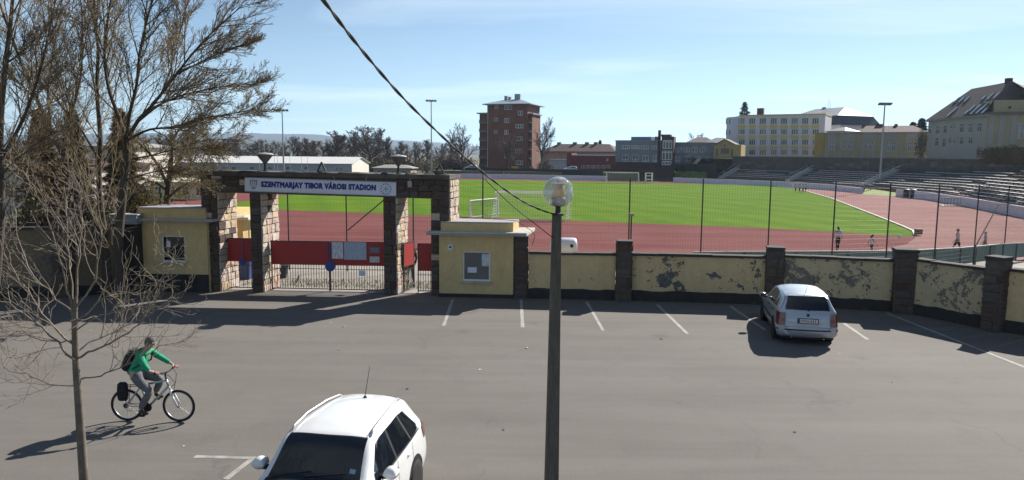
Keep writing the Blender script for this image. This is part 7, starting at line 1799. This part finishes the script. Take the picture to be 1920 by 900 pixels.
fr_ = MB(); fr_.tube([hdb, bb], .024, 8); fr_.tube([hdt + Vector((.01, 0, -.02)), Vector((.29, 0, .72))], .02, 8); fr_.tube([bb, Vector((.26, 0, .80))], .018, 8); fr_.tube([hdt, hdb], .022, 8)
for sg in (-1, 1): fr_.tube([axr + Vector((0, sg * .06, 0)), bb + Vector((-.03, sg * .03, 0))], .011, 6); fr_.tube([axr + Vector((0, sg * .06, 0)), Vector((.29, sg * .02, .70))], .010, 6)
fr_.build('frame', ALU, bike, False, True)
fk = MB()
for sg in (-1, 1): fk.tube([axf + Vector((0, sg * .055, 0)), Vector((.90, sg * .055, .60))], [.018, .020], 8)
fk.tube([Vector((.90, -.055, .60)), Vector((.885, 0, .63)), Vector((.90, .055, .60))], .022, 8); fk.tube([hdb, Vector((.885, 0, .63))], .02, 8); fk.build('suspension_fork', M('fork_white', (.6, .6, .6), .4, .1, 9), bike, False, True)
st_ = MB(); st_.tube([hdt, Vector((.785, 0, .96)), Vector((.83, 0, 1.01))], .016, 7); st_.build('stem', BLK, bike, False)
hbm = MB(); hv = Vector((math.sin(-bar_rot), math.cos(bar_rot), 0)); hcv = Vector((.83, 0, 1.01)); HL, HRt = hcv + hv * .29 + Vector((-.05, 0, .03)), hcv - hv * .29 + Vector((-.05, 0, .03))
hbm.tube([HRt, hcv - hv * .08, hcv + hv * .08, HL], .013, 7); ho = hbm.build('handlebar', BLK, bike, False)
for q in (HL, HRt): MB().tube([q, q + (hcv - q).normalized() * .12], .018, 8).build('grip', BLK, ho, False)
cb = MB(); cb.tube([HRt + (hcv - HRt) * .3, Vector((.93, -.14, .98)), Vector((1.0, -.05, .80)), Vector((.95, -.03, .62))], .006, 5); cb.tube([HL + (hcv - HL) * .3, Vector((.97, .08, .95)), Vector((.98, .0, .78)), Vector((.86, .02, .68))], .006, 5); cb.build('brake_cable', BLK, bike, False)
sd_ = MB(); rows = []
for x, w, z in ((-.14, .05, .92), (-.11, .085, .945), (-.03, .075, .94), (.06, .03, .935), (.12, .018, .925)): rows.append([(seat.x + x, y * w, z - .03 * abs(y) ** 2) for y in np.linspace(-1, 1, 7)])
sd_.grid(rows); sd_.grid([[(a, b, c - .045) for a, b, c in r[::-1]] for r in rows]); sd_.build('saddle', BLK, bike, False, True); MB().tube([Vector((.26, 0, .78)), Vector((.235, 0, .915))], .014, 7).build('seat_post', ALU, bike, False)
ped = {-1: Vector((.36, -.12, .155)), 1: Vector((.545, .12, .42))}
crk = MB(); crk.lathe([(.085, -.055), (.088, -.05), (.085, -.045)], 20, bb, 'Y')
for sg in (-1, 1): crk.bar(bb + Vector((0, sg * .07, 0)), ped[sg] + Vector((0, -sg * .03, 0)), .025, .018, up=(0, 1, 0))
co = crk.build('crankset', BLK, bike, False)
for sg in (-1, 1): MB().box(ped[sg].x - .05, ped[sg].x + .05, ped[sg].y - .04, ped[sg].y + .04, ped[sg].z - .012, ped[sg].z + .012).build('pedal', BLK, co, False)
chn = MB(); chn.tube([bb + Vector((0, -.05, .085)), axr + Vector((0, -.05, .045))], .005, 4); chn.tube([bb + Vector((0, -.05, -.085)), axr + Vector((.03, -.05, -.10)), axr + Vector((.0, -.05, -.045))], .005, 4); chn.lathe([(.05, -.055), (.05, -.045)], 14, axr, 'Y'); chn.build('chain', BLK, bike, False)
rk = MB(); rk.tube([(-.05, -.06, WR * 2 + .06), (.28, -.06, WR * 2 + .08)], .008, 5); rk.tube([(-.05, .06, WR * 2 + .06), (.28, .06, WR * 2 + .08)], .008, 5); rk.tube([(-.05, -.06, WR * 2 + .06), (-.05, .06, WR * 2 + .06)], .008, 5)
for sg in (-1, 1): rk.tube([(.05, sg * .06, WR * 2 + .06), (0, sg * .065, WR)], .007, 5)
rk.build('rear_rack', BLK, bike, False)
bag = thing('saddle_bag', (BX, BY, WR * 2 + .07), 'tall black bag strapped on the rear rack of the bicycle', 'bag', None, BR); BAGM = M('bag_black', (.012, .012, .014), .8, .3, 9, .3, 30)
def soft_box(x0, x1, y0, y1, z0, z1, b=.05):
    mb = MB(); rows = []; cx_, cy_ = (x0 + x1) / 2, (y0 + y1) / 2
    for f, k in ((0, .7), (.08, .92), (.3, 1.03), (.6, 1.02), (.9, .9), (1, .6)):
        r = []
        for j in range(17):
            a = 2 * math.pi * j / 16; c, s_ = math.cos(a), math.sin(a); q = (abs(c) ** 4 + abs(s_) ** 4) ** -.25; r.append((cx_ + (x1 - x0) / 2 * c * q * k, cy_ + (y1 - y0) / 2 * s_ * q * k, z0 + (z1 - z0) * f))
        rows.append(r)
    mb.grid(rows); mb.add(rows[-1][:-1], [tuple(range(16))]); mb.add(rows[0][:-1], [tuple(range(15, -1, -1))]); return mb
# the bag hangs beside the wheel, so its own frame starts at the rack
sbm = soft_box(-.10, .10, -.19, -.065, -.26, .10); sbm.build('bag_body', BAGM, bag, False, True); MB().box(-.07, .07, -.195, -.19, -.06, -.02).build('strap', BLK, bag, False)
cyc = thing('person', (BX, BY, 0), 'cyclist in bright green jacket and grey trousers riding to the right', 'person', None, BR)
J = lambda x, y, z: Vector((x, y, z))
pel, spn, che, nek, hb_, hd, tpv = J(.20, 0, .99), J(.26, 0, 1.125), J(.37, 0, 1.31), J(.455, 0, 1.45), J(.485, 0, 1.50), J(.52, 0, 1.57), J(.525, 0, 1.64)
wrR, wrL = HRt + Vector((-.075, -.0, .05)), HL + Vector((-.075, .0, .05)); hnR, hnL = HRt + Vector((-.01, .04, .03)), HL + Vector((-.01, -.04, .03))
arms = {-1: (J(.395, -.19, 1.38), J(.53, -.27, 1.20), wrR, hnR), 1: (J(.395, .19, 1.38), J(.57, .27, 1.22), wrL, hnL)}
legs = {-1: (J(.21, -.10, .95), J(.53, -.12, .64), ped[-1] + Vector((-.05, .0, .12)), ped[-1] + Vector((.10, 0, .05))), 1: (J(.21, .10, .95), J(.64, .13, .82), ped[1] + Vector((-.04, 0, .12)), ped[1] + Vector((.10, 0, .05)))}
ch = [[(pel, (.15, .12)), (spn, (.135, .11)), (che, (.16, .115)), (nek, .055), (hb_, .064), (hd, (.084, .097)), (tpv, .062)]]
for sg in (-1, 1):
    hp_, kn, an, to = legs[sg]; ch.append([(pel, (.15, .12)), (hp_, .092), (hp_.lerp(kn, .5), .08), (kn, .056), (kn.lerp(an, .35), .054), (an, .036), (to, .032)])
    sh, el, wr, hn = arms[sg]; ch.append([(che, (.16, .115)), (sh, .058), (sh.lerp(el, .5), .047), (el, .038), (wr, .027), (hn, (.036, .022))])
fb_ = MB()
for sg in (-1, 1): sh, el, wr, hn = arms[sg]; fingers(fb_, hn, Vector((1, 0, -.1)), hv * -sg, Vector((0, 0, 1)), 1.0)
link('body', join_meshes(chain_mesh(ch, SKIN, 'body', 2), fb_, SKIN), cyc)
GREEN = CL('green', (.018, .30, .16), .2); TROUS = CL('trouser_grey', (.13, .13, .14), .35); SHO = M('boot_brown', (.05, .035, .025), .7, .3, 9)
sc_ = [[(pel + J(-.05, 0, -.06), (.178, .15)), (pel + J(-.01, 0, .03), (.178, .15)), (spn, (.165, .135)), (che, (.185, .14)), (nek + J(-.005, 0, -.01), .078)]]
for sg in (-1, 1): sh, el, wr, hn = arms[sg]; sc_.append([(che, (.185, .14)), (sh, .082), (sh.lerp(el, .5), .07), (el, .06), (el.lerp(wr, .9), .046)])
link('jacket', chain_mesh(sc_, GREEN, 'jacket', 2), cyc)
tc_ = [[(pel + J(-.01, 0, .05), (.166, .138)), (pel - J(-.02, 0, .03), (.168, .14))]]
for sg in (-1, 1): hp_, kn, an, to = legs[sg]; tc_.append([(pel - J(-.02, 0, .03), (.168, .14)), (hp_.lerp(kn, .2), .115), (hp_.lerp(kn, .6), .095), (kn, .078), (kn.lerp(an, .5), .072), (an + (kn - an) * .08, .058)])
link('trousers', chain_mesh(tc_, TROUS, 'trousers', 2), cyc)
for sg in (-1, 1): hp_, kn, an, to = legs[sg]; link('shoe', chain_mesh([[(an + J(-.01, 0, .0), .05), (an.lerp(to, .4) + J(0, 0, -.02), .05), (to + J(.03, 0, -.005), .042)]], SHO, 'shoe', 1), cyc)
head_parts(cyc, hd, (1, -.25, -.15), 1.0, M('cap_grey', (.095, .088, .08), .9, .4, 12), 'short', M('cap_peak_grey', (.20, .19, .18), .9, .2, 9))
bp = thing('backpack', (BX, BY, 1.0), 'black backpack worn by the cyclist in green', 'backpack', None, BR)
bpm = soft_box(-.02, .16, -.16, .16, .02, .46); rotm = Matrix.Translation((.13, 0, .02)) @ Matrix.Rotation(R(22), 4, 'Y') @ Matrix.Translation((-.13, 0, -.02)); bpm.v = [tuple(rotm @ Vector(v) + Vector((-.03, 0, .0))) for v in bpm.v]; bpm.build('pack', BAGM, bp, False, True)
sp_ = MB()
for sg in (-1, 1): sp_.tube([(.24, sg * .10, .42), (.36, sg * .12, .47), (.49, sg * .13, .36), (.43, sg * .17, .20), (.22, sg * .15, .10)], .016, 5)
sp_.build('shoulder_strap', BLK, bp, False)

# ------------------------------------------------------------------ small things
tk = at(1058, 467, 29.6); t = thing('tank', (tk.x, 29.6, -.05), 'pale rounded tank showing above the wall beside the lamp post', 'tank'); TKM = M('tank_pale', (.50, .55, .60), .45, .08, 3)
zt_ = at(1058, 445.5, 29.6).z; rr_ = .36; zc_ = zt_ - rr_; xL, xR = at(1031, 455, 29.6).x, at(1082, 455, 29.6).x
MB().lathe([(.02, xL), (rr_ * .6, xL + .03), (rr_ * .9, xL + .1), (rr_, xL + .2), (rr_, xR - .14), (rr_ * .92, xR - .05), (rr_ * .7, xR - .01), (.02, xR)], 28, (0, 29.6, zc_), 'X').build('shell', TKM, t, True, True)
MB().lathe([(.07, -.37), (.07, -.30)], 14, (xR - .24, 29.6, zc_ + .07), 'Y').build('port', TRIM, t)
for x in (xL + .25, xR - .25): MB().box(x - .05, x + .05, 29.4, 29.8, -.06, zc_ - .2).build('leg', GOALW, t)
t = thing('loudspeaker_post', (at(1184, 430, 30).x, 30, -.06), 'thin post with small box head behind the wall pillar', 'post'); c = at(1184, 404, 30)
MB().tube([(c.x, 30, -.06), (c.x, 30, c.z)], .03, 6).build('post', POSTM, t); MB().box(c.x - .08, c.x + .08, 29.93, 30.07, c.z - .03, c.z + .08).build('head', M('speaker_grey', (.2, .18, .16), .7, .2, 5), t)
t = thing('wheelie_bin', (at(462, 528, 31).x, 31, -.06), 'blue waste bin behind the narrow gate leaf', 'bin'); c = t.location
bn = MB(); bn.add([(c.x + x * w, 31 + y * w, z) for z, w in ((-.05, .2), (.95, .29)) for x, y in ((-1, -1), (1, -1), (1, 1), (-1, 1))], [(0, 3, 2, 1), (0, 1, 5, 4), (1, 2, 6, 5), (2, 3, 7, 6), (3, 0, 4, 7)]); bn.build('bin_body', M('bin_blue', (.03, .06, .20), .5, .15, 4), t); MB().box(c.x - .31, c.x + .31, 30.67, 31.32, .952, 1.0).build('lid', M('bin_lid', (.025, .045, .15), .5, .15, 4), t)
t = thing('planter', (at(527, 531, 31.4).x, 31.4, -.07), 'dark planter tub behind the wide gate leaf', 'planter'); c = t.location
MB().lathe([(.24, -.06), (.33, .42), (.36, .44), (.36, .50), (.30, .50)], 16, (c.x, 31.4, 0)).build('tub', M('tub_dark', (.03, .035, .045), .7, .2, 5), t); pm = MB(); rq = random.Random(3)
for i in range(160):
    p = Vector((c.x + rq.gauss(0, .16), 31.4 + rq.gauss(0, .16), .5 + abs(rq.gauss(0, .1)))); d = Vector((rq.uniform(-1, 1), rq.uniform(-1, 1), rq.uniform(0, 1))).normalized() * .06; e = d.orthogonal().normalized() * .02; pm.add([p, p + d + e, p + d * 2, p + d - e], [(0, 1, 2, 3)])
pm.build('plant', M('planter_leaf', (.09, .13, .04), .9, .3, 4), t)
# grass along the foot of the gate inside the yard
gm = MB(); rq = random.Random(13)
for i in range(1800):
    s = rq.uniform(.3, 8.8); p = gf.pt(s, 0.0) + DEP * rq.uniform(1.4, 3.2) + Vector((0, 0, -.02)); h = rq.uniform(.03, .12); a = rq.uniform(0, 6.28); e = Vector((math.cos(a), math.sin(a), 0)) * .012; gm.add([p - e, p + e, p + Vector((rq.gauss(0, .03), rq.gauss(0, .03), h))], [(0, 1, 2)])
tag(gm.build('grass', M('yard_grass', (.12, .16, .035), .9, .3, 2)), 'short tufts of grass behind the gate pillars', 'grass', kind='stuff')
wm_ = MB()
for A_, B_ in ((W0, W1), (W1, W2), (W2, W3), (W3, W4), (W4, W5)):
    ff = Fac(A_, B_)
    for c_ in range(int(ff.L * 1.6)):
        s0_ = rq.uniform(.2, ff.L - .2); k_ = rq.randint(5, 22)
        for i in range(k_):
            p = ff.pt(s0_ + rq.gauss(0, .10), 0, .07 + abs(rq.gauss(0, .04))); h = rq.uniform(.03, .13); a = rq.uniform(0, 6.28); e = Vector((math.cos(a), math.sin(a), 0)) * .011; wm_.add([p - e, p + e, p + Vector((rq.gauss(0, .04), rq.gauss(0, .04), h))], [(0, 1, 2)])
tag(wm_.build('weeds', M('weed_green', (.075, .095, .03), .9, .4, 2)), 'thin weeds growing along the foot of the wall', 'weeds', kind='stuff')
# bins and stacked hurdles by the terraces
for px, py, lab in ((1696, 370.5, 'dark green bin in the gap of the grey white wall, left one'), (1709, 371.5, 'dark green bin in the gap of the grey white wall, right one')):
    c = fz(px, py); t = thing('litter_bin', c, lab, 'bin'); c = c + Vector((0, -.5, 0)); t.location = c
    MB().lathe([(.38, 0), (.46, .1), (.48, 1.2), (.40, 1.32)], 14, c).build('bin_body', M('bin_green', (.016, .03, .024), .6, .2, 3), t); MB().lathe([(.5, 1.25), (.5, 1.33), (.2, 1.45)], 14, c).build('lid', M('bin_top', (.03, .05, .045), .6, .2, 3), t)
c = fz(1790, 385.5) + Vector((-.8, -.6, 0)); t = thing('hurdle_cart', c, 'cart of stacked grey hurdles before the terraces wall', 'hurdles')
for i in range(6):
    x = c.x - 1.2 + i * .42; hu = MB()
    for dx in (0, ): 
        hu.tube([(x, c.y - .4, FZ + .1), (x + .1, c.y - .4, FZ + 1.1)], .03, 5); hu.tube([(x + .1, c.y + .5, FZ + .1), (x + .1, c.y + .5, FZ + 1.1)], .03, 5); hu.bar((x + .1, c.y - .45, FZ + 1.08), (x + .1, c.y + .55, FZ + 1.08), .05, .12); hu.tube([(x, c.y - .4, FZ + .1), (x + .5, c.y - .4, FZ + .1)], .03, 5)
    hu.build('hurdle', M('hurdle_grey', (.30, .32, .33), .5, .2, 4), t)
MB().box(c.x - 1.4, c.x + 1.5, c.y - .5, c.y + .6, FZ + .0, FZ + .09).build('cart_bed', STEEL, t)
c = fz(1717, 441.5) + Vector((.2, 0, 0)); tag(MB().box(c.x - .25, c.x + .25, c.y - .2, c.y + .2, FZ + .11, FZ + .55).build('marker_block', M('marker_brown', (.22, .13, .10), .8, .2, 4), None, True, False, (c.x, c.y, FZ)), 'small brown marker block at the rounded corner of the pitch', 'marker')
c = fz(1687, 445); tag(MB().lathe([(.16, 0), (.14, .08), (.05, .22)], 10, (c.x, c.y, FZ)).build('marker_cone', GOALW, None, True, False, (c.x, c.y, FZ)), 'little white cone near the pitch corner', 'cone')
# scraps of litter and twigs on the asphalt
rq = random.Random(99); LIT = M('litter_pale', (.5, .48, .44), .8, .2, 9); LEAFD = M('dead_leaf', (.06, .045, .03), .9, .3, 9)
for k in range(15):
    x, y = rq.uniform(-8, 14), rq.uniform(11, 24); a = rq.uniform(0, 3.1); L_ = rq.uniform(.02, .055); W_ = L_ * rq.uniform(.4, .9); pale = rq.random() < .55
    c_, s_ = math.cos(a), math.sin(a); q = [(-1, -1), (1, -.8), (.8, 1), (-.9, .7)]; mb = MB(); zz = [.008, .02, .009, .025]
    mb.add([(x + (u * L_ * c_ - v * W_ * s_), y + (u * L_ * s_ + v * W_ * c_), z) for (u, v), z in zip(q, zz)], [(0, 1, 2, 3)])
    tag(mb.build('litter' if pale else 'dead_leaf', LIT if pale else LEAFD, None, True, False, (x, y, 0)), 'tiny pale scrap lying on the open asphalt' if pale else 'tiny dark dry leaf lying on the open asphalt', 'litter' if pale else 'leaf', 'pale scraps on the asphalt' if pale else 'dry leaves on the asphalt')

# ------------------------------------------------------------------ air
hm_ = bpy.data.materials.new('haze_air'); hm_.use_nodes = True; hn_, hl_ = hm_.node_tree.nodes, hm_.node_tree.links; hn_.remove(hn_['Principled BSDF'])
pv = hn_.new('ShaderNodeVolumePrincipled'); pv.inputs['Density'].default_value = 1.0e-4; pv.inputs['Color'].default_value = (.55, .75, 1.0, 1); pv.inputs['Anisotropy'].default_value = .35
hl_.new(pv.outputs[0], hn_['Material Output'].inputs['Volume'])
hz = MB().box(-9100, 9100, -700, 9100, -10, 160).build('haze', hm_); hz['kind'] = 'stuff'; hz['label'] = 'thin pale air haze over the whole place'
